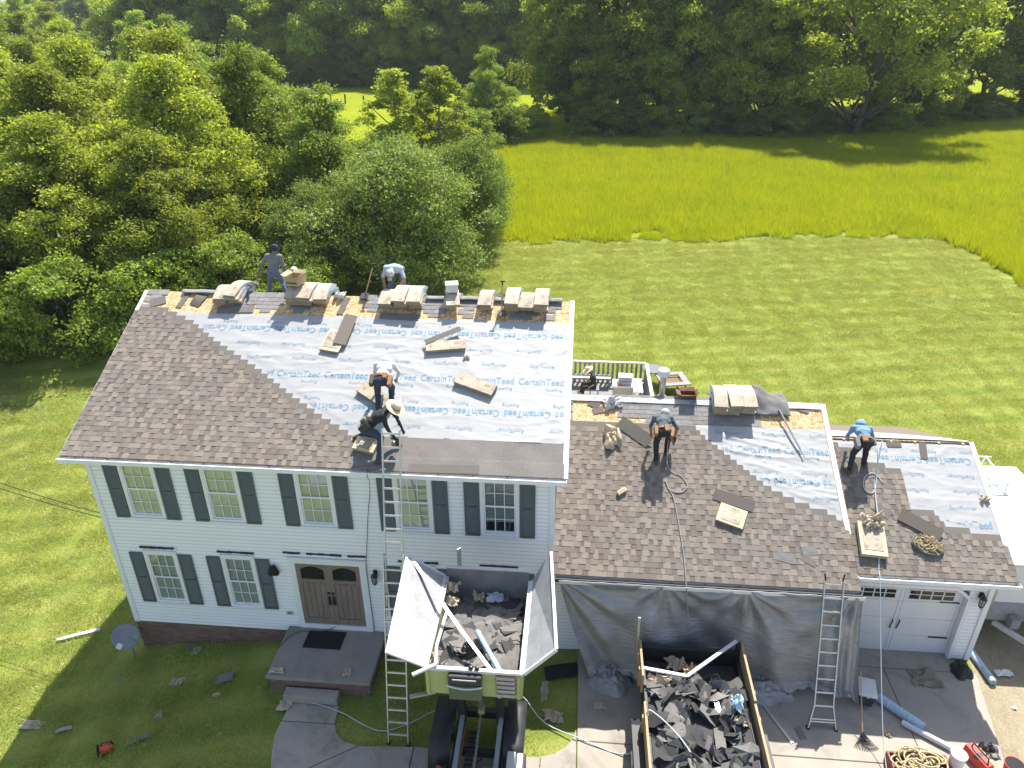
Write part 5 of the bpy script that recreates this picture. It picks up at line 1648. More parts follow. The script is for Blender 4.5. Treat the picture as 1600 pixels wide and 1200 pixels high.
crumple('paper_wrap', (9.60, 4.62, 7.86), (0.36, 0.25, 0.20), M_PAPER, 'crumpled tan wrap on the ridge behind the short shovel', 'paper', 21, n=10)
# grey sheet draped at the wing ridge and its pole
s = MB()
def drape(u, v):
    x, t = lerp(16.5, 17.4, u), lerp(0.30, -0.42, v)
    return (x + 0.05 * v, 4.2 + t, 5.17 + 0.33 * (1 - u) ** 1.2 * (1 - 0.85 * v) * (1 - v * v) - 0.50 * max(0, -t) * 1.0 + 0.05 + 0.05 * wob(u * 4, v * 4, 2) + 0.05 * math.sin(u * 9) * (1 - v))
s.grid(drape, 16, 14)
tag(s.build('felt_sheet', M_FELTG, smooth=True, solid=0.006), 'stiff grey felt sheet draped beside the pile on the wing ridge', 'felt')
pl = empty('roofing_pole', (17.15, 3.9, 5.1))
s = MB(); s.tube([(0, 0, 0.03), (0.40, -1.06, -0.545)], 0.026, 8); s.build('shaft', M_STEEL, pl)
s = MB(); s.tube([(0.40, -1.06, -0.545), (0.46, -1.22, -0.64)], 0.016, 6); s.build('tip', M_ALU, pl)
tag(pl, 'grey metal pole lying from the draped felt onto the printed sheet', 'pole')
# flue pipe
fl = empty('flue_pipe', (14.13, 4.72, 4.85))
s = MB(); s.lathe([(0.085, 0), (0.085, 0.80)], 14); s.build('pipe', M_STEEL, fl, smooth=False)
s = MB(); s.lathe([(0.16, 0.78), (0.165, 0.86), (0.16, 0.95), (0.09, 1.0), (0.0, 1.01)], 18); s.build('cap', M_PLASW, fl)
s = MB(); s.lathe([(0.20, 0.0), (0.12, 0.14), (0.09, 0.16)], 14); s.build('collar', M_ALU, fl)
tag(fl, 'metal flue pipe with white cap behind the wing ridge', 'flue')
# hoses and rope
def hose(name, pts, r, m, label, cat='hose', smooth_n=4):
    P = [Vector(p) for p in pts]
    out = []
    for i in range(len(P) - 1):
        p0, p1, p2, p3 = P[max(i - 1, 0)], P[i], P[i + 1], P[min(i + 2, len(P) - 1)]
        for k in range(smooth_n):
            t = k / smooth_n
            out.append(0.5 * ((2 * p1) + (p2 - p0) * t + (2 * p0 - 5 * p1 + 4 * p2 - p3) * t * t + (3 * p1 - p0 - 3 * p2 + p3) * t ** 3))
    out.append(P[-1])
    s = MB(); s.tube(out, r, 6)
    o = s.build(name, m, smooth=True)
    tag(o, label, cat)
    return o
M_HOSE = mat('grey_air_hose', (0.32, 0.33, 0.33), (0.26, 0.27, 0.27), rough=0.5, bmp=0)
M_HOSEB = mat('pale_blue_hose', (0.50, 0.58, 0.62), (0.45, 0.53, 0.58), rough=0.45, bmp=0)
M_HOSEG = mat('green_hose', (0.06, 0.16, 0.10), (0.05, 0.13, 0.08), rough=0.5, bmp=0)
wp = lambda x, y, h=0.03: WING.P(x, WING.d(y), h)
gp = lambda x, y, h=0.03: GAR.P(x, GAR.d(y), h)
hose('air_hose', [wp(14.15, 2.9, 0.5), wp(14.12, 2.6, 0.12), wp(14.16, 2.22), wp(14.45, 2.08), wp(14.60, 1.85), wp(14.45, 1.66), wp(14.15, 1.72), wp(14.06, 1.95), wp(14.12, 1.75), wp(14.24, 1.5), wp(14.33, 0.88), wp(14.41, 0.14), wp(14.42, -0.38, 0.04), (14.45, -0.60, 2.55), (14.66, -0.62, 1.1), (14.75, -0.75, 0.9)], 0.011, M_HOSE,
     'grey air hose looping on the wing roof and over its eave')
hose('safety_rope', [gp(19.46, 3.0, 0.6), gp(19.35, 2.5, 0.2), gp(19.26, 2.1), gp(19.07, 1.0, 0.17), gp(18.9, 0.1), (18.87, -0.17, 2.93), (18.80, -1.2, 1.7), (18.68, -2.6, 0.35), (18.6, -3.6, 0.05)], 0.010, M_HOSEB,
     'pale blue rope running down the garage roof to the driveway', 'rope')
hose('air_hose', [gp(19.40, 2.9, 0.4), gp(19.36, 2.35, 0.05), gp(19.2, 1.95), gp(19.0, 2.0), gp(19.05, 2.3), gp(19.3, 2.45), gp(19.5, 2.2)], 0.010, M_HOSEB, 'pale air hose loop at the feet of the blue hooded roofer')
hose('power_cable', [(7.1, -0.42, 5.62), (7.09, -0.53, 5.42), (7.06, -0.3, 5.2), (6.95, -0.06, 4.6), (6.85, -0.045, 4.05), (6.68, -0.045, 2.75), (6.655, -0.07, 2.5), (6.65, -0.07, 1.2), (6.67, -0.07, 0.3)], 0.007, M_IRON, 'thin dark cable hanging down the front wall beside the door', 'cable')
for k, dz in enumerate((0.0, 0.22)):
    hose('service_wire', [(0.0, 0.9, 3.0 - dz), (-1.0, 1.2, 2.62 - dz * 0.7), (-5.0, 2.5, 2.5 - dz), (-12, 4.5, 2.9 - dz), (-26, 8, 5.0)], 0.012, M_IRON, 'black service wire running left from the gable, %s one' % ('upper', 'lower')[k], 'wire')
# ------------------------------------------------------------ ladders
def ladder(foot, top, width, n, label, feet_w=None, extra=None, two_section=True):
    foot, top = Vector(foot), Vector(top)
    root = empty('ladder', foot)
    d = top - foot
    L_ = d.length; u = d.normalized()
    sx = Vector((1, 0, 0))
    nrm = sx.cross(u).normalized()
    fw = feet_w or width
    for sd in (-1, 1):
        s = MB()
        if feet_w:
            k = 0.16
            s.bar(sx * sd * fw / 2, u * L_ * k + sx * sd * width / 2, 0.028, 0.075, 0, nrm)
            s.bar(u * L_ * k + sx * sd * width / 2, u * L_ + sx * sd * width / 2, 0.028, 0.075, 0, nrm)
        else:
            s.bar(sx * sd * width / 2, u * L_ * (0.62 if two_section else 1) + sx * sd * width / 2, 0.028, 0.075, 0, nrm)
            if two_section:
                s.bar(u * L_ * 0.42 + sx * sd * (width / 2 - 0.035) + nrm * -0.06, u * L_ + sx * sd * (width / 2 - 0.035) + nrm * -0.06, 0.026, 0.07, 0, nrm)
        s.build('side_rail', M_ALU, root)
        s = MB(); s.bx(-0.035, 0.035, -0.06, 0.05, -0.01, 0.02, 0, Matrix.Translation(sx * sd * fw / 2)); s.build('foot_pad', M_RUBBER, root)
    for i in range(n):
        t = (i + 0.7) / n
        s = MB()
        off = nrm * (-0.06) if (two_section and t > 0.62) else Vector((0, 0, 0))
        ww = width / 2 - (0.035 if (two_section and t > 0.62) else 0)
        if feet_w and t < 0.16: ww = lerp(fw, width, t / 0.16) / 2
        s.bar(u * L_ * t - sx * (ww - 0.013) + off, u * L_ * t + sx * (ww - 0.013) + off, 0.036, 0.036, 0, nrm)
        s.build('rung', M_ALU, root)
    return root, u, nrm
l1, u1, n1_ = ladder((7.91, -2.92, -0.27), (7.75, -0.62, 6.75), 0.46, 24, '')
tag(l1, 'tall aluminium extension ladder leaning on the main eave beside the debris box', 'ladder')
l2, u2, n2_ = ladder((17.60, -1.93, 0.01), (17.72, -0.46, 3.12), 0.42, 11, '', feet_w=0.62, two_section=False)
tag(l2, 'short splayed aluminium ladder leaning on the wing eave over the tarp', 'ladder')
s = MB()
L2 = (Vector((17.72, -0.46, 3.12)) - Vector((17.60, -1.93, 0.01))).length
s.bar(u2 * L2 * 0.05 - Vector((0.29, 0, 0)), u2 * L2 * 0.05 + Vector((0.29, 0, 0)), 0.03, 0.09, 0, n2_)
s.build('stabiliser_bar', M_ALU, l2)
for sd in (-1, 1):
    s = MB(); s.tube([u2 * L2 + Vector((sd * 0.19, 0, 0)), u2 * L2 + Vector((sd * 0.19, 0, 0)) + Vector((0.03 * sd, 0.05, 0.16))], 0.02, 6); s.build('rail_end_hook', M_IRON, l2)

# ------------------------------------------------------------ tarp over the wing front
def tarp_material():
    m, nt, b = _nodes('silver_grey_tarp')
    pos = world_pos(nt)
    col = mixcol(nt, ramp(nt, noise(nt, pos, 1.4, 4), 0.35, 0.65), (0.34, 0.34, 0.345), (0.25, 0.25, 0.255))
    nt.links.new(col, b.inputs['Base Color'])
    b.inputs['Roughness'].default_value = 0.3
    b.inputs['Metallic'].default_value = 0.35
    mp = nt.nodes.new('ShaderNodeMapping'); mp.inputs['Scale'].default_value = (1.2, 1.2, 5)
    nt.links.new(pos, mp.inputs[0])
    bump(nt, b, noise(nt, mp.outputs[0], 2.2, 6, 0.65, 0.8), 0.55, 0.06)
    return m
M_TARP = tarp_material()
def tarp_pt(u, v):
    """u along the eave, v from the eave down to the ground"""
    xt = lerp(11.46, 18.46, u)
    xb = lerp(12.30, 18.58, u)
    k = v ** 1.15
    x = lerp(xt, xb, k)
    z = lerp(2.74, 0.02, v)
    sag = (0.10 * math.sin(u * math.pi * 3.0) ** 2)
    foot = -1.08 + 0.55 * math.exp(-((u - 0.52) / 0.16) ** 2) - 0.25 * math.exp(-((u - 0.72) / 0.09) ** 2) + 0.1 * math.sin(u * 17)
    y = lerp(-0.54, foot, v ** 1.4)
    # big diagonal swags hanging from two points, then fine folds
    sw = math.sin((u * 3.4 + (1 - v) * 0.9) * math.pi + 0.8 * wob(u * 3, v * 2, 1))
    y += 0.15 * sw * v * (1.1 - v * 0.4)
    # tension folds fanning out from the fixing points along the eave
    for (uc, wd, am) in ((0.0, 0.9, 0.07), (0.36, 0.5, 0.05), (0.62, 0.55, 0.06), (1.0, 0.8, 0.06)):
        ang = math.atan2((u - uc) * 7.0, v * 2.7 + 0.05)
        rr_ = math.hypot((u - uc) * 7.0, v * 2.7)
        y += am * math.sin(ang * 11 + uc * 9) * math.exp(-(rr_ / (3.2 * wd)) ** 2) * min(1, rr_ / 0.6)
    fold = math.sin(u * 46 + 4 * wob(u * 4, v * 1.2, 4) - v * 5) * (0.016 + 0.03 * v * v)
    if u > 0.86: fold += 0.05 * math.sin((u - 0.86) * 150 + v * 2) * smooth01((u - 0.86) / 0.08)
    y += fold
    y += 0.05 * wob(u * 9, v * 6, 7) * v
    # slack cloth bunched on the ground
    bunch = smooth01((v - 0.86) / 0.14)
    z += bunch * (0.10 + 0.22 * max(0, wob(u * 12, v * 3, 12)) + 0.12 * math.sin(u * 70) ** 2)
    y -= bunch * 0.15 * abs(wob(u * 10, v * 9, 15))
    return (x, min(y, -0.40 if z > 2.4 else -0.12), max(z, 0.015))
s = MB(); s.grid(tarp_pt, 170, 60)
tp = s.build('tarp', M_TARP, smooth=True)
tag(tp, 'large silver grey tarp hung from the wing eave down to the driveway', 'tarp')
s = MB()
s.grid(lambda u, v: (lerp(11.46, 18.46, u), -0.56 - 0.02 * abs(wob(u * 30, 0, 2)), 2.66 + 0.10 * v + 0.02 * wob(u * 25, 0, 3)), 90, 1); s.build('pale_hem', M_PLASW, tp, solid=0.006)
def heap(name, c, size, m, label, cat, seed, n=22, rough=1.0, group=None, parent=None, kind=None):
    """lumpy cloth heap"""
    s = MB()
    def f(u, v):
        a, r_ = u * 2 * math.pi, v
        rr = r_ * (0.8 + 0.3 * wob(math.cos(a) * 1.5, math.sin(a) * 1.5, seed))
        h = (1 - r_ ** 2.2) * (0.65 + 0.5 * abs(wob(math.cos(a) * r_ * 3, math.sin(a) * r_ * 3, seed + 4)) * rough + 0.25 * rough * abs(wob(math.cos(a) * r_ * 8, math.sin(a) * r_ * 8, seed + 8)))
        return (c[0] + size[0] * rr * math.cos(a), c[1] + size[1] * rr * math.sin(a), c[2] + size[2] * max(0.0, h))
    s.grid(f, n * 2, n)
    o = s.build(name, m, parent, smooth=True)
    if label: tag(o, label, cat, group, kind)
    return o
s = None
heap('tarp_bunch', (12.80, -0.98, 0.01), (0.75, 0.50, 0.34), M_TARP, 'bunched dark slack at the left end', None, 3, rough=1.5, parent=tp)
heap('tarp_bunch', (16.45, -0.95, 0.01), (0.95, 0.55, 0.34), M_TARP, 'bunched slack near the ladder', None, 7, rough=1.5, parent=tp)
for o in tp.children:
    if o.name.startswith('tarp_bunch'):
        if 'category' in o: del o['category']

# ------------------------------------------------------------ raised debris box on its lift trailer
M_LIME = mat('lime_green_paint', (0.33, 0.37, 0.14), (0.28, 0.32, 0.12), scale=3, rough=0.5, bmp=0.08, fine=(0.30, 0.34, 0.14), finescale=18)
M_BLKP = mat('black_paint', (0.028, 0.029, 0.031), (0.02, 0.02, 0.022), scale=4, rough=0.55, bmp=0.05)
M_BOXIN = mat('scuffed_white_liner', (0.34, 0.34, 0.34), (0.265, 0.265, 0.268), scale=2.4, rough=0.6, bmp=0.2, fine=(0.36, 0.36, 0.37), finescale=11)
M_BOXED = mat('white_box_edge', (0.58, 0.58, 0.58), (0.52, 0.52, 0.52), rough=0.45, bmp=0.05)
M_GREYST = mat('worn_grey_steel', (0.22, 0.225, 0.235), (0.16, 0.165, 0.17), scale=3, rough=0.5, bmp=0.1)
lift = empty('lift_dump_trailer', (9.75, -3.0, -0.15))
def lpart(mb, name, m, parent=None, **k):
    o = mb.build(name, m, **k)
    if parent is None:
        par(o, lift)
    else:
        o.parent = parent
        o.matrix_parent_inverse = parent.matrix_parent_inverse.copy() if False else Matrix.Identity(4)
    return o
BX0, BX1, BY0, BY1, BZ0, BZ1 = 8.96, 10.86, -4.0, -1.45, 2.80, 3.50
s = MB()
s.bx(BX0, BX1, BY0, BY0 + 0.05, BZ0, BZ1 - 0.061)
s.bx(BX0, BX0 + 0.05, BY0 + 0.051, BY1, BZ0, BZ1 - 0.061); s.bx(BX1 - 0.05, BX1, BY0 + 0.051, BY1, BZ0, BZ1 - 0.061)
s.bx(BX0 + 0.051, BX1 - 0.051, BY0 + 0.051, BY1, BZ0, BZ0 + 0.05)
box = lpart(s, 'debris_box', M_LIME)
def bpart(mb, name, m, **k):
    o = mb.build(name, m, box, **k)
    return o
s = MB(); s.bx(BX0 - 0.015, BX1 + 0.015, BY0 - 0.02, BY0 + 0.06, BZ1 - 0.06, BZ1); s.bx(BX0 - 0.015, BX0 + 0.06, BY0 + 0.061, BY1, BZ1 - 0.06, BZ1); s.bx(BX1 - 0.06, BX1 + 0.015, BY0 + 0.061, BY1, BZ1 - 0.06, BZ1)
bpart(s, 'rim', M_BOXED)
for x in (BX0 + 0.02, BX0 + 0.75, BX0 + 1.42, BX1 - 0.1):
    s = MB(); s.bx(x, x + 0.06, BY0 - 0.03, BY0 - 0.001, BZ0, BZ1 - 0.07); bpart(s, 'rib', M_LIME)
# steps on the right of the front panel
for k in range(5):
    s = MB(); z = BZ0 + 0.06 + k * 0.118; s.bx(BX1 - 0.50, BX1 - 0.14, BY0 - 0.05, BY0 - 0.002, z, z + 0.075); bpart(s, 'step_slat', M_BOXIN)
    s = MB(); s.bx(BX1 - 0.52, BX1 - 0.12, BY0 - 0.03, BY0 - 0.001, z + 0.08, z + 0.10); bpart(s, 'step_edge', mat('rusty_red_edge', (0.36, 0.12, 0.06), (0.28, 0.10, 0.05), rough=0.8))
# hydraulic hatch
s = MB(); s.bx(BX0 + 0.46, BX0 + 1.12, BY0 - 0.13, BY0 - 0.001, BZ1 - 0.30, BZ1 - 0.075); bpart(s, 'hatch_block', M_BLKP, bevel=0.03)
s = MB(); s.bx(BX0 + 0.56, BX0 + 1.02, BY0 - 0.15, BY0 - 0.131, BZ1 - 0.15, BZ1 - 0.12); bpart(s, 'hatch_bar', M_STEEL)
s = MB(); s.bx(BX0 + 0.47, BX0 + 1.11, BY0 - 0.08, BY0 - 0.001, BZ0 - 0.05, BZ1 - 0.36); bpart(s, 'hatch_panel', mat('dark_green_panel', (0.085, 0.12, 0.075), (0.07, 0.10, 0.065), rough=0.5, bmp=0.05))
s = MB(); s.tube([(BX0 + 0.44 + 0.69 * t, BY0 - 0.12, BZ1 - 0.33 - 0.07 * math.sin(math.pi * t)) for t in [i / 8 for i in range(9)]], 0.02, 6); bpart(s, 'hatch_lip', M_BOXED)
# wings (flaps) and tail board
def flap(c, name, label, m=M_BOXIN):
    a, b2, d, e = [Vector(q) for q in c]
    n = (b2 - a).cross(e - a).normalized() * 0.035
    s = MB(); s.hexa([a, b2, d, e, a + n, b2 + n, d + n, e + n]); o = bpart(s, name, m); o['label'] = label
    s = MB()
    for p, q in ((b2, d), (d, e), (e, a)):
        s.bar(p + n * 0.5, q + n * 0.5, 0.06, 0.06)
    s.build('flap_edge', M_BOXED, o)
    return o
flap([(8.95, -4.0, 3.50), (8.25, -4.0, 3.81), (8.11, -1.45, 4.02), (8.93, -1.45, 3.51)], 'side_flap', 'scuffed white flap opened to the left')
flap([(10.88, -1.45, 3.51), (11.27, -1.42, 4.32), (11.48, -4.0, 4.20), (10.88, -4.0, 3.50)], 'side_flap', 'scuffed white flap opened to the right')
s = MB(); s.bx(8.97, 10.80, -1.44, -1.40, 2.85, 3.74); tbd = bpart(s, 'tail_board', M_GREYST)
s = MB(); s.bx(8.95, 10.82, -1.455, -1.385, 3.741, 3.78); s.build('tail_edge', M_BOXED, tbd)
for (x, y) in ((9.86, -3.97), (9.98, -3.97)):
    s = MB(); s.lathe([(0.045, 0), (0.05, 0.03), (0.03, 0.07), (0.0, 0.075)], 10, Matrix.Translation((x, y, BZ1))); bpart(s, 'latch_knob', M_IRON)
# lift frame and running gear
for x in (9.42, 10.28):
    s = MB(); s.bar((x, -3.2, 2.79), (x, -2.75, 0.55), 0.16, 0.20); lpart(s, 'lift_leg', M_BLKP)
    s = MB(); s.bar((x + 0.02, -2.90, 0.78), (x + 0.02, -5.6, 0.50), 0.10, 0.10); lpart(s, 'lift_ram', mat('blue_grey_steel', (0.36, 0.42, 0.48), (0.30, 0.35, 0.40), rough=0.35, metal=0.5, bmp=0.03))
    s = MB(); s.bar((x - 0.13 if x < 10 else x + 0.13, -3.0, 2.79), (x - 0.13 if x < 10 else x + 0.13, -2.72, 1.6), 0.09, 0.09); lpart(s, 'outer_link', M_STEEL)
s = MB(); s.bar((9.85, -3.25, 2.79), (9.84, -2.72, 0.9), 0.09, 0.09); lpart(s, 'centre_post', mat('worn_red_brown_paint', (0.22, 0.13, 0.10), (0.16, 0.10, 0.08), rough=0.7))
s = MB(); s.bar((9.84, -2.75, 0.80), (9.86, -5.6, 0.55), 0.05, 0.06); lpart(s, 'centre_rod', M_STEEL)
s = MB(); s.bx(9.78, 9.92, -2.85, -2.7, 0.82, 0.94); lpart(s, 'rod_clevis', M_LIME)
s = MB()
for k in range(22):
    s.bx(9.60, 9.78, -3.15 - k * 0.11, -3.09 - k * 0.11, 0.52, 0.57)
lpart(s, 'cable_chain', M_BLKP)
s = MB(); s.bx(9.30, 9.44, -5.6, -2.3, 0.25, 0.45); s.bx(10.24, 10.38, -5.6, -2.3, 0.25, 0.45); s.bx(9.44, 10.24, -2.5, -2.36, 0.25, 0.45); s.bx(9.44, 10.24, -4.5, -4.36, 0.25, 0.45); s.bx(9.44, 10.24, -3.5, -3.38, 0.25, 0.42)
lpart(s, 'chassis', M_BLKP)
s = MB(); s.bx(9.47, 9.52, -4.6, -3.0, 0.455, 0.51); lpart(s, 'red_hose_guard', mat('rusty_orange_paint', (0.34, 0.12, 0.07), (0.26, 0.1, 0.06), rough=0.7))
for (x0, x1) in ((8.82, 9.28), (10.42, 10.86)):
    # mudguard over the wheels
    s = MB()
    prof = []
    for i in range(13):
        a = math.pi * i / 12
        prof.append((-3.05 + 0.85 * math.cos(a) * 1.0, 0.32 + 0.50 * min(1, math.sin(a) * 1.35)))
    n0 = 0
    for (y, z) in prof: s.v += [(x0, y, z), (x1, y, z)]
    for i in range(12): s.f.append((2 * i, 2 * i + 1, 2 * i + 3, 2 * i + 2)); s.m.append(0)
    lpart(s, 'mudguard', M_BLKP, smooth=True, solid=0.02)
    s = MB(); xm = (x0 + x1) / 2; s.bx(xm - 0.16, xm - 0.05, -3.20, -3.06, 0.832, 0.838); lpart(s, 'white_sticker', M_PLASW)
    for yy in (-2.62, -3.48):
        s = MB(); s.lathe([(0.20, -0.11), (0.31, -0.11), (0.34, -0.07), (0.34, 0.07), (0.31, 0.11), (0.20, 0.11)], 22, Matrix.Translation((xm, yy, gh(xm, yy) + 0.34)) @ Matrix.Rotation(R(90), 4, 'Y')); w_ = lpart(s, 'wheel', M_RUBBER)
        s = MB(); s.lathe([(0.0, -0.115), (0.19, -0.115), (0.19, 0.115), (0.0, 0.115)], 16, Matrix.Translation((xm, yy, gh(xm, yy) + 0.34)) @ Matrix.Rotation(R(90), 4, 'Y')); s.build('rim', M_STEEL, w_)
s = MB(); s.bx(10.50, 10.92, -5.2, -3.75, 0.30, 0.86); lpart(s, 'engine_case', M_BLKP, bevel=0.04)
s = MB(); s.bx(10.53, 10.70, -5.2, -3.76, 0.865, 0.90); s.bx(10.74, 10.86, -5.2, -3.78, 0.865, 0.89); lpart(s, 'engine_lid', mat('silver_grey_lid', (0.50, 0.51, 0.53), (0.42, 0.43, 0.45), rough=0.4, metal=0.3), bevel=0.015)
s = MB(); s.bx(8.95, 9.25, -4.9, -4.0, 0.3, 0.62); lpart(s, 'battery_case', M_BLKP, bevel=0.03)
s = MB(); s.lathe([(0.05, 0), (0.05, 0.06), (0.03, 0.08)], 10, Matrix.Translation((9.10, -4.1, 0.62))); lpart(s, 'red_cap', mat('red_paint', (0.48, 0.05, 0.03), (0.4, 0.04, 0.03), rough=0.45))
for i, (x, y) in enumerate(((9.9, -3.7), (10.08, -3.95), (9.95, -4.2), (10.12, -4.35))):
    s = MB(); s.tube([(x, y, 0.42), (x + 0.06, y - 0.1, 0.62), (x - 0.05, y - 0.22, 0.60), (x - 0.02, y - 0.3, 0.42)], 0.018, 6); lpart(s, 'hydraulic_hose', M_RUBBER)
s = MB(); s.bx(10.05, 10.17, -4.15, -3.95, 0.44, 0.58); lpart(s, 'valve_block', M_STEEL)
tag(lift, 'lime green debris box raised on a black lift trailer before the house', 'dump trailer')

# debris in the raised box
before_box = set(bpy.data.objects)
M_DEB = [mat('torn_shingle_grey', (0.20, 0.186, 0.17), (0.155, 0.145, 0.135), scale=8, rough=0.95, bmp=0.4, rand=0.1, spec=0.2),
         mat('torn_felt_black', (0.045, 0.045, 0.046), (0.03, 0.03, 0.031), scale=6, rough=0.75, bmp=0.4),
         mat('torn_felt_mid', (0.15, 0.145, 0.14), (0.11, 0.107, 0.104), scale=6, rough=0.85, bmp=0.4)]
def scraps(name, n, area, zf, sizes, seed, tilt, mats, weights, label, cat, parent=None, base=None, bend=0.1, rect=0.0):
    """many torn plates heaped together (nobody could count them)"""
    rs = random.Random(seed)
    s = MB()
    if base:
        base(s)
    for k in range(n):
        x = rs.uniform(area[0], area[1]); y = rs.uniform(area[2], area[3])
        sz = rs.uniform(*sizes)
        rot = Matrix.Translation((x, y, zf(x, y) + rs.uniform(0.0, 0.06))) @ rotz(rs.uniform(0, 6.28)) @ Matrix.Rotation(rs.gauss(0, tilt), 4, 'X') @ Matrix.Rotation(rs.gauss(0, tilt), 4, 'Y')
        mi = rs.choices(range(len(mats)), weights)[0]
        m_ = rs.randint(7, 10)
        ring = []
        if rs.random() < rect:
            hx_, hy_ = sz * 0.5, rs.uniform(0.10, 0.17)
            cs_ = [(-hx_, -hy_), (0, -hy_ * rs.uniform(0.9, 1.1)), (hx_, -hy_ * rs.uniform(0.6, 1)), (hx_ * rs.uniform(0.8, 1.1), 0), (hx_, hy_), (0, hy_ * rs.uniform(0.9, 1.1)), (-hx_, hy_ * rs.uniform(0.7, 1)), (-hx_ * rs.uniform(0.8, 1.1), 0)]
            b0 = len(s.v)
            cv = rs.uniform(-bend, bend)
            s.v.append(tuple(rot @ Vector((0, 0, 0.0))))
            s.v += [tuple(rot @ Vector((px, py, cv * px * px / sz * 2 + rs.uniform(-0.008, 0.008)))) for px, py in cs_]
            for i in range(8):
                s.f.append((b0, b0 + 1 + i, b0 + 1 + (i + 1) % 8)); s.m.append(mi)
            continue
        cz = rs.uniform(-bend, bend) * sz
        asp = rs.uniform(0.5, 1.0)
        for i in range(m_):
            a = 2 * math.pi * i / m_
            r_ = sz * 0.5 * rs.uniform(0.55, 1.12)
            px, py = r_ * math.cos(a), r_ * math.sin(a) * asp
            ring.append((px, py, bend * sz * math.sin(px / sz * 3 + k) + rs.uniform(-0.02, 0.02)))
        c = rot @ Vector((0, 0, cz))
        b0 = len(s.v)
        s.v.append(tuple(c)); s.v += [tuple(rot @ Vector(p)) for p in ring]
        for i in range(m_):
            s.f.append((b0, b0 + 1 + i, b0 + 1 + (i + 1) % m_)); s.m.append(mi)
    o = s.build(name, mats, parent, solid=0.006)
    if label: tag(o, label, cat, kind='stuff')
    return o
def box_base(s):
    s.grid(lambda u, v: (lerp(8.85, 10.63, u), lerp(-3.08, -0.60, v), 2.12 + 0.12 * wob(u * 3, v * 4, 3) - 0.12 * smooth01((v - 0.55) * 4)), 20, 26, 0)
scraps('debris_heap', 190, (9.0, 10.5, -2.9, -0.75), lambda x, y: 2.16 + 0.10 * wob(x * 1.5, y * 1.5, 3) - 0.14 * smooth01((y + 1.7) * 1.6), (0.22, 0.75), 5, 0.12, M_DEB, (0.62, 0.18, 0.20), 'torn grey shingles heaped in the raised lime green box', 'debris', base=box_base, rect=0.8)
def strip(name, pts, w, t, m, label, cat='metal strip'):
    s = MB()
    for a, b2 in zip(pts, pts[1:]):
        s.bar(a, b2, w, t)
    o = s.build(name, m); tag(o, label, cat); return o
strip('flashing_strip', [(8.05, -0.60, 3.05), (9.30, -2.15, 2.72), (10.15, -3.02, 2.36)], 0.07, 0.03, M_ALU, 'long aluminium strip lying diagonally over the raised debris box')
strip('flashing_strip', [(8.95, -1.5, 2.42), (8.92, -2.5, 2.50), (9.02, -3.12, 2.66), (8.62, -3.4, 2.66)], 0.06, 0.05, M_BOXED, 'white bent trim strip sticking out at the near left corner of the box')
strip('flashing_strip', [(9.08, -0.50, 2.3), (9.10, -0.52, 3.35)], 0.09, 0.03, M_ALU, 'upright metal strip against the tail of the raised box')
strip('flashing_strip', [(8.42, -3.05, 1.62), (8.92, -2.9, 1.64)], 0.07, 0.05, M_STEEL, 'short grey bar jutting left under the raised box')
M_ROLLB = mat('blue_printed_roll', (0.27, 0.42, 0.54), (0.38, 0.50, 0.60), scale=7, rough=0.4, bmp=0.1, fine=(0.62, 0.68, 0.72), finescale=26)
M_ROLLW = mat('white_blue_roll', (0.62, 0.67, 0.72), (0.48, 0.56, 0.64), scale=4, rough=0.4, bmp=0.1)
def roll(a, b2, r_, m, label):
    o = empty('underlayment_roll', a)
    d = Vector(b2) - Vector(a)
    s = MB(); s.tube([(0, 0, 0), d * 0.02, d * 0.98, d], [r_ * 0.96, r_, r_, r_ * 0.96], 16); s.build('wound_sheet', m, o, smooth=False)
    u = d.normalized()
    s = MB(); s.tube([-u * 0.006, d + u * 0.006], r_ * 0.4, 10); s.build('core', M_CARD, o)
    for q in (0.25, 0.7):
        s = MB(); s.tube([d * q, d * (q + 0.02)], r_ * 1.02, 16, caps=False); s.build('wrap_band', M_ROLLW, o)
    return tag(o, label, 'roll', 'underlayment rolls')
roll((9.66, -1.92, 2.36), (10.24, -2.96, 2.42), 0.055, M_ROLLB, 'blue roll lying in the raised debris box')
crumple('paper_wrap', (8.92, -0.82, 2.44), (0.55, 0.42, 0.30), M_PAPER, 'bright crumpled tan paper at the far left corner of the box', 'paper', 31)
crumple('paper_wrap', (9.02, -1.15, 2.36), (0.36, 0.30, 0.22), M_PAPER, 'smaller crumpled tan paper below the bright one in the box', 'paper', 33)
crumple('paper_wrap', (8.93, -2.80, 2.42), (0.24, 0.30, 0.22), M_PAPER, 'crumpled tan paper at the near left corner of the box', 'paper', 35, n=10)
crumple('plastic_sheet', (9.9, -0.78, 2.20), (0.45, 0.34, 0.24), mat('pale_blue_plastic', (0.42, 0.48, 0.54), (0.34, 0.40, 0.46), rough=0.4), 'pale blue plastic bag in the shaded end of the box', 'bag', 37)
crumple('paper_wrap', (9.55, -0.80, 2.18), (0.34, 0.34, 0.26), M_PAPER, 'tan paper wrap in the shaded end of the box', 'paper', 38)
heap('trash_bag', (9.55, -2.35, 2.24), (0.28, 0.24, 0.20), mat('glossy_black_plastic', (0.015, 0.015, 0.016), (0.02, 0.02, 0.02), rough=0.22, bmp=0.5), 'shiny black bag on the shingles in the raised box', 'bag', 5, n=14, rough=2.0)

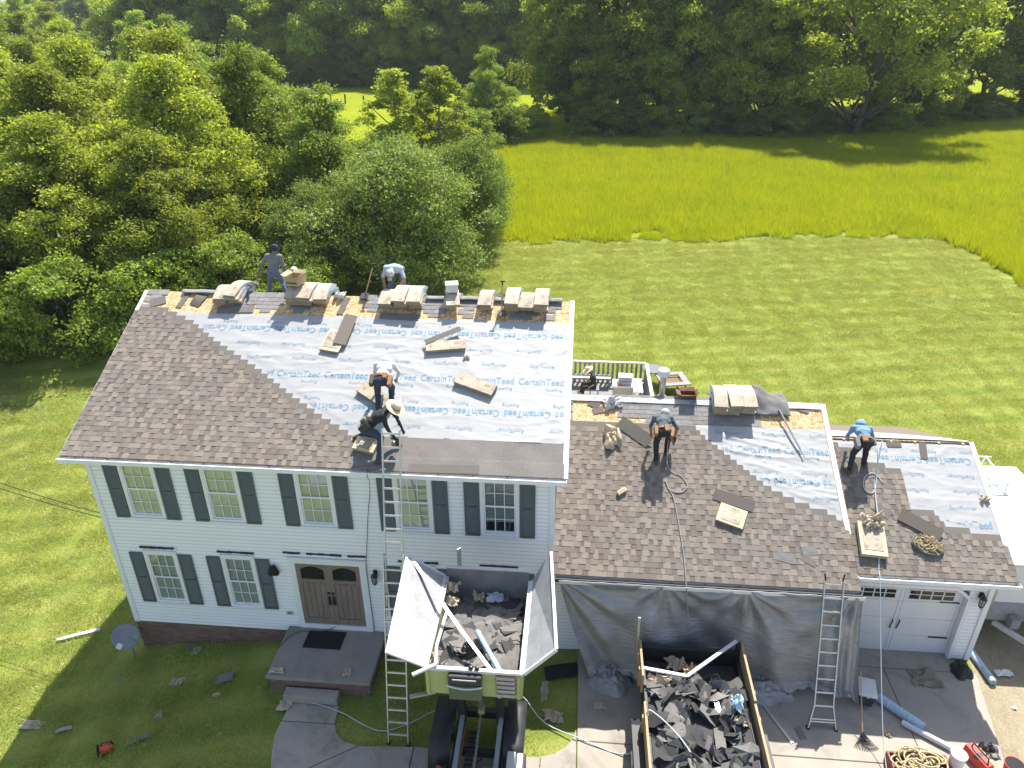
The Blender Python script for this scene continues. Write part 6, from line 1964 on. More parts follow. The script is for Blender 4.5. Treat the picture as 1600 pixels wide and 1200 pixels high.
def shift_new(before, d):
    for q in list(bpy.data.objects):
        if q not in before and q.parent is None:
            q.location = Vector(q.location) + Vector(d)
shift_new(before_box, (0.16, -0.86, 0.90))
roll((19.13, -1.02, 0.115), (19.88, -1.80, 0.115), 0.11, M_ROLLB, 'thick blue printed roll on the shaded driveway')
roll((19.46, -1.66, 0.075), (20.30, -2.26, 0.075), 0.07, M_ROLLW, 'thin silver white roll beside the thick blue one')
roll((22.02, 0.72, 0.04), (22.12, -0.28, 0.04), 0.085, M_ROLLB, 'white and blue roll lying on the dirt by the garage pillar')
# ------------------------------------------------------------ dump trailer on the driveway
dt = empty('dump_trailer', (14.6, -3.4, 0.0))
def dpart(s, name, m, **k):
    o = s.build(name, m, **k); return par(o, dt)
DX0, DX1 = 13.46, 15.72
s = MB(); s.bx(DX0, DX1, -6.4, -1.06, 0.45, 0.55); dpart(s, 'floor', M_BLKP)
s = MB(); s.bx(DX0, DX0 + 0.06, -6.4, -1.1, 0.551, 1.16); dpart(s, 'side_wall', M_BLKP)
s = MB(); s.bx(DX1 - 0.06, DX1, -6.4, -1.1, 0.551, 1.16); dpart(s, 'side_wall', M_BLKP)
s = MB(); s.bx(DX0, DX1, -1.10, -1.04, 0.551, 1.30); s.bx(DX0, DX1, -1.12, -1.02, 1.301, 1.36); dpart(s, 'front_wall', M_BLKP)
M_PLYW = mat('plywood_side_board', (0.42, 0.30, 0.17), (0.34, 0.24, 0.13), scale=3, rough=0.75, bmp=0.2, stretch=(1, 6, 1))
for (x, y0, y1, zt) in ((DX0 - 0.07, -2.12, -1.08, 1.55), (DX0 - 0.07, -6.3, -2.75, 1.48), (DX1 + 0.02, -2.6, -1.0, 1.56), (DX1 + 0.02, -6.3, -2.62, 1.50)):
    s = MB(); s.bx(x, x + 0.05, y0, y1, 1.0, zt); dpart(s, 'side_board', M_PLYW)
    for yy in (y0 + 0.3, y1 - 0.3):
        s = MB(); s.bx(x - 0.045 if x < 14 else x + 0.051, x - 0.001 if x < 14 else x + 0.095, yy - 0.045, yy + 0.045, 0.9, zt - 0.1); dpart(s, 'board_post', M_PLYW)
s = MB(); s.bx(DX0 - 0.02, DX0 + 0.08, -1.06, -0.98, 0.5, 1.40); dpart(s, 'corner_post', M_BLKP)
s = MB(); s.bx(DX1 - 0.08, DX1 + 0.02, -1.06, -0.98, 0.5, 1.58); dpart(s, 'corner_post', M_BLKP)
for x in (DX0 - 0.30, DX1 + 0.08):
    s = MB(); s.bx(x, x + 0.24, -4.9, -2.9, 0.86, 0.90); s.hexa([(x, -2.9, 0.86), (x + 0.24, -2.9, 0.86), (x + 0.24, -2.55, 0.62), (x, -2.55, 0.62), (x, -2.9, 0.90), (x + 0.24, -2.9, 0.90), (x + 0.24, -2.55, 0.66), (x, -2.55, 0.66)]); dpart(s, 'mudguard', M_BLKP)
    for yy in (-3.4, -4.3):
        s = MB(); s.lathe([(0.2, -0.1), (0.36, -0.1), (0.39, -0.06), (0.39, 0.06), (0.36, 0.1), (0.2, 0.1)], 20, Matrix.Translation((x + 0.12, yy, 0.40)) @ Matrix.Rotation(R(90), 4, 'Y')); w_ = dpart(s, 'wheel', M_RUBBER)
        s = MB(); s.lathe([(0.0, -0.11), (0.2, -0.11), (0.2, 0.11), (0.0, 0.11)], 14, Matrix.Translation((x + 0.12, yy, 0.40)) @ Matrix.Rotation(R(90), 4, 'Y')); o = s.build('rim', M_STEEL, w_)
s = MB(); s.bar((DX0 + 0.2, -1.05, 0.4), ((DX0 + DX1) / 2, -0.55, 0.4), 0.1, 0.12); s.bar((DX1 - 0.2, -1.05, 0.4), ((DX0 + DX1) / 2, -0.55, 0.4), 0.1, 0.12); dpart(s, 'tongue', M_BLKP)
tag(dt, 'black dump trailer with wooden side boards on the driveway', 'dump trailer')
def dz(x, y):
    return 1.02 + 0.30 * smooth01((-1.5 - y) / 0.8) - 0.08 * abs(x - 14.6) + 0.12 * wob(x * 1.3, y * 1.3, 6)
scraps('debris_heap', 240, (DX0 + 0.2, DX1 - 0.2, -6.2, -1.6), dz, (0.22, 0.75), 9, 0.42, [M_DEB[2], M_DEB[1], M_DEB[0]], (0.42, 0.38, 0.2), 'torn black roofing felt heaped in the wooden sided trailer', 'debris',
       rect=0.25, base=lambda s: s.grid(lambda u, v: (lerp(DX0 + 0.07, DX1 - 0.07, u), lerp(-6.3, -1.12, v), dz(lerp(DX0, DX1, u), lerp(-6.3, -1.12, v)) - 0.06), 16, 30, 1), bend=0.22)
strip('flashing_strip', [(13.42, -1.86, 1.50), (14.40, -1.98, 1.46), (15.64, -0.98, 1.60)], 0.075, 0.04, M_BOXED, 'bent white metal strip lying across the dump trailer')
strip('flashing_strip', [(16.35, -1.30, 0.02), (16.84, -2.38, 0.02)], 0.07, 0.02, M_ALU, 'grey metal strip lying on the driveway right of the dump trailer')
strip('flashing_strip', [(13.36, -1.12, 0.9), (13.36, -0.98, 2.15)], 0.05, 0.03, M_ALU, 'thin upright strip at the far left corner of the dump trailer')
strip('flashing_strip', [(14.95, -2.55, 1.42), (15.02, -3.05, 1.36)], 0.10, 0.03, M_ALU, 'short pale strip in the middle of the felt heap', )
crumple('paper_wrap', (13.78, -2.05, 1.32), (0.66, 0.30, 0.26), M_PAPER, 'bright crumpled tan paper at the left board of the dump trailer', 'paper', 41)
crumple('paper_wrap', (14.25, -1.35, 1.06), (0.55, 0.42, 0.34), M_PAPER, 'tan paper bag at the far end of the dump trailer', 'paper', 43)
crumple('paper_wrap', (14.55, -1.58, 1.16), (0.40, 0.30, 0.26), M_CARD, 'brown crumpled paper under the bent white strip', 'paper', 44)
crumple('paper_wrap', (15.40, -3.00, 1.30), (0.34, 0.24, 0.18), M_PAPERL, 'pale paper scrap near the right board of the dump trailer', 'paper', 46, n=10)
crumple('plastic_sheet', (15.40, -2.55, 1.34), (0.32, 0.55, 0.26), M_ROLLB, 'blue and white plastic wrap near the right board of the dump trailer', 'bag', 47)

# ------------------------------------------------------------ driveway clutter
cl = empty('cooler', (18.83, -1.00, 0.004), R(-12))
s = MB(); s.hexa([(-0.15, -0.21, 0.0), (0.15, -0.21, 0.0), (0.15, 0.21, 0.0), (-0.15, 0.21, 0.0), (-0.19, -0.26, 0.34), (0.19, -0.26, 0.34), (0.19, 0.26, 0.34), (-0.19, 0.26, 0.34)]); s.build('tub', mat('dark_blue_tub', (0.05, 0.07, 0.10), (0.04, 0.055, 0.08), rough=0.5), cl, bevel=0.02)
s = MB(); s.bx(-0.21, 0.21, -0.28, 0.28, 0.345, 0.42); s.build('lid', M_PLASW, cl, bevel=0.03)
s = MB(); s.bx(-0.03, 0.03, -0.30, -0.281, 0.36, 0.40); s.build('latch', M_PLASW, cl)
tag(cl, 'dark cooler with white lid beside the right end of the tarp', 'cooler')
rk = empty('leaf_rake', (18.46, -2.02, 0.0))
s = MB(); s.tube([(0, 0, 0.10), (0.10, 0.98, 0.95)], 0.014, 8); s.build('handle', M_WOOD, rk)
s = MB()
for k in range(17):
    a = R(-38 + k * 4.75)
    s.tube([(0, 0, 0.10), (0.26 * math.sin(a), -0.26 * math.cos(a), 0.04), (0.42 * math.sin(a), -0.42 * math.cos(a), 0.012), (0.44 * math.sin(a), -0.44 * math.cos(a), 0.004)], 0.006, 4)
s.tube([(0.22 * math.sin(R(-38 + k * 4.75)), -0.22 * math.cos(R(-38 + k * 4.75)), 0.055) for k in range(17)], 0.007, 4)
s.build('tines', M_IRON, rk)
tag(rk, 'leaf rake standing on its fan in front of the tarp end', 'rake')
crumple('paper_sack', (20.52, -0.30, 0.0), (0.85, 0.62, 0.16), mat('torn_sack', (0.28, 0.23, 0.17), (0.22, 0.18, 0.13), scale=5, rough=0.9, bmp=0.5), 'flattened torn brown sack on the driveway before the garage door', 'sack', 51)
crumple('paper_wrap', (19.05, -1.95, 0.0), (0.18, 0.24, 0.12), M_PAPER, 'small crumpled paper left of the blue rolls', 'paper', 52, n=9)
heap('trash_bag', (21.48, 0.00, 0.0), (0.30, 0.36, 0.30), mat('black_trash_bag', (0.012, 0.014, 0.013), (0.02, 0.022, 0.02), rough=0.35, bmp=0.5), 'black bag slumped at the foot of the garage pillar', 'bag', 9, rough=0.8)
crumple('plastic_sheet', (22.55, 0.10, -0.04), (0.55, 0.28, 0.10), M_PLASW, 'torn white plastic scrap on the dirt by the roll', 'scrap', 54, n=10)
crumple('paper_scrap', (22.3, -0.95, -0.05), (0.14, 0.10, 0.04), M_PLASW, 'tiny white scrap on the dirt yard', 'scrap', 55, n=7)
strip('shingle_scrap', [(17.05, -1.95, 0.012), (17.12, -2.25, 0.012)], 0.16, 0.012, M_FELTG, 'dark shingle scrap on the driveway by the short ladder', 'scrap')
# tool tray with hose tangle and buckets at the bottom right
tr_ = empty('tool_tray', (19.35, -3.05, 0.0))
s = MB(); s.bx(-0.62, 0.62, -0.6, 0.42, 0.0, 0.05); s.bx(-0.62, -0.58, -0.6, 0.42, 0.051, 0.32); s.bx(0.58, 0.62, -0.6, 0.42, 0.051, 0.32); s.bx(-0.58, 0.58, 0.38, 0.42, 0.051, 0.32); s.build('tray', mat('red_brown_tray', (0.24, 0.06, 0.04), (0.18, 0.05, 0.04), rough=0.6), tr_)
tag(tr_, 'low red brown tray holding a tangle of tan hose', 'tray')
s = MB()
rs = random.Random(12)
for k in range(26):
    cx, cy, r_ = 19.35 + rs.uniform(-0.3, 0.3), -2.98 + rs.uniform(-0.25, 0.2), rs.uniform(0.16, 0.36)
    a0 = rs.uniform(0, 6.28); tl = rs.uniform(-0.45, 0.45); tl2 = rs.uniform(-0.4, 0.4)
    pts = []
    for q in range(13):
        a = a0 + q * 0.42
        pts.append((cx + r_ * math.cos(a), cy + r_ * 0.8 * math.sin(a), 0.30 + 0.05 * k / 8 + tl * r_ * math.cos(a) + tl2 * r_ * math.sin(a)))
    s.tube(pts, 0.020, 6)
tag(s.build('hose_tangle', mat('tan_hose', (0.52, 0.42, 0.24), (0.44, 0.35, 0.19), rough=0.6, bmp=0.05), smooth=True), 'tangled tan air hoses heaped in the tray', 'hose', kind='stuff')
def bucket(loc, r0, r1, h, m, label, lid=None, handle=True):
    b2 = empty('bucket', loc)
    s = MB(); s.lathe([(r0, 0), (r1, h), (r1 + 0.012, h), (r1 + 0.012, h - 0.03)], 22); s.build('pail', m, b2)
    s = MB(); s.lathe([(r1 * 0.97, h - 0.02), (r1 * 0.97, h + 0.004)], 22); s.build('lid' if lid else 'contents', lid or M_BLACKGAP, b2)
    if handle:
        s = MB(); s.tube([((r1 + 0.02) * math.cos(a), 0.03 - 0.18 * math.sin(a), h - 0.06 - 0.08 * math.sin(a)) for a in [i * math.pi / 10 for i in range(11)]], 0.006, 5); s.build('wire_handle', M_IRON, b2)
    return tag(b2, label, 'bucket')
bucket((20.10, -2.82, 0.0), 0.13, 0.155, 0.62, M_PLASW, 'tall white pail with lid beside the hose tangle', M_PLASW, False)
M_RED = mat('red_plastic', (0.50, 0.045, 0.025), (0.42, 0.04, 0.025), rough=0.4, bmp=0.02)
bucket((21.30, -2.80, 0.0), 0.15, 0.19, 0.40, M_RED, 'red bucket at the bottom right corner')
tb_ = empty('tool_crate', (20.72, -2.55, 0.0), R(20))
s = MB(); s.hexa([(-0.12, -0.32, 0.0), (0.12, -0.32, 0.0), (0.12, 0.32, 0.0), (-0.12, 0.32, 0.0), (-0.10, -0.3, 0.30), (0.10, -0.3, 0.30), (0.10, 0.3, 0.30), (-0.10, 0.3, 0.30)]); s.build('case', M_RED, tb_, bevel=0.02)
s = MB(); s.tube([(0, -0.22, 0.30), (0, -0.2, 0.42), (0, 0.2, 0.42), (0, 0.22, 0.30)], 0.018, 6); s.build('handle', M_IRON, tb_)
s = MB(); s.bx(-0.106, 0.106, -0.05, 0.05, 0.1, 0.302); s.build('dark_clasp', M_IRON, tb_)
tag(tb_, 'red tool case standing between the white pail and the red bucket', 'tool case')
strip('level', [(20.95, -2.2, 0.06), (21.05, -2.9, 0.06)], 0.07, 0.05, mat('yellow_tool', (0.62, 0.46, 0.05), (0.55, 0.40, 0.05), rough=0.5), 'yellow tool lying right of the red tool case', 'tool')
crumple('rag_bag', (21.15, -2.25, 0.0), (0.55, 0.40, 0.26), mat('dark_print_bag', (0.05, 0.055, 0.06), (0.35, 0.36, 0.34), scale=5, rough=0.4, lo=0.5, hi=0.56), 'dark printed plastic bag above the red bucket', 'bag', 61)
crumple('paper_wrap', (20.55, -2.95, 0.0), (0.3, 0.3, 0.2), M_PAPER, 'crumpled paper between the pail and the tool case', 'paper', 62, n=9)

# ------------------------------------------------------------ front lawn: dish, litter, hoses
dish = empty('satellite_dish', (0.02, -0.5, gh(0, -0.5)))
s = MB(); s.tube([(0, 0, 0), (0, 0.02, 0.42), (-0.10, 0.12, 0.55)], 0.022, 8); s.build('mast', M_GREYST, dish)
dm_ = Matrix.Translation((-0.22, 0.18, 0.66)) @ Matrix.Rotation(R(28), 4, 'Y') @ Matrix.Rotation(R(38), 4, 'X')
s = MB()
def dish_pt(u, v):
    a, r_ = u * 2 * math.pi, v
    return dm_ @ Vector((0.36 * r_ * math.cos(a), 0.33 * r_ * math.sin(a), 0.075 * r_ * r_))
s.grid(dish_pt, 28, 6)
s.build('reflector', mat('grey_dish', (0.23, 0.245, 0.265), (0.20, 0.215, 0.235), rough=0.5, bmp=0.02), dish, smooth=True, solid=0.008)
s = MB(); s.tube([dm_ @ Vector((0, -0.33, 0.07)), dm_ @ Vector((0.02, -0.36, 0.28)), dm_ @ Vector((0.05, -0.22, 0.40))], 0.014, 6); s.build('feed_arm', M_GREYST, dish)
s = MB(); s.bx(-0.07, 0.07, -0.09, 0.05, -0.04, 0.05, 0, dm_ @ Matrix.Translation((0.05, -0.24, 0.42))); s.build('receiver', M_PLASW, dish, bevel=0.01)
tag(dish, 'grey satellite dish on a short mast by the left house corner', 'dish')
G = lambda x, y: (x, y, gh(x, y))
crumple('paper_wrap', G(1.72, -0.30), (0.30, 0.36, 0.14), M_PAPER, 'tan paper scrap on the shaded lawn nearest the brick wall', 'paper', 71, n=10)
crumple('paper_wrap', G(1.70, -1.35), (0.50, 0.36, 0.16), M_PAPER, 'larger tan paper scrap in the middle of the shaded lawn', 'paper', 72, n=10)
crumple('paper_wrap', G(1.75, -2.35), (0.26, 0.28, 0.12), M_PAPER, 'tan paper scrap on the lawn below the larger one', 'paper', 73, n=10)
crumple('paper_wrap', G(-1.55, -2.55), (0.85, 0.30, 0.12), M_PAPER, 'long twisted tan wrap at the left shade edge', 'paper', 74)
crumple('paper_wrap', G(2.95, -1.78), (0.22, 0.16, 0.08), M_PAPERL, 'small pale scrap on the lawn left of the walkway', 'paper', 75, n=8)
crumple('paper_wrap', (4.56, -1.52, 0.172), (0.46, 0.24, 0.14), M_PAPER, 'tan paper scrap at the left edge of the stoop', 'paper', 76, n=10)
crumple('paper_wrap', (6.32, -1.42, 0.172), (0.22, 0.30, 0.12), M_PAPER, 'tan and blue scrap on the right of the stoop', 'paper', 77, n=10)
crumple('paper_wrap', (4.90, -2.08, gh(4.9, -2.08) + 0.04), (0.46, 0.36, 0.18), M_PAPER, 'tan paper lump beside the stoop step', 'paper', 78, n=10)
crumple('paper_wrap', G(11.20, -1.35), (0.24, 0.75, 0.10), M_PAPER, 'long tan scrap on the grass right of the lift trailer', 'paper', 79)
crumple('paper_wrap', G(11.45, -2.05), (0.62, 0.45, 0.14), M_PAPER, 'pale torn paper lying on the grass by the blue hose', 'paper', 80)
crumple('paper_wrap', (12.55, -1.75, 0.0), (0.40, 0.24, 0.08), M_PAPER, 'torn paper on the drive left of the dump trailer', 'paper', 81, n=9)
def lawn_plate(x, y, rot, L_, w_, label, m=M_FELTG):
    s = MB(); s.grid(lambda u, v: (lerp(-L_ / 2, L_ / 2, u), lerp(-w_ / 2, w_ / 2, v), 0.05 + 0.03 * math.sin(u * 3) + 0.01 * v), 6, 3)
    o = s.build('shingle_scrap', m, solid=0.008); o.location = G(x, y); o.rotation_euler = (0, R(-3), rot); tag(o, label, 'scrap', 'shingle scraps on the lawn')
lawn_plate(2.98, -1.28, 0.4, 0.42, 0.28, 'grey shingle scrap on the lawn between stoop and larger paper')
lawn_plate(1.52, -0.22, 0.1, 0.28, 0.10, 'small grey strip beside the scrap nearest the brick wall')
lawn_plate(1.60, -3.05, 0.5, 0.55, 0.12, 'grey strip on the lawn near the orange tool')
lawn_plate(-0.60, -2.72, 0.35, 0.38, 0.10, 'pale grey strip right of the long twisted wrap', M_OLDSH)
lawn_plate(-0.02, -1.25, 0.8, 0.14, 0.10, 'tiny dark scrap in the middle of the left lawn')
lawn_plate(11.6, -0.75, 0.2, 0.85, 0.42, 'dark felt scrap on the grass right of the raised box', M_BLACKGAP)
strip('trim_board', [(-2.85, 0.25, gh(-2.8, 0.3) + 0.07), (-1.72, 0.62, gh(-1.7, 0.6) + 0.07)], 0.11, 0.03, M_TRIM, 'long white trim board lying on the lit lawn left of the house', 'board')
s = MB()
s.grid(lambda u, v: (lerp(-2.05, -1.15, u), lerp(2.35, 3.30, u) + 0.09 * (v - 0.5) * (0.25 + u) * 2, gh(-1.6, 2.8) + 0.07 + 0.30 * u ** 2 + 0.04 * wob(u * 9, v * 3, 2)), 14, 4)
tag(s.build('bent_flashing', M_TRIMW, solid=0.004), 'bent white flashing scrap on the lawn at the left house corner', 'flashing')
pt = empty('power_tool', G(0.95, -3.32), R(30))
s = MB(); s.lathe([(0.05, -0.16), (0.11, -0.12), (0.12, 0.05), (0.07, 0.14), (0.04, 0.16)], 12, Matrix.Translation((0, 0, 0.14)) @ Matrix.Rotation(R(90), 4, 'Y')); s.build('motor_body', mat('orange_red_tool', (0.60, 0.09, 0.03), (0.50, 0.07, 0.03), rough=0.4), pt)
s = MB(); s.tube([(-0.12, 0.0, 0.2), (-0.05, 0.0, 0.32), (0.12, 0, 0.30), (0.15, 0, 0.2)], 0.02, 6); s.build('handle', M_IRON, pt)
s = MB(); s.lathe([(0.03, 0), (0.15, 0.01), (0.15, 0.03), (0.03, 0.04)], 16, Matrix.Translation((-0.2, 0.0, 0.12)) @ Matrix.Rotation(R(90), 4, 'Y')); s.build('guard', M_IRON, pt)
tag(pt, 'orange red power tool on the shaded lawn at the bottom edge', 'power tool')
hz = lambda x, y, d=0.05: (x, y, gh(x, y) + d)
hose('garden_hose', [(5.70, -0.02, 0.33), (5.45, -0.10, 0.20), (5.15, -0.16, 0.19), (4.72, -0.20, 0.19), (4.46, -0.42, 0.19), (4.34, -0.75, 0.18), (4.22, -1.0, -0.1), hz(4.2, -1.5), hz(4.45, -1.95), hz(4.85, -1.92)], 0.011, M_HOSEG, 'dark green hose from the front door over the stoop edge')
hose('air_hose', [hz(5.1, -1.93, 0.08), hz(5.7, -2.0, 0.08), hz(6.4, -2.2), hz(7.0, -2.5), hz(7.5, -2.62), hz(8.1, -2.35), hz(8.6, -2.0), hz(9.1, -1.9), hz(9.6, -1.9)], 0.012, M_HOSEB, 'pale hose lying across the grass behind the tall ladder foot')
hose('air_hose', [(10.3, -1.95, 0.5), (10.7, -1.98, 0.45), hz(11.25, -2.30, 0.10), hz(12.1, -2.70, 0.12), (12.9, -2.98, 0.02), (13.3, -3.02, 0.3), (13.42, -3.05, 1.45), (13.6, -3.1, 1.55), (14.1, -3.6, 1.45), (14.5, -4.4, 1.4)], 0.014, M_HOSEB, 'pale blue hose from the lift trailer over the side of the dump trailer')
heap('cloth_bundle', (4.23, -0.10, 2.02), (0.20, 0.10, 0.30), M_BLACKGAP, 'black plastic bag hanging on the wall left of the door', 'bag', 13, n=12, rough=1.2)

# ------------------------------------------------------------ white cargo trailer right of the garage
ct = empty('cargo_trailer', (23.7, 3.5, 0.0))
def cpart(s, name, m, **k):
    return par(s.build(name, m, **k), ct)
M_RV = mat('white_trailer_skin', (0.72, 0.72, 0.72), (0.69, 0.69, 0.695), scale=1.5, rough=0.35, bmp=0.02)
s = MB(); s.bx(22.48, 24.90, 1.35, 5.80, 0.55, 2.36); cpart(s, 'body', M_RV, bevel=0.05)
s = MB(); s.bx(22.44, 24.94, 1.30, 5.84, 2.361, 2.42); cpart(s, 'roof_skin', M_RV, bevel=0.03)
s = MB(); s.bx(22.50, 24.88, 1.325, 1.349, 0.56, 1.15); cpart(s, 'stone_guard', mat('grey_guard', (0.30, 0.31, 0.32), (0.26, 0.27, 0.28), rough=0.4))
for x in (22.50, 24.84):
    s = MB(); s.bx(x, x + 0.05, 1.31, 1.3495, 1.16, 2.33); cpart(s, 'corner_trim', M_ALU)
for k in range(5):
    s = MB(); s.bx(22.47, 24.91, 1.9 + k * 0.8, 1.93 + k * 0.8, 2.421, 2.432); cpart(s, 'roof_rib', M_RV)
s = MB(); s.bar((22.75, 1.36, 0.45), (23.7, 0.15, 0.42), 0.10, 0.12); s.bar((24.65, 1.36, 0.45), (23.7, 0.15, 0.42), 0.10, 0.12); cpart(s, 'tongue', mat('white_frame_paint', (0.62, 0.60, 0.57), (0.52, 0.5, 0.47), rough=0.6))
s = MB(); s.bar((23.7, 0.15, 0.42), (23.7, -0.1, 0.44), 0.12, 0.14); s.tube([(23.7, 0.35, 0.02), (23.7, 0.35, 0.75)], 0.04, 8); cpart(s, 'jack', M_STEEL)
s = MB(); s.bx(23.0, 23.22, 1.06, 1.30, 0.5, 0.80); cpart(s, 'battery_box', M_OLDSH, bevel=0.02)
for x in (22.52, 24.70):
    for yy in (3.4, 4.2):
        s = MB(); s.lathe([(0.16, -0.1), (0.31, -0.1), (0.34, -0.06), (0.34, 0.06), (0.31, 0.1), (0.16, 0.1)], 18, Matrix.Translation((x + 0.09, yy, 0.30)) @ Matrix.Rotation(R(90), 4, 'Y')); cpart(s, 'wheel', M_RUBBER)
tag(ct, 'white cargo trailer parked on the dirt right of the garage', 'trailer')
rkk = empty('ladder_rack', (23.6, 4.9, 2.43))
for (x) in (-0.55, 0.35):
    s = MB(); s.tube([(x, -0.45, 0.02), (x, -0.45, 0.28), (x - 0.1, 0.75, 0.42), (x - 0.1, 0.85, 0.02)], 0.03, 8); s.build('rack_rail', M_PLASW, rkk)
for (y, z) in ((-0.45, 0.25), (0.1, 0.33), (0.75, 0.41)):
    s = MB(); s.tube([(-0.68, y, z), (0.42, y, z)], 0.024, 8); s.build('rack_bar', M_PLASW, rkk)
s = MB(); s.bx(-0.55, 0.1, -0.2, 0.15, 0.02, 0.05); s.build('roof_vent', M_PLASW, rkk, bevel=0.01)
tag(rkk, 'white tubular rack standing on the cargo trailer roof', 'rack')

# ------------------------------------------------------------ back deck behind the wing
dk = empty('back_deck', (13.2, 12.0, 0.0))
def kpart(s, name, m, **k):
    return par(s.build(name, m, **k), dk)
M_DECK = mat('grey_deck_board', (0.26, 0.25, 0.245), (0.20, 0.195, 0.19), scale=3, rough=0.75, bmp=0.2, stretch=(1, 8, 1))
M_RAILT = mat('pale_grey_rail', (0.48, 0.47, 0.455), (0.42, 0.41, 0.40), scale=4, rough=0.6, bmp=0.05)
for k in range(42):
    s = MB(); y = 8.95 + k * 0.14; s.bx(11.3, 14.75, y, y + 0.13, 0.22, 0.26); kpart(s, 'deck_board', M_DECK)
s = MB(); s.bx(11.3, 14.75, 14.70, 14.74, -0.4, 0.215); s.bx(14.70, 14.75, 8.95, 14.69, -0.4, 0.215); kpart(s, 'skirt', M_DECK)
def rail(a, b2):
    a, b2 = Vector(a), Vector(b2)
    s = MB(); s.bar(a + Vector((0, 0, 1.22)), b2 + Vector((0, 0, 1.22)), 0.14, 0.05); kpart(s, 'top_rail', M_RAILT)
    s = MB(); s.bar(a + Vector((0, 0, 0.40)), b2 + Vector((0, 0, 0.40)), 0.05, 0.09); kpart(s, 'bottom_rail', M_DECK)
    n = int((b2 - a).length / 0.19)
    for i in range(n + 1):
        p = a.lerp(b2, i / n)
        s = MB(); s.bar(p + Vector((0, 0, 0.27)), p + Vector((0, 0, 1.19)), 0.09 if abs((b2 - a).x) > abs((b2 - a).y) else 0.04, 0.04 if abs((b2 - a).x) > abs((b2 - a).y) else 0.09, 0, (0, 1, 0)); kpart(s, 'baluster', M_DECK)
rail((11.3, 14.68, 0), (14.68, 14.68, 0))
rail((14.68, 14.6, 0), (14.72, 9.0, 0))
s = MB(); s.bx(11.4, 13.2, 14.10, 14.48, 0.68, 0.72); kpart(s, 'bench_seat', M_RAILT)
for x in (11.6, 12.4, 13.1):
    s = MB(); s.bx(x, x + 0.06, 14.15, 14.45, 0.265, 0.679); kpart(s, 'bench_leg', M_DECK)
tag(dk, 'grey railed wooden deck behind the wing', 'deck')
gr = empty('barbecue_grill', (13.62, 13.1, 0.265))
s = MB(); s.bx(-0.36, 0.36, -0.28, 0.28, 0.0, 0.72); s.build('cabinet', mat('tan_steel', (0.48, 0.44, 0.34), (0.42, 0.38, 0.3), rough=0.5), gr)
s = MB(); s.bx(-0.40, 0.40, -0.32, 0.30, 0.721, 0.80); s.build('shelf', M_PLASW, gr)
s = MB()
prof = [(-0.22, 0.80), (-0.24, 0.95), (-0.14, 1.12), (0.10, 1.18), (0.26, 1.08), (0.28, 0.80)]
n_ = len(prof)
s.v = [(-0.16, y, z) for y, z in prof] + [(0.36, y, z) for y, z in prof]
s.f = [tuple(range(n_)), tuple(reversed(range(n_, 2 * n_)))] + [((i + 1) % n_, i, n_ + i, n_ + (i + 1) % n_) for i in range(n_)]
s.m = [0] * len(s.f)
s.build('hood', M_ALU, gr)
s = MB(); s.tube([(-0.1, -0.27, 0.98), (-0.1, -0.31, 1.0), (0.3, -0.31, 1.0), (0.3, -0.27, 0.98)], 0.015, 6); s.build('handle', M_IRON, gr)
s = MB(); s.bx(-0.18, -0.06, -0.30, -0.2, 0.802, 0.90); s.build('red_canister', M_RED, gr)
tag(gr, 'silver barbecue grill standing on the back deck', 'grill')
wt = empty('white_bench', (14.24, 13.1, 0.265))
for k in range(4):
    s = MB(); s.bx(-0.20 + k * 0.1, -0.11 + k * 0.1, -0.62, 0.62, 0.68, 0.71); s.build('slat', M_RAILT, wt)
for (x, y) in ((-0.16, -0.5), (0.16, -0.5), (-0.16, 0.5), (0.16, 0.5)):
    s = MB(); s.bx(x - 0.03, x + 0.03, y - 0.03, y + 0.03, 0, 0.679); s.build('leg', M_RAILT, wt)
tag(wt, 'pale slatted table right of the grill on the back deck', 'table')
ft = empty('fire_pit_table', (15.9, 15.05, gh(15.9, 15.05)), R(12))
s = MB()
for a in range(4):
    m4 = rotz(a * math.pi / 2)
    s.hexa([m4 @ Vector(p) for p in ((-0.62, -0.62, 0.55), (0.62, -0.62, 0.55), (0.36, -0.36, 0.55), (-0.36, -0.36, 0.55), (-0.62, -0.62, 0.60), (0.62, -0.62, 0.60), (0.36, -0.36, 0.60), (-0.36, -0.36, 0.60))])
s.build('table_top', M_OLDSH, ft)
s = MB(); s.hexa([(-0.36, -0.36, 0.40), (0.36, -0.36, 0.40), (0.36, 0.36, 0.40), (-0.36, 0.36, 0.40), (-0.355, -0.355, 0.48), (0.355, -0.355, 0.48), (0.355, 0.355, 0.48), (-0.355, 0.355, 0.48)]); s.build('burner_tray', mat('rusty_tray', (0.22, 0.14, 0.08), (0.17, 0.1, 0.06), rough=0.9), ft)
for (x, y) in ((-0.45, -0.45), (0.45, -0.45), (-0.45, 0.45), (0.45, 0.45)):
    s = MB(); s.bar((x * 0.9, y * 0.9, 0), (x, y, 0.55), 0.05, 0.05); s.build('leg', M_IRON, ft)
tag(ft, 'square grey fire pit table with brown centre on the back lawn', 'table')
rt_ = empty('round_patio_table', (15.12, 15.85, gh(15.1, 15.85)))
s = MB(); s.lathe([(0.0, 0.66), (0.46, 0.66), (0.48, 0.68), (0.46, 0.70), (0.0, 0.70)], 24); s.build('mesh_top', M_SHUT, rt_)
for k in range(3):
    a = k * 2.09; s = MB(); s.tube([(0.1 * math.cos(a), 0.1 * math.sin(a), 0.66), (0.36 * math.cos(a), 0.36 * math.sin(a), 0.0)], 0.02, 6); s.build('leg', M_IRON, rt_)
tag(rt_, 'round dark mesh table behind the corner of the back deck', 'table')
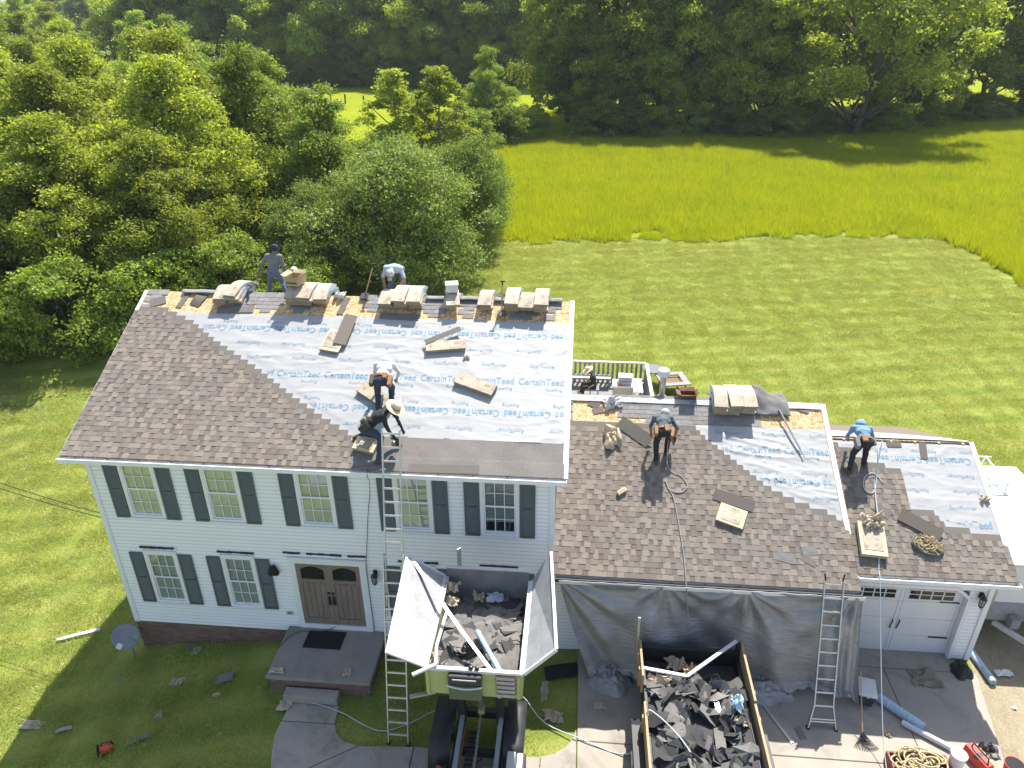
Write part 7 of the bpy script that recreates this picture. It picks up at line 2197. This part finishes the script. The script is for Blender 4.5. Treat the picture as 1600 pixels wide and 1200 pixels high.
# ------------------------------------------------------------ people
M_SKIN = mat('skin', (0.36, 0.20, 0.13), (0.31, 0.17, 0.11), scale=8, rough=0.6, bmp=0.05)
M_JEANS = mat('dark_blue_jeans', (0.045, 0.065, 0.10), (0.030, 0.043, 0.07), scale=9, rough=0.9, bmp=0.3, bdist=0.01)
M_JEANSL = mat('faded_blue_jeans', (0.15, 0.20, 0.27), (0.11, 0.15, 0.21), scale=9, rough=0.9, bmp=0.3, bdist=0.01)
M_BLACKT = mat('black_trousers', (0.030, 0.030, 0.035), (0.02, 0.02, 0.024), scale=9, rough=0.9, bmp=0.3, bdist=0.01)
M_WHITET = mat('white_shirt', (0.66, 0.65, 0.64), (0.60, 0.59, 0.58), scale=6, rough=0.85, bmp=0.2, bdist=0.01)
M_PALEB = mat('pale_blue_shirt', (0.46, 0.55, 0.64), (0.40, 0.49, 0.58), scale=6, rough=0.85, bmp=0.2, bdist=0.01)
M_BLUEH = mat('blue_hoodie', (0.19, 0.32, 0.46), (0.15, 0.26, 0.39), scale=6, rough=0.9, bmp=0.3, bdist=0.01)
M_GREYH = mat('grey_hoodie', (0.20, 0.205, 0.215), (0.16, 0.165, 0.175), scale=6, rough=0.9, bmp=0.3, bdist=0.01)
M_GREYT = mat('grey_tshirt', (0.115, 0.135, 0.15), (0.09, 0.105, 0.12), scale=6, rough=0.9, bmp=0.3, bdist=0.01)
M_BLKT = mat('black_tshirt', (0.02, 0.02, 0.022), (0.03, 0.03, 0.032), scale=6, rough=0.9, bmp=0.2)
M_BOOT = mat('brown_boot', (0.11, 0.07, 0.045), (0.07, 0.045, 0.03), scale=9, rough=0.7, bmp=0.2)
M_LEATH = mat('tan_tool_leather', (0.33, 0.17, 0.07), (0.24, 0.12, 0.05), scale=7, rough=0.6, bmp=0.2)
M_POUCH = mat('grey_tool_pouch', (0.22, 0.215, 0.21), (0.15, 0.147, 0.144), scale=7, rough=0.8, bmp=0.2)
M_STRAWH = mat('straw_hat', (0.66, 0.54, 0.36), (0.56, 0.44, 0.28), scale=30, rough=0.8, bmp=0.4, stretch=(1, 1, 6))
M_HAIR = mat('dark_hair', (0.02, 0.016, 0.013), (0.03, 0.024, 0.02), rough=0.7, bmp=0.3)
M_NAVY = mat('navy_cap', (0.03, 0.035, 0.07), (0.025, 0.03, 0.055), rough=0.85, bmp=0.1)
M_CAPG = mat('light_grey_cap', (0.52, 0.52, 0.50), (0.45, 0.45, 0.43), rough=0.85, bmp=0.1)

def capsule(mb, a, b2, ra, rb, n=10, lab=0):
    a, b2 = Vector(a), Vector(b2)
    d = b2 - a
    L_ = d.length
    if L_ < 1e-4:
        d = Vector((0, 0, 1)); L_ = 1e-4
    u = d.normalized()
    pts, rs_ = [], []
    for i in range(4):
        t = math.pi / 2 * (1 - i / 3.0)
        pts.append(a - u * ra * math.sin(t)); rs_.append(max(0.002, ra * math.cos(t)))
    for i in range(4):
        t = math.pi / 2 * i / 3.0
        pts.append(b2 + u * rb * math.sin(t)); rs_.append(max(0.002, rb * math.cos(t)))
    mb.tube(pts, rs_, n)
def person(name, J, look, label, group='roofers at work'):
    """J: joints in world space. One continuous body grown over the joints by voxel remesh, then fingers and face details"""
    bones = []          # a, b, ra, rb, region
    def bn(a, b2, ra, rb, reg): bones.append((Vector(a), Vector(b2), ra, rb, reg))
    v = {k: Vector(p) for k, p in J.items()}
    hipc = (v['hipL'] + v['hipR']) / 2; shc = (v['shL'] + v['shR']) / 2
    waist = hipc.lerp(shc, 0.35); chest = hipc.lerp(shc, 0.72)
    bn(v['hipL'], v['hipR'], 0.125, 0.125, 'pants')
    bn(hipc, hipc.lerp(waist, 0.45), 0.142, 0.138, 'pants')
    bn(hipc.lerp(waist, 0.6), waist, 0.130, 0.125, 'shirt')
    side = (v['shR'] - v['shL']).normalized()
    bn(waist - side * 0.055, waist + side * 0.055, 0.115, 0.115, 'shirt')
    bn(waist, chest, 0.125, 0.14, 'shirt')
    bn(chest - side * 0.075, chest + side * 0.075, 0.125, 0.125, 'shirt')
    bn(v['shL'], v['shR'], 0.085, 0.085, 'shirt')
    bn(shc, v['neck'], 0.075, 0.055, 'shirt')
    bn(v['neck'], v['head'], 0.052, 0.06, look.get('neck', 'skin'))
    up = (v['head'] - v['neck']).normalized()
    bn(v['head'] - up * 0.02, v['head'] + up * 0.055, 0.088, 0.092, 'head')
    fw = Vector(look['face']).normalized()
    bn(v['head'] + fw * 0.02 - up * 0.05, v['head'] + fw * 0.045 - up * 0.075, 0.06, 0.045, 'head')     # jaw
    bn(v['head'] + fw * 0.09, v['head'] + fw * 0.105 - up * 0.02, 0.014, 0.018, 'head')                     # nose
    eside = fw.cross(up).normalized()
    for sg in (-1, 1):
        bn(v['head'] + eside * sg * 0.088, v['head'] + eside * sg * 0.094 - up * 0.03, 0.016, 0.014, 'head')  # ears
    for s_ in 'LR':
        bn(v['sh' + s_], v['el' + s_], 0.068, 0.05, 'shirt')
        bn(v['el' + s_], v['ha' + s_], 0.048, 0.034, look.get('fore', 'skin'))
        hd = (v['ha' + s_] - v['el' + s_]).normalized()
        bn(v['ha' + s_], v['ha' + s_] + hd * 0.07, 0.034, 0.036, 'hand')
        bn(v['hip' + s_], v['kn' + s_], 0.108, 0.080, 'pants')
        kd = (v['fo' + s_] - v['kn' + s_])
        mid = v['kn' + s_] + kd * 0.35
        bn(v['kn' + s_], mid, 0.079, 0.076, 'pants'); bn(mid, v['fo' + s_] - kd * 0.12, 0.074, 0.064, 'pants')
        td = Vector(look.get('toe' + s_, look['toe'])).normalized()
        bn(v['fo' + s_] - kd * 0.10, v['fo' + s_] + Vector((0, 0, 0.0)), 0.05, 0.05, 'boot')
        bn(v['fo' + s_] - td * 0.05, v['fo' + s_] + td * 0.15, 0.045, 0.04, 'boot')
    mb = MB()
    for a, b2, ra, rb, reg in bones: capsule(mb, a, b2, ra, rb)
    me = mb.mesh('tmp', M_SKIN)
    o = bpy.data.objects.new('tmp', me); COL.objects.link(o)
    md = o.modifiers.new('r', 'REMESH'); md.mode = 'VOXEL'; md.voxel_size = 0.019; md.use_smooth_shade = True
    sm = o.modifiers.new('s', 'SMOOTH'); sm.factor = 0.5; sm.iterations = 3
    dg = bpy.context.evaluated_depsgraph_get()
    body = bpy.data.meshes.new_from_object(o.evaluated_get(dg))
    bpy.data.objects.remove(o); bpy.data.meshes.remove(me)
    regs = ['skin', 'shirt', 'pants', 'boot', 'head', 'hand', 'fore_cloth']
    mats = [M_SKIN, look['shirt'], look['pants'], look.get('boot', M_BOOT), look.get('headmat', M_SKIN), look.get('hand', M_SKIN), look['shirt']]
    body.materials.clear()
    for m in mats: body.materials.append(m)
    nv = len(body.vertices)
    co = np.zeros(nv * 3); body.vertices.foreach_get('co', co); co = co.reshape(-1, 3)
    A = np.array([b_[0] for b_ in bones]); B = np.array([b_[1] for b_ in bones]); RA = np.array([b_[2] for b_ in bones]); RB = np.array([b_[3] for b_ in bones])
    D = B - A; LL = (D * D).sum(1) + 1e-9
    t = np.clip(((co[:, None, :] - A[None]) * D[None]).sum(2) / LL, 0, 1)
    dist = np.linalg.norm(co[:, None, :] - (A[None] + t[..., None] * D[None]), axis=2) - (RA + t * (RB - RA))
    near = dist.argmin(1)
    rid = np.array([regs.index(b_[4]) for b_ in bones])[near]
    # cloth folds
    body.calc_loop_triangles()
    nr = np.zeros(nv * 3); body.vertices.foreach_get('normal', nr); nr = nr.reshape(-1, 3)
    amp = np.where((rid == 1) | (rid == 2) | (rid == 6), 1.0, 0.0)
    ph = np.array([wob(*(c * np.array([9, 9, 16]))) + 0.6 * wob(*(c * 24)) for c in co])
    co = co + nr * (0.011 * ph * amp)[:, None]
    body.vertices.foreach_set('co', co.ravel())
    pm = np.zeros(len(body.polygons), np.int32)
    for i, p in enumerate(body.polygons):
        ids = rid[list(p.vertices)]
        pm[i] = np.bincount(ids).argmax()
    body.polygons.foreach_set('material_index', pm)
    body.polygons.foreach_set('use_smooth', [True] * len(body.polygons))
    # five bent fingers per hand, merged into the same body mesh
    bm = bmesh.new(); bm.from_mesh(body)
    fb = MB()
    for s_ in 'LR':
        hd = (v['ha' + s_] - v['el' + s_]).normalized()
        acr = hd.cross(Vector((0, 0, 1)) if abs(hd.z) < 0.9 else Vector((0, 1, 0))).normalized()
        curl = hd.cross(acr).normalized()
        if curl.z > 0: curl = -curl
        tip = v['ha' + s_] + hd * 0.09
        for k, (of, ln) in enumerate(((-0.032, 0.055), (-0.011, 0.068), (0.011, 0.072), (0.031, 0.064))):
            p0 = tip + acr * of
            fb.tube([p0 - hd * 0.02, p0 + hd * ln * 0.45, p0 + hd * ln * 0.75 + curl * ln * 0.35, p0 + hd * ln * 0.8 + curl * ln * 0.75], [0.0105, 0.0098, 0.009, 0.007], 6)
        p0 = v['ha' + s_] + hd * 0.02 + acr * 0.034 * (1 if s_ == 'L' else -1)
        ax = acr * (1 if s_ == 'L' else -1)
        fb.tube([p0 - ax * 0.01, p0 + ax * 0.028 + hd * 0.025, p0 + ax * 0.034 + hd * 0.055 + curl * 0.01], [0.012, 0.011, 0.008], 6)
    fm = fb.mesh('f', M_SKIN)
    nb = len(bm.faces)
    bm.from_mesh(fm)
    bm.faces.ensure_lookup_table()
    for i in range(nb, len(bm.faces)):
        bm.faces[i].material_index = 5; bm.faces[i].smooth = True
    bm.to_mesh(body); bm.free(); bpy.data.meshes.remove(fm)
    base = (v['foL'] + v['foR']) / 2
    root = empty(name, base)
    ob = obj('body', body, root)
    ob.location = -base
    def add(mb_, nm, m, **k):
        q = mb_.build(nm, m, root, **k); q.location = -base; return q
    # head gear
    hat = look.get('hat')
    hm = Matrix.Translation(v['head'])
    zz = (up * 0.75 + Vector((0, 0, 0.25))).normalized()
    if look.get('hat_up'): zz = Vector(look['hat_up']).normalized()
    xx = (fw - zz * fw.dot(zz)).normalized(); yy = zz.cross(xx)
    fr = Matrix((xx, yy, zz)).transposed().to_4x4(); fr.translation = v['head']
    if hat == 'straw':
        h_ = MB(); h_.lathe([(0.235, 0.038), (0.20, 0.045), (0.125, 0.055), (0.112, 0.10), (0.095, 0.155), (0.06, 0.178), (0.0, 0.182)], 22, fr @ Matrix.Translation((0, 0, 0.03)))
        add(h_, 'straw_hat', look.get('hatmat', M_STRAWH))
        h_ = MB(); h_.lathe([(0.129, 0.056), (0.121, 0.082), (0.116, 0.082)], 20, fr @ Matrix.Translation((0, 0, 0.03))); add(h_, 'hat_band', M_POUCH)
    elif hat == 'cap':
        h_ = MB(); h_.lathe([(0.106, -0.03), (0.112, 0.0), (0.113, 0.05), (0.102, 0.105), (0.062, 0.142), (0.0, 0.152)], 18, fr @ Matrix.Translation((-0.008, 0, 0)))
        h_.hexa([fr @ Vector(p) for p in ((0.08, -0.07, 0.025), (0.19, -0.05, 0.015), (0.19, 0.05, 0.015), (0.08, 0.07, 0.025), (0.08, -0.07, 0.037), (0.19, -0.05, 0.025), (0.19, 0.05, 0.025), (0.08, 0.07, 0.037))])
        add(h_, 'cap', look['hatmat'], smooth=True)
    elif hat == 'hood':
        h_ = MB(); h_.lathe([(0.09, -0.10), (0.118, -0.05), (0.124, 0.02), (0.112, 0.09), (0.07, 0.14), (0.0, 0.152)], 18, fr @ Matrix.Translation((-0.018, 0, 0))); add(h_, 'hood', look['shirt'], smooth=True)
    if hat in ('cap', 'straw') or hat is None:
        h_ = MB(); h_.lathe([(0.080, -0.060), (0.098, -0.03), (0.098, 0.04), (0.07, 0.09), (0.0, 0.11)], 16, fr @ Matrix.Translation((-0.022, 0, 0))); add(h_, 'hair', M_HAIR, smooth=True)
    for sg in (-1, 1):
        e_ = MB(); e_.lathe([(0.0, -0.006), (0.01, 0.0), (0.0, 0.006)], 8, Matrix.Translation(v['head'] + fw * 0.088 + eside * sg * 0.032 + up * 0.01)); add(e_, 'eye', M_HAIR)
    if look.get('belt'):
        w0 = hipc.lerp(waist, 0.55)
        ax = (waist - hipc).normalized()
        s1 = (side - ax * side.dot(ax)).normalized(); f1 = ax.cross(s1)
        fr2 = Matrix((s1, f1, ax)).transposed().to_4x4(); fr2.translation = w0
        b2 = MB(); b2.lathe([(0.168, -0.035), (0.178, -0.03), (0.178, 0.03), (0.168, 0.035)], 20, fr2 @ Matrix.Diagonal((1.16, 0.92, 1, 1))); add(b2, 'tool_belt', look['belt'])
        for (px, py, sx, sy, sz, m_) in look.get('pouches', ((-0.2, -0.05, 0.05, 0.08, 0.22, None), (0.2, -0.02, 0.05, 0.08, 0.24, None), (0.06, -0.17, 0.07, 0.04, 0.15, None))):
            q = fr2 @ Matrix.Translation((px, py * (1 if look.get('pflip') is None else -1), 0.0))
            b3 = MB(); b3.hexa([q @ Vector(p) for p in ((-sx * .8, -sy * .8, -sz), (sx * .8, -sy * .8, -sz), (sx * .8, sy * .8, -sz), (-sx * .8, sy * .8, -sz), (-sx, -sy, 0.02), (sx, -sy, 0.02), (sx, sy, 0.02), (-sx, sy, 0.02))])
            add(b3, 'pouch', m_ or look['belt'], bevel=0.012)
    tag(root, label, 'person', group)
    return root, add
def J_of(loc, rz, local):
    m = Matrix.Translation(loc) @ rotz(rz)
    return {k: m @ Vector(p) for k, p in local.items()}
def rz_dir(rz, d):
    return rotz(rz).to_3x3() @ Vector(d)
# --- white shirted roofer bending up-slope on the printed sheet
loc = Vector((7.17, 1.06, MAIN.z(1.06) + 0.05)); k = 0.47
B1 = dict(foL=(-0.13, -0.06, -0.06 * k), foR=(0.13, 0.16, 0.16 * k), knL=(-0.16, 0.14, 0.42), knR=(0.16, 0.26, 0.48), hipL=(-0.10, -0.02, 0.78), hipR=(0.10, -0.02, 0.79),
          shL=(-0.20, 0.42, 0.98), shR=(0.20, 0.42, 0.98), neck=(0, 0.50, 0.99), head=(0.01, 0.60, 0.95), elL=(-0.28, 0.46, 0.74), elR=(0.30, 0.50, 0.75), haL=(-0.20, 0.56, 0.55), haR=(0.22, 0.58, 0.56))
person('person', J_of(loc, 0, B1), dict(face=(0, 0.6, -0.8), toe=(0, 0.85, 0.4), shirt=M_WHITET, pants=M_JEANS, fore='shirt', hat='cap', hat_up=(0, 0.25, 1), hatmat=M_WHITET, belt=M_LEATH,
       pouches=((-0.21, -0.03, 0.055, 0.08, 0.26, M_BOOT), (0.21, -0.02, 0.05, 0.08, 0.26, None), (0.10, -0.15, 0.06, 0.04, 0.13, None))),
       'person in white shirt and dark jeans bending up slope on the printed sheet')
# --- grey t-shirt roofer on the wing
loc = Vector((13.97, 2.50, WING.z(2.50) + 0.055)); k = 0.515
B2 = dict(foL=(-0.13, -0.12, -0.12 * k), foR=(0.13, 0.12, 0.12 * k), knL=(-0.15, 0.08, 0.40), knR=(0.17, 0.24, 0.46), hipL=(-0.10, -0.04, 0.78), hipR=(0.10, -0.04, 0.79),
          shL=(-0.20, 0.36, 0.98), shR=(0.20, 0.38, 0.97), neck=(0.02, 0.46, 1.0), head=(0.07, 0.56, 0.98), elL=(-0.30, 0.34, 0.74), elR=(0.38, 0.26, 0.74), haL=(-0.27, 0.40, 0.52), haR=(0.32, 0.18, 0.52))
pr_, add_ = person('person', J_of(loc, 0, B2), dict(face=(0.2, 0.6, -0.8), toe=(0, 0.85, 0.4), shirt=M_GREYT, pants=M_BLACKT, hat='cap', hat_up=(0.05, 0.3, 1), hatmat=M_CAPG, belt=M_LEATH),
       'person in grey t-shirt and black trousers bending on the wing roof')
# --- blue hooded roofer on the garage roof
loc = Vector((18.98, 2.52, GAR.z(2.52) + 0.055)); k = 0.49
B3 = dict(foL=(-0.28, -0.10, -0.10 * k), foR=(0.13, 0.10, 0.10 * k), knL=(-0.20, 0.10, 0.38), knR=(0.15, 0.24, 0.44), hipL=(-0.09, 0.04, 0.74), hipR=(0.11, 0.04, 0.75),
          shL=(-0.19, 0.44, 0.93), shR=(0.20, 0.43, 0.92), neck=(0.02, 0.52, 0.94), head=(0.04, 0.62, 0.92), elL=(-0.30, 0.44, 0.70), elR=(0.33, 0.40, 0.68), haL=(-0.22, 0.58, 0.54), haR=(0.27, 0.38, 0.46))
person('person', J_of(loc, 0, B3), dict(face=(0, 0.6, -0.8), toe=(0, 0.85, 0.4), toeL=(-0.7, 0.4, 0.2), shirt=M_BLUEH, pants=M_BLACKT, fore='shirt', hat='hood', neck='shirt', belt=M_LEATH,
       pouches=((-0.22, -0.03, 0.06, 0.09, 0.26, M_POUCH), (0.21, -0.02, 0.045, 0.06, 0.16, M_POUCH), (-0.06, -0.16, 0.08, 0.04, 0.15, None))),
       'person in blue hoodie bending at the garage ridge')
# --- kneeling roofer with straw hat at the main eave (faces right)
z0 = MAIN.z
J4 = dict(foR=(7.30, -0.26, z0(-0.26) + 0.06), knR=(7.36, -0.05, z0(-0.05) + 0.47), hipR=(7.00, 0.02, z0(0.1) + 0.60), hipL=(6.98, 0.22, z0(0.1) + 0.60),
          knL=(7.12, 0.36, z0(0.36) + 0.14), foL=(6.72, 0.34, z0(0.34) + 0.08), shR=(7.42, 0.04, z0(0.1) + 0.92), shL=(7.44, 0.42, z0(0.1) + 0.93),
          neck=(7.53, 0.23, z0(0.1) + 0.97), head=(7.64, 0.23, z0(0.1) + 1.00), elR=(7.52, -0.02, z0(0.1) + 0.62), elL=(7.62, 0.46, z0(0.1) + 0.66), haR=(7.66, 0.02, z0(0.1) + 0.36), haL=(7.74, 0.38, z0(0.1) + 0.42))
person('person', J4, dict(face=(0.6, -0.1, -0.75), toe=(0.9, 0.1, 0.1), toeL=(-0.6, 0, -0.3), shirt=M_BLACKT, pants=M_JEANS, fore='shirt', hand=M_IRON, hat='straw', hat_up=(0.55, -0.12, 0.8), hatmat=M_STRAWH, belt=M_IRON,
       pouches=((-0.2, -0.05, 0.05, 0.07, 0.2, M_POUCH), (0.2, -0.06, 0.06, 0.08, 0.22, M_IRON), (0.05, -0.17, 0.07, 0.04, 0.12, M_POUCH))),
       'person in straw hat and black shirt kneeling at the main eave by the ladder')
# --- grey hooded roofer standing behind the main ridge, back turned
zb = lambda y: 7.844 - 0.475 * (y - 4.491)
J5 = dict(foL=(2.62, 5.10, zb(5.1) + 0.06), foR=(3.18, 5.05, zb(5.05) + 0.06), knL=(2.68, 5.20, zb(5.1) + 0.48), knR=(3.12, 5.18, zb(5.05) + 0.50), hipL=(2.82, 5.08, zb(5.1) + 0.90), hipR=(3.03, 5.08, zb(5.1) + 0.90),
          shL=(2.74, 5.18, zb(5.1) + 1.38), shR=(3.13, 5.16, zb(5.1) + 1.38), neck=(2.95, 5.20, zb(5.1) + 1.47), head=(2.98, 5.24, zb(5.1) + 1.58), elL=(2.56, 5.12, zb(5.1) + 1.12), elR=(3.24, 5.12, zb(5.1) + 1.08), haL=(2.44, 5.02, zb(5.1) + 0.86), haR=(3.24, 5.20, zb(5.1) + 0.82))
J5 = {q: (p_[0] - 0.18, p_[1] + 1.1, p_[2] - 0.62) for q, p_ in J5.items()}
person('person', J5, dict(face=(0.5, 0.85, -0.1), toe=(0, 1, -0.3), shirt=M_GREYH, pants=M_JEANSL, fore='shirt', hat='cap', hatmat=M_NAVY), 'person in grey hoodie and navy cap standing behind the left main ridge')
# --- capped roofer bending towards the camera behind the ridge
J6 = dict(foL=(6.82, 5.35, zb(5.35) + 0.06), foR=(6.45, 5.30, zb(5.3) + 0.06), knL=(6.82, 5.25, zb(5.3) + 0.48), knR=(6.48, 5.22, zb(5.3) + 0.48), hipL=(6.74, 5.38, zb(5.3) + 0.86), hipR=(6.54, 5.38, zb(5.3) + 0.86),
          shL=(6.83, 4.98, zb(5.3) + 1.02), shR=(6.45, 4.98, zb(5.3) + 1.02), neck=(6.62, 4.89, zb(5.3) + 0.99), head=(6.60, 4.79, zb(5.3) + 0.92), elL=(6.94, 4.92, zb(5.3) + 0.78), elR=(6.36, 4.90, zb(5.3) + 0.78), haL=(6.86, 4.78, zb(5.3) + 0.62), haR=(6.42, 4.76, zb(5.3) + 0.62))
person('person', J6, dict(face=(0, -0.5, -0.85), toe=(0, -0.9, 0.3), shirt=M_PALEB, pants=M_JEANSL, fore='skin', hat='cap', hatmat=M_CAPG, hat_up=(0, -0.75, 0.45)), 'person in pale blue shirt and light cap bending behind the main ridge')
# --- roofer crouching behind the carton pile, only denim shows
J7 = dict(foL=(3.58, 5.32, zb(5.32) + 0.06), foR=(3.86, 5.34, zb(5.34) + 0.06), knL=(3.52, 4.98, zb(5.1) + 0.34), knR=(3.88, 5.02, zb(5.1) + 0.34), hipL=(3.62, 5.36, zb(5.3) + 0.36), hipR=(3.84, 5.36, zb(5.3) + 0.36),
          shL=(3.62, 5.08, zb(5.3) + 0.74), shR=(3.98, 5.08, zb(5.3) + 0.74), neck=(3.82, 5.02, zb(5.3) + 0.80), head=(3.86, 4.94, zb(5.3) + 0.86), elL=(3.56, 4.94, zb(5.3) + 0.52), elR=(4.04, 4.94, zb(5.3) + 0.50), haL=(3.62, 4.82, zb(5.3) + 0.36), haR=(3.98, 4.80, zb(5.3) + 0.36))
person('person', J7, dict(face=(0, -0.6, -0.7), toe=(0, -0.9, 0.3), shirt=M_PALEB, pants=M_JEANSL, fore='shirt', hat='cap', hatmat=M_CAPG), 'person in denim crouching behind the pile with the open carton')
# --- helper on the back deck with straw hat
fz = 0.27
J8 = dict(foL=(12.02, 13.25, fz + 0.06), foR=(11.98, 13.55, fz + 0.06), knL=(12.05, 13.20, fz + 0.46), knR=(12.02, 13.55, fz + 0.46), hipL=(12.48, 13.28, fz + 0.50), hipR=(12.46, 13.50, fz + 0.50),
          shL=(12.42, 13.16, fz + 0.98), shR=(12.40, 13.56, fz + 0.98), neck=(12.33, 13.36, fz + 1.07), head=(12.24, 13.36, fz + 1.16), elL=(12.50, 13.05, fz + 0.72), elR=(12.38, 13.66, fz + 0.72), haL=(12.32, 13.12, fz + 0.54), haR=(12.16, 13.60, fz + 0.55))
person('person', J8, dict(face=(-0.7, -0.1, -0.6), toe=(-1, 0, 0), shirt=M_BLKT, pants=M_BLACKT, hat='straw', hat_up=(-0.5, -0.1, 0.85)), 'person in straw hat and black t-shirt sitting on the back deck', None)
st_ = empty('deck_stool', (12.5, 13.39, 0.262))
s = MB(); s.bx(-0.2, 0.2, -0.2, 0.2, 0.34, 0.38); s.build('seat', M_DECK, st_)
for (x, y) in ((-0.16, -0.16), (0.16, -0.16), (-0.16, 0.16), (0.16, 0.16)):
    s = MB(); s.bx(x - 0.02, x + 0.02, y - 0.02, y + 0.02, 0, 0.339); s.build('leg', M_DECK, st_)
tag(st_, 'low stool under the straw hatted person on the back deck', 'stool')
# --- tools in hand
def nailer(loc, rz, tilt, label):
    n_ = empty('nail_gun', mx=Matrix.Translation(loc) @ rotz(rz) @ Matrix.Rotation(tilt, 4, 'X'))
    s = MB(); s.lathe([(0.04, -0.10), (0.05, -0.06), (0.05, 0.06), (0.025, 0.12), (0.02, 0.18)], 12, Matrix.Rotation(R(180), 4, 'X')); s.build('nose_body', M_IRON, n_)
    s = MB(); s.bar((0, 0.03, 0.06), (0, 0.18, 0.03), 0.035, 0.045); s.build('grip', M_IRON, n_)
    s = MB(); s.lathe([(0.07, -0.03), (0.075, 0.0), (0.07, 0.03)], 14, Matrix.Translation((0, 0.09, -0.10)) @ Matrix.Rotation(R(90), 4, 'Y')); s.build('coil_magazine', M_STEEL, n_)
    return tag(n_, label, 'nail gun', 'nail guns')
nailer((14.29, 2.68, WING.z(2.5) + 0.50), 0.2, 0.2, 'black nail gun in the right hand of the grey shirted roofer')
nailer((19.25, 2.90, GAR.z(2.52) + 0.44), 0.0, 0.3, 'black nail gun in the right hand of the blue hooded roofer')
nailer((7.72, 0.0, MAIN.z(0.0) + 0.34), 1.2, 0.1, 'black nail gun in the gloved hand of the kneeling roofer')
plate(MAIN, 3.42, 4.49, 0, 0.5, 0.36, 'laminated shingle carried by the grey hooded roofer', M_SH[3])
o = [q for q in bpy.data.objects if q.get('label') == 'laminated shingle carried by the grey hooded roofer'][0]
o.matrix_world = Matrix.Translation((3.26, 6.31, zb(5.1) + 0.04)) @ Matrix.Rotation(R(20), 4, 'Y') @ Matrix.Rotation(R(70), 4, 'X')
# ------------------------------------------------------------ thin summer haze
hb = MB(); hb.bx(-950, 950, -130, 1350, -6.0, 48.0)
hm_ = bpy.data.materials.new('summer_haze'); hm_.use_nodes = True
hn = hm_.node_tree; hn.nodes.clear()
ho = hn.nodes.new('ShaderNodeOutputMaterial'); pv = hn.nodes.new('ShaderNodeVolumePrincipled')
pv.inputs['Color'].default_value = (0.80, 0.88, 1.0, 1)
pv.inputs['Density'].default_value = 0.00018
pv.inputs['Anisotropy'].default_value = 0.2
hn.links.new(pv.outputs[0], ho.inputs['Volume'])
tag(hb.build('haze', hm_), 'thin pale summer haze over the far trees', 'haze', kind='stuff')
S.cycles.volume_bounces = 0
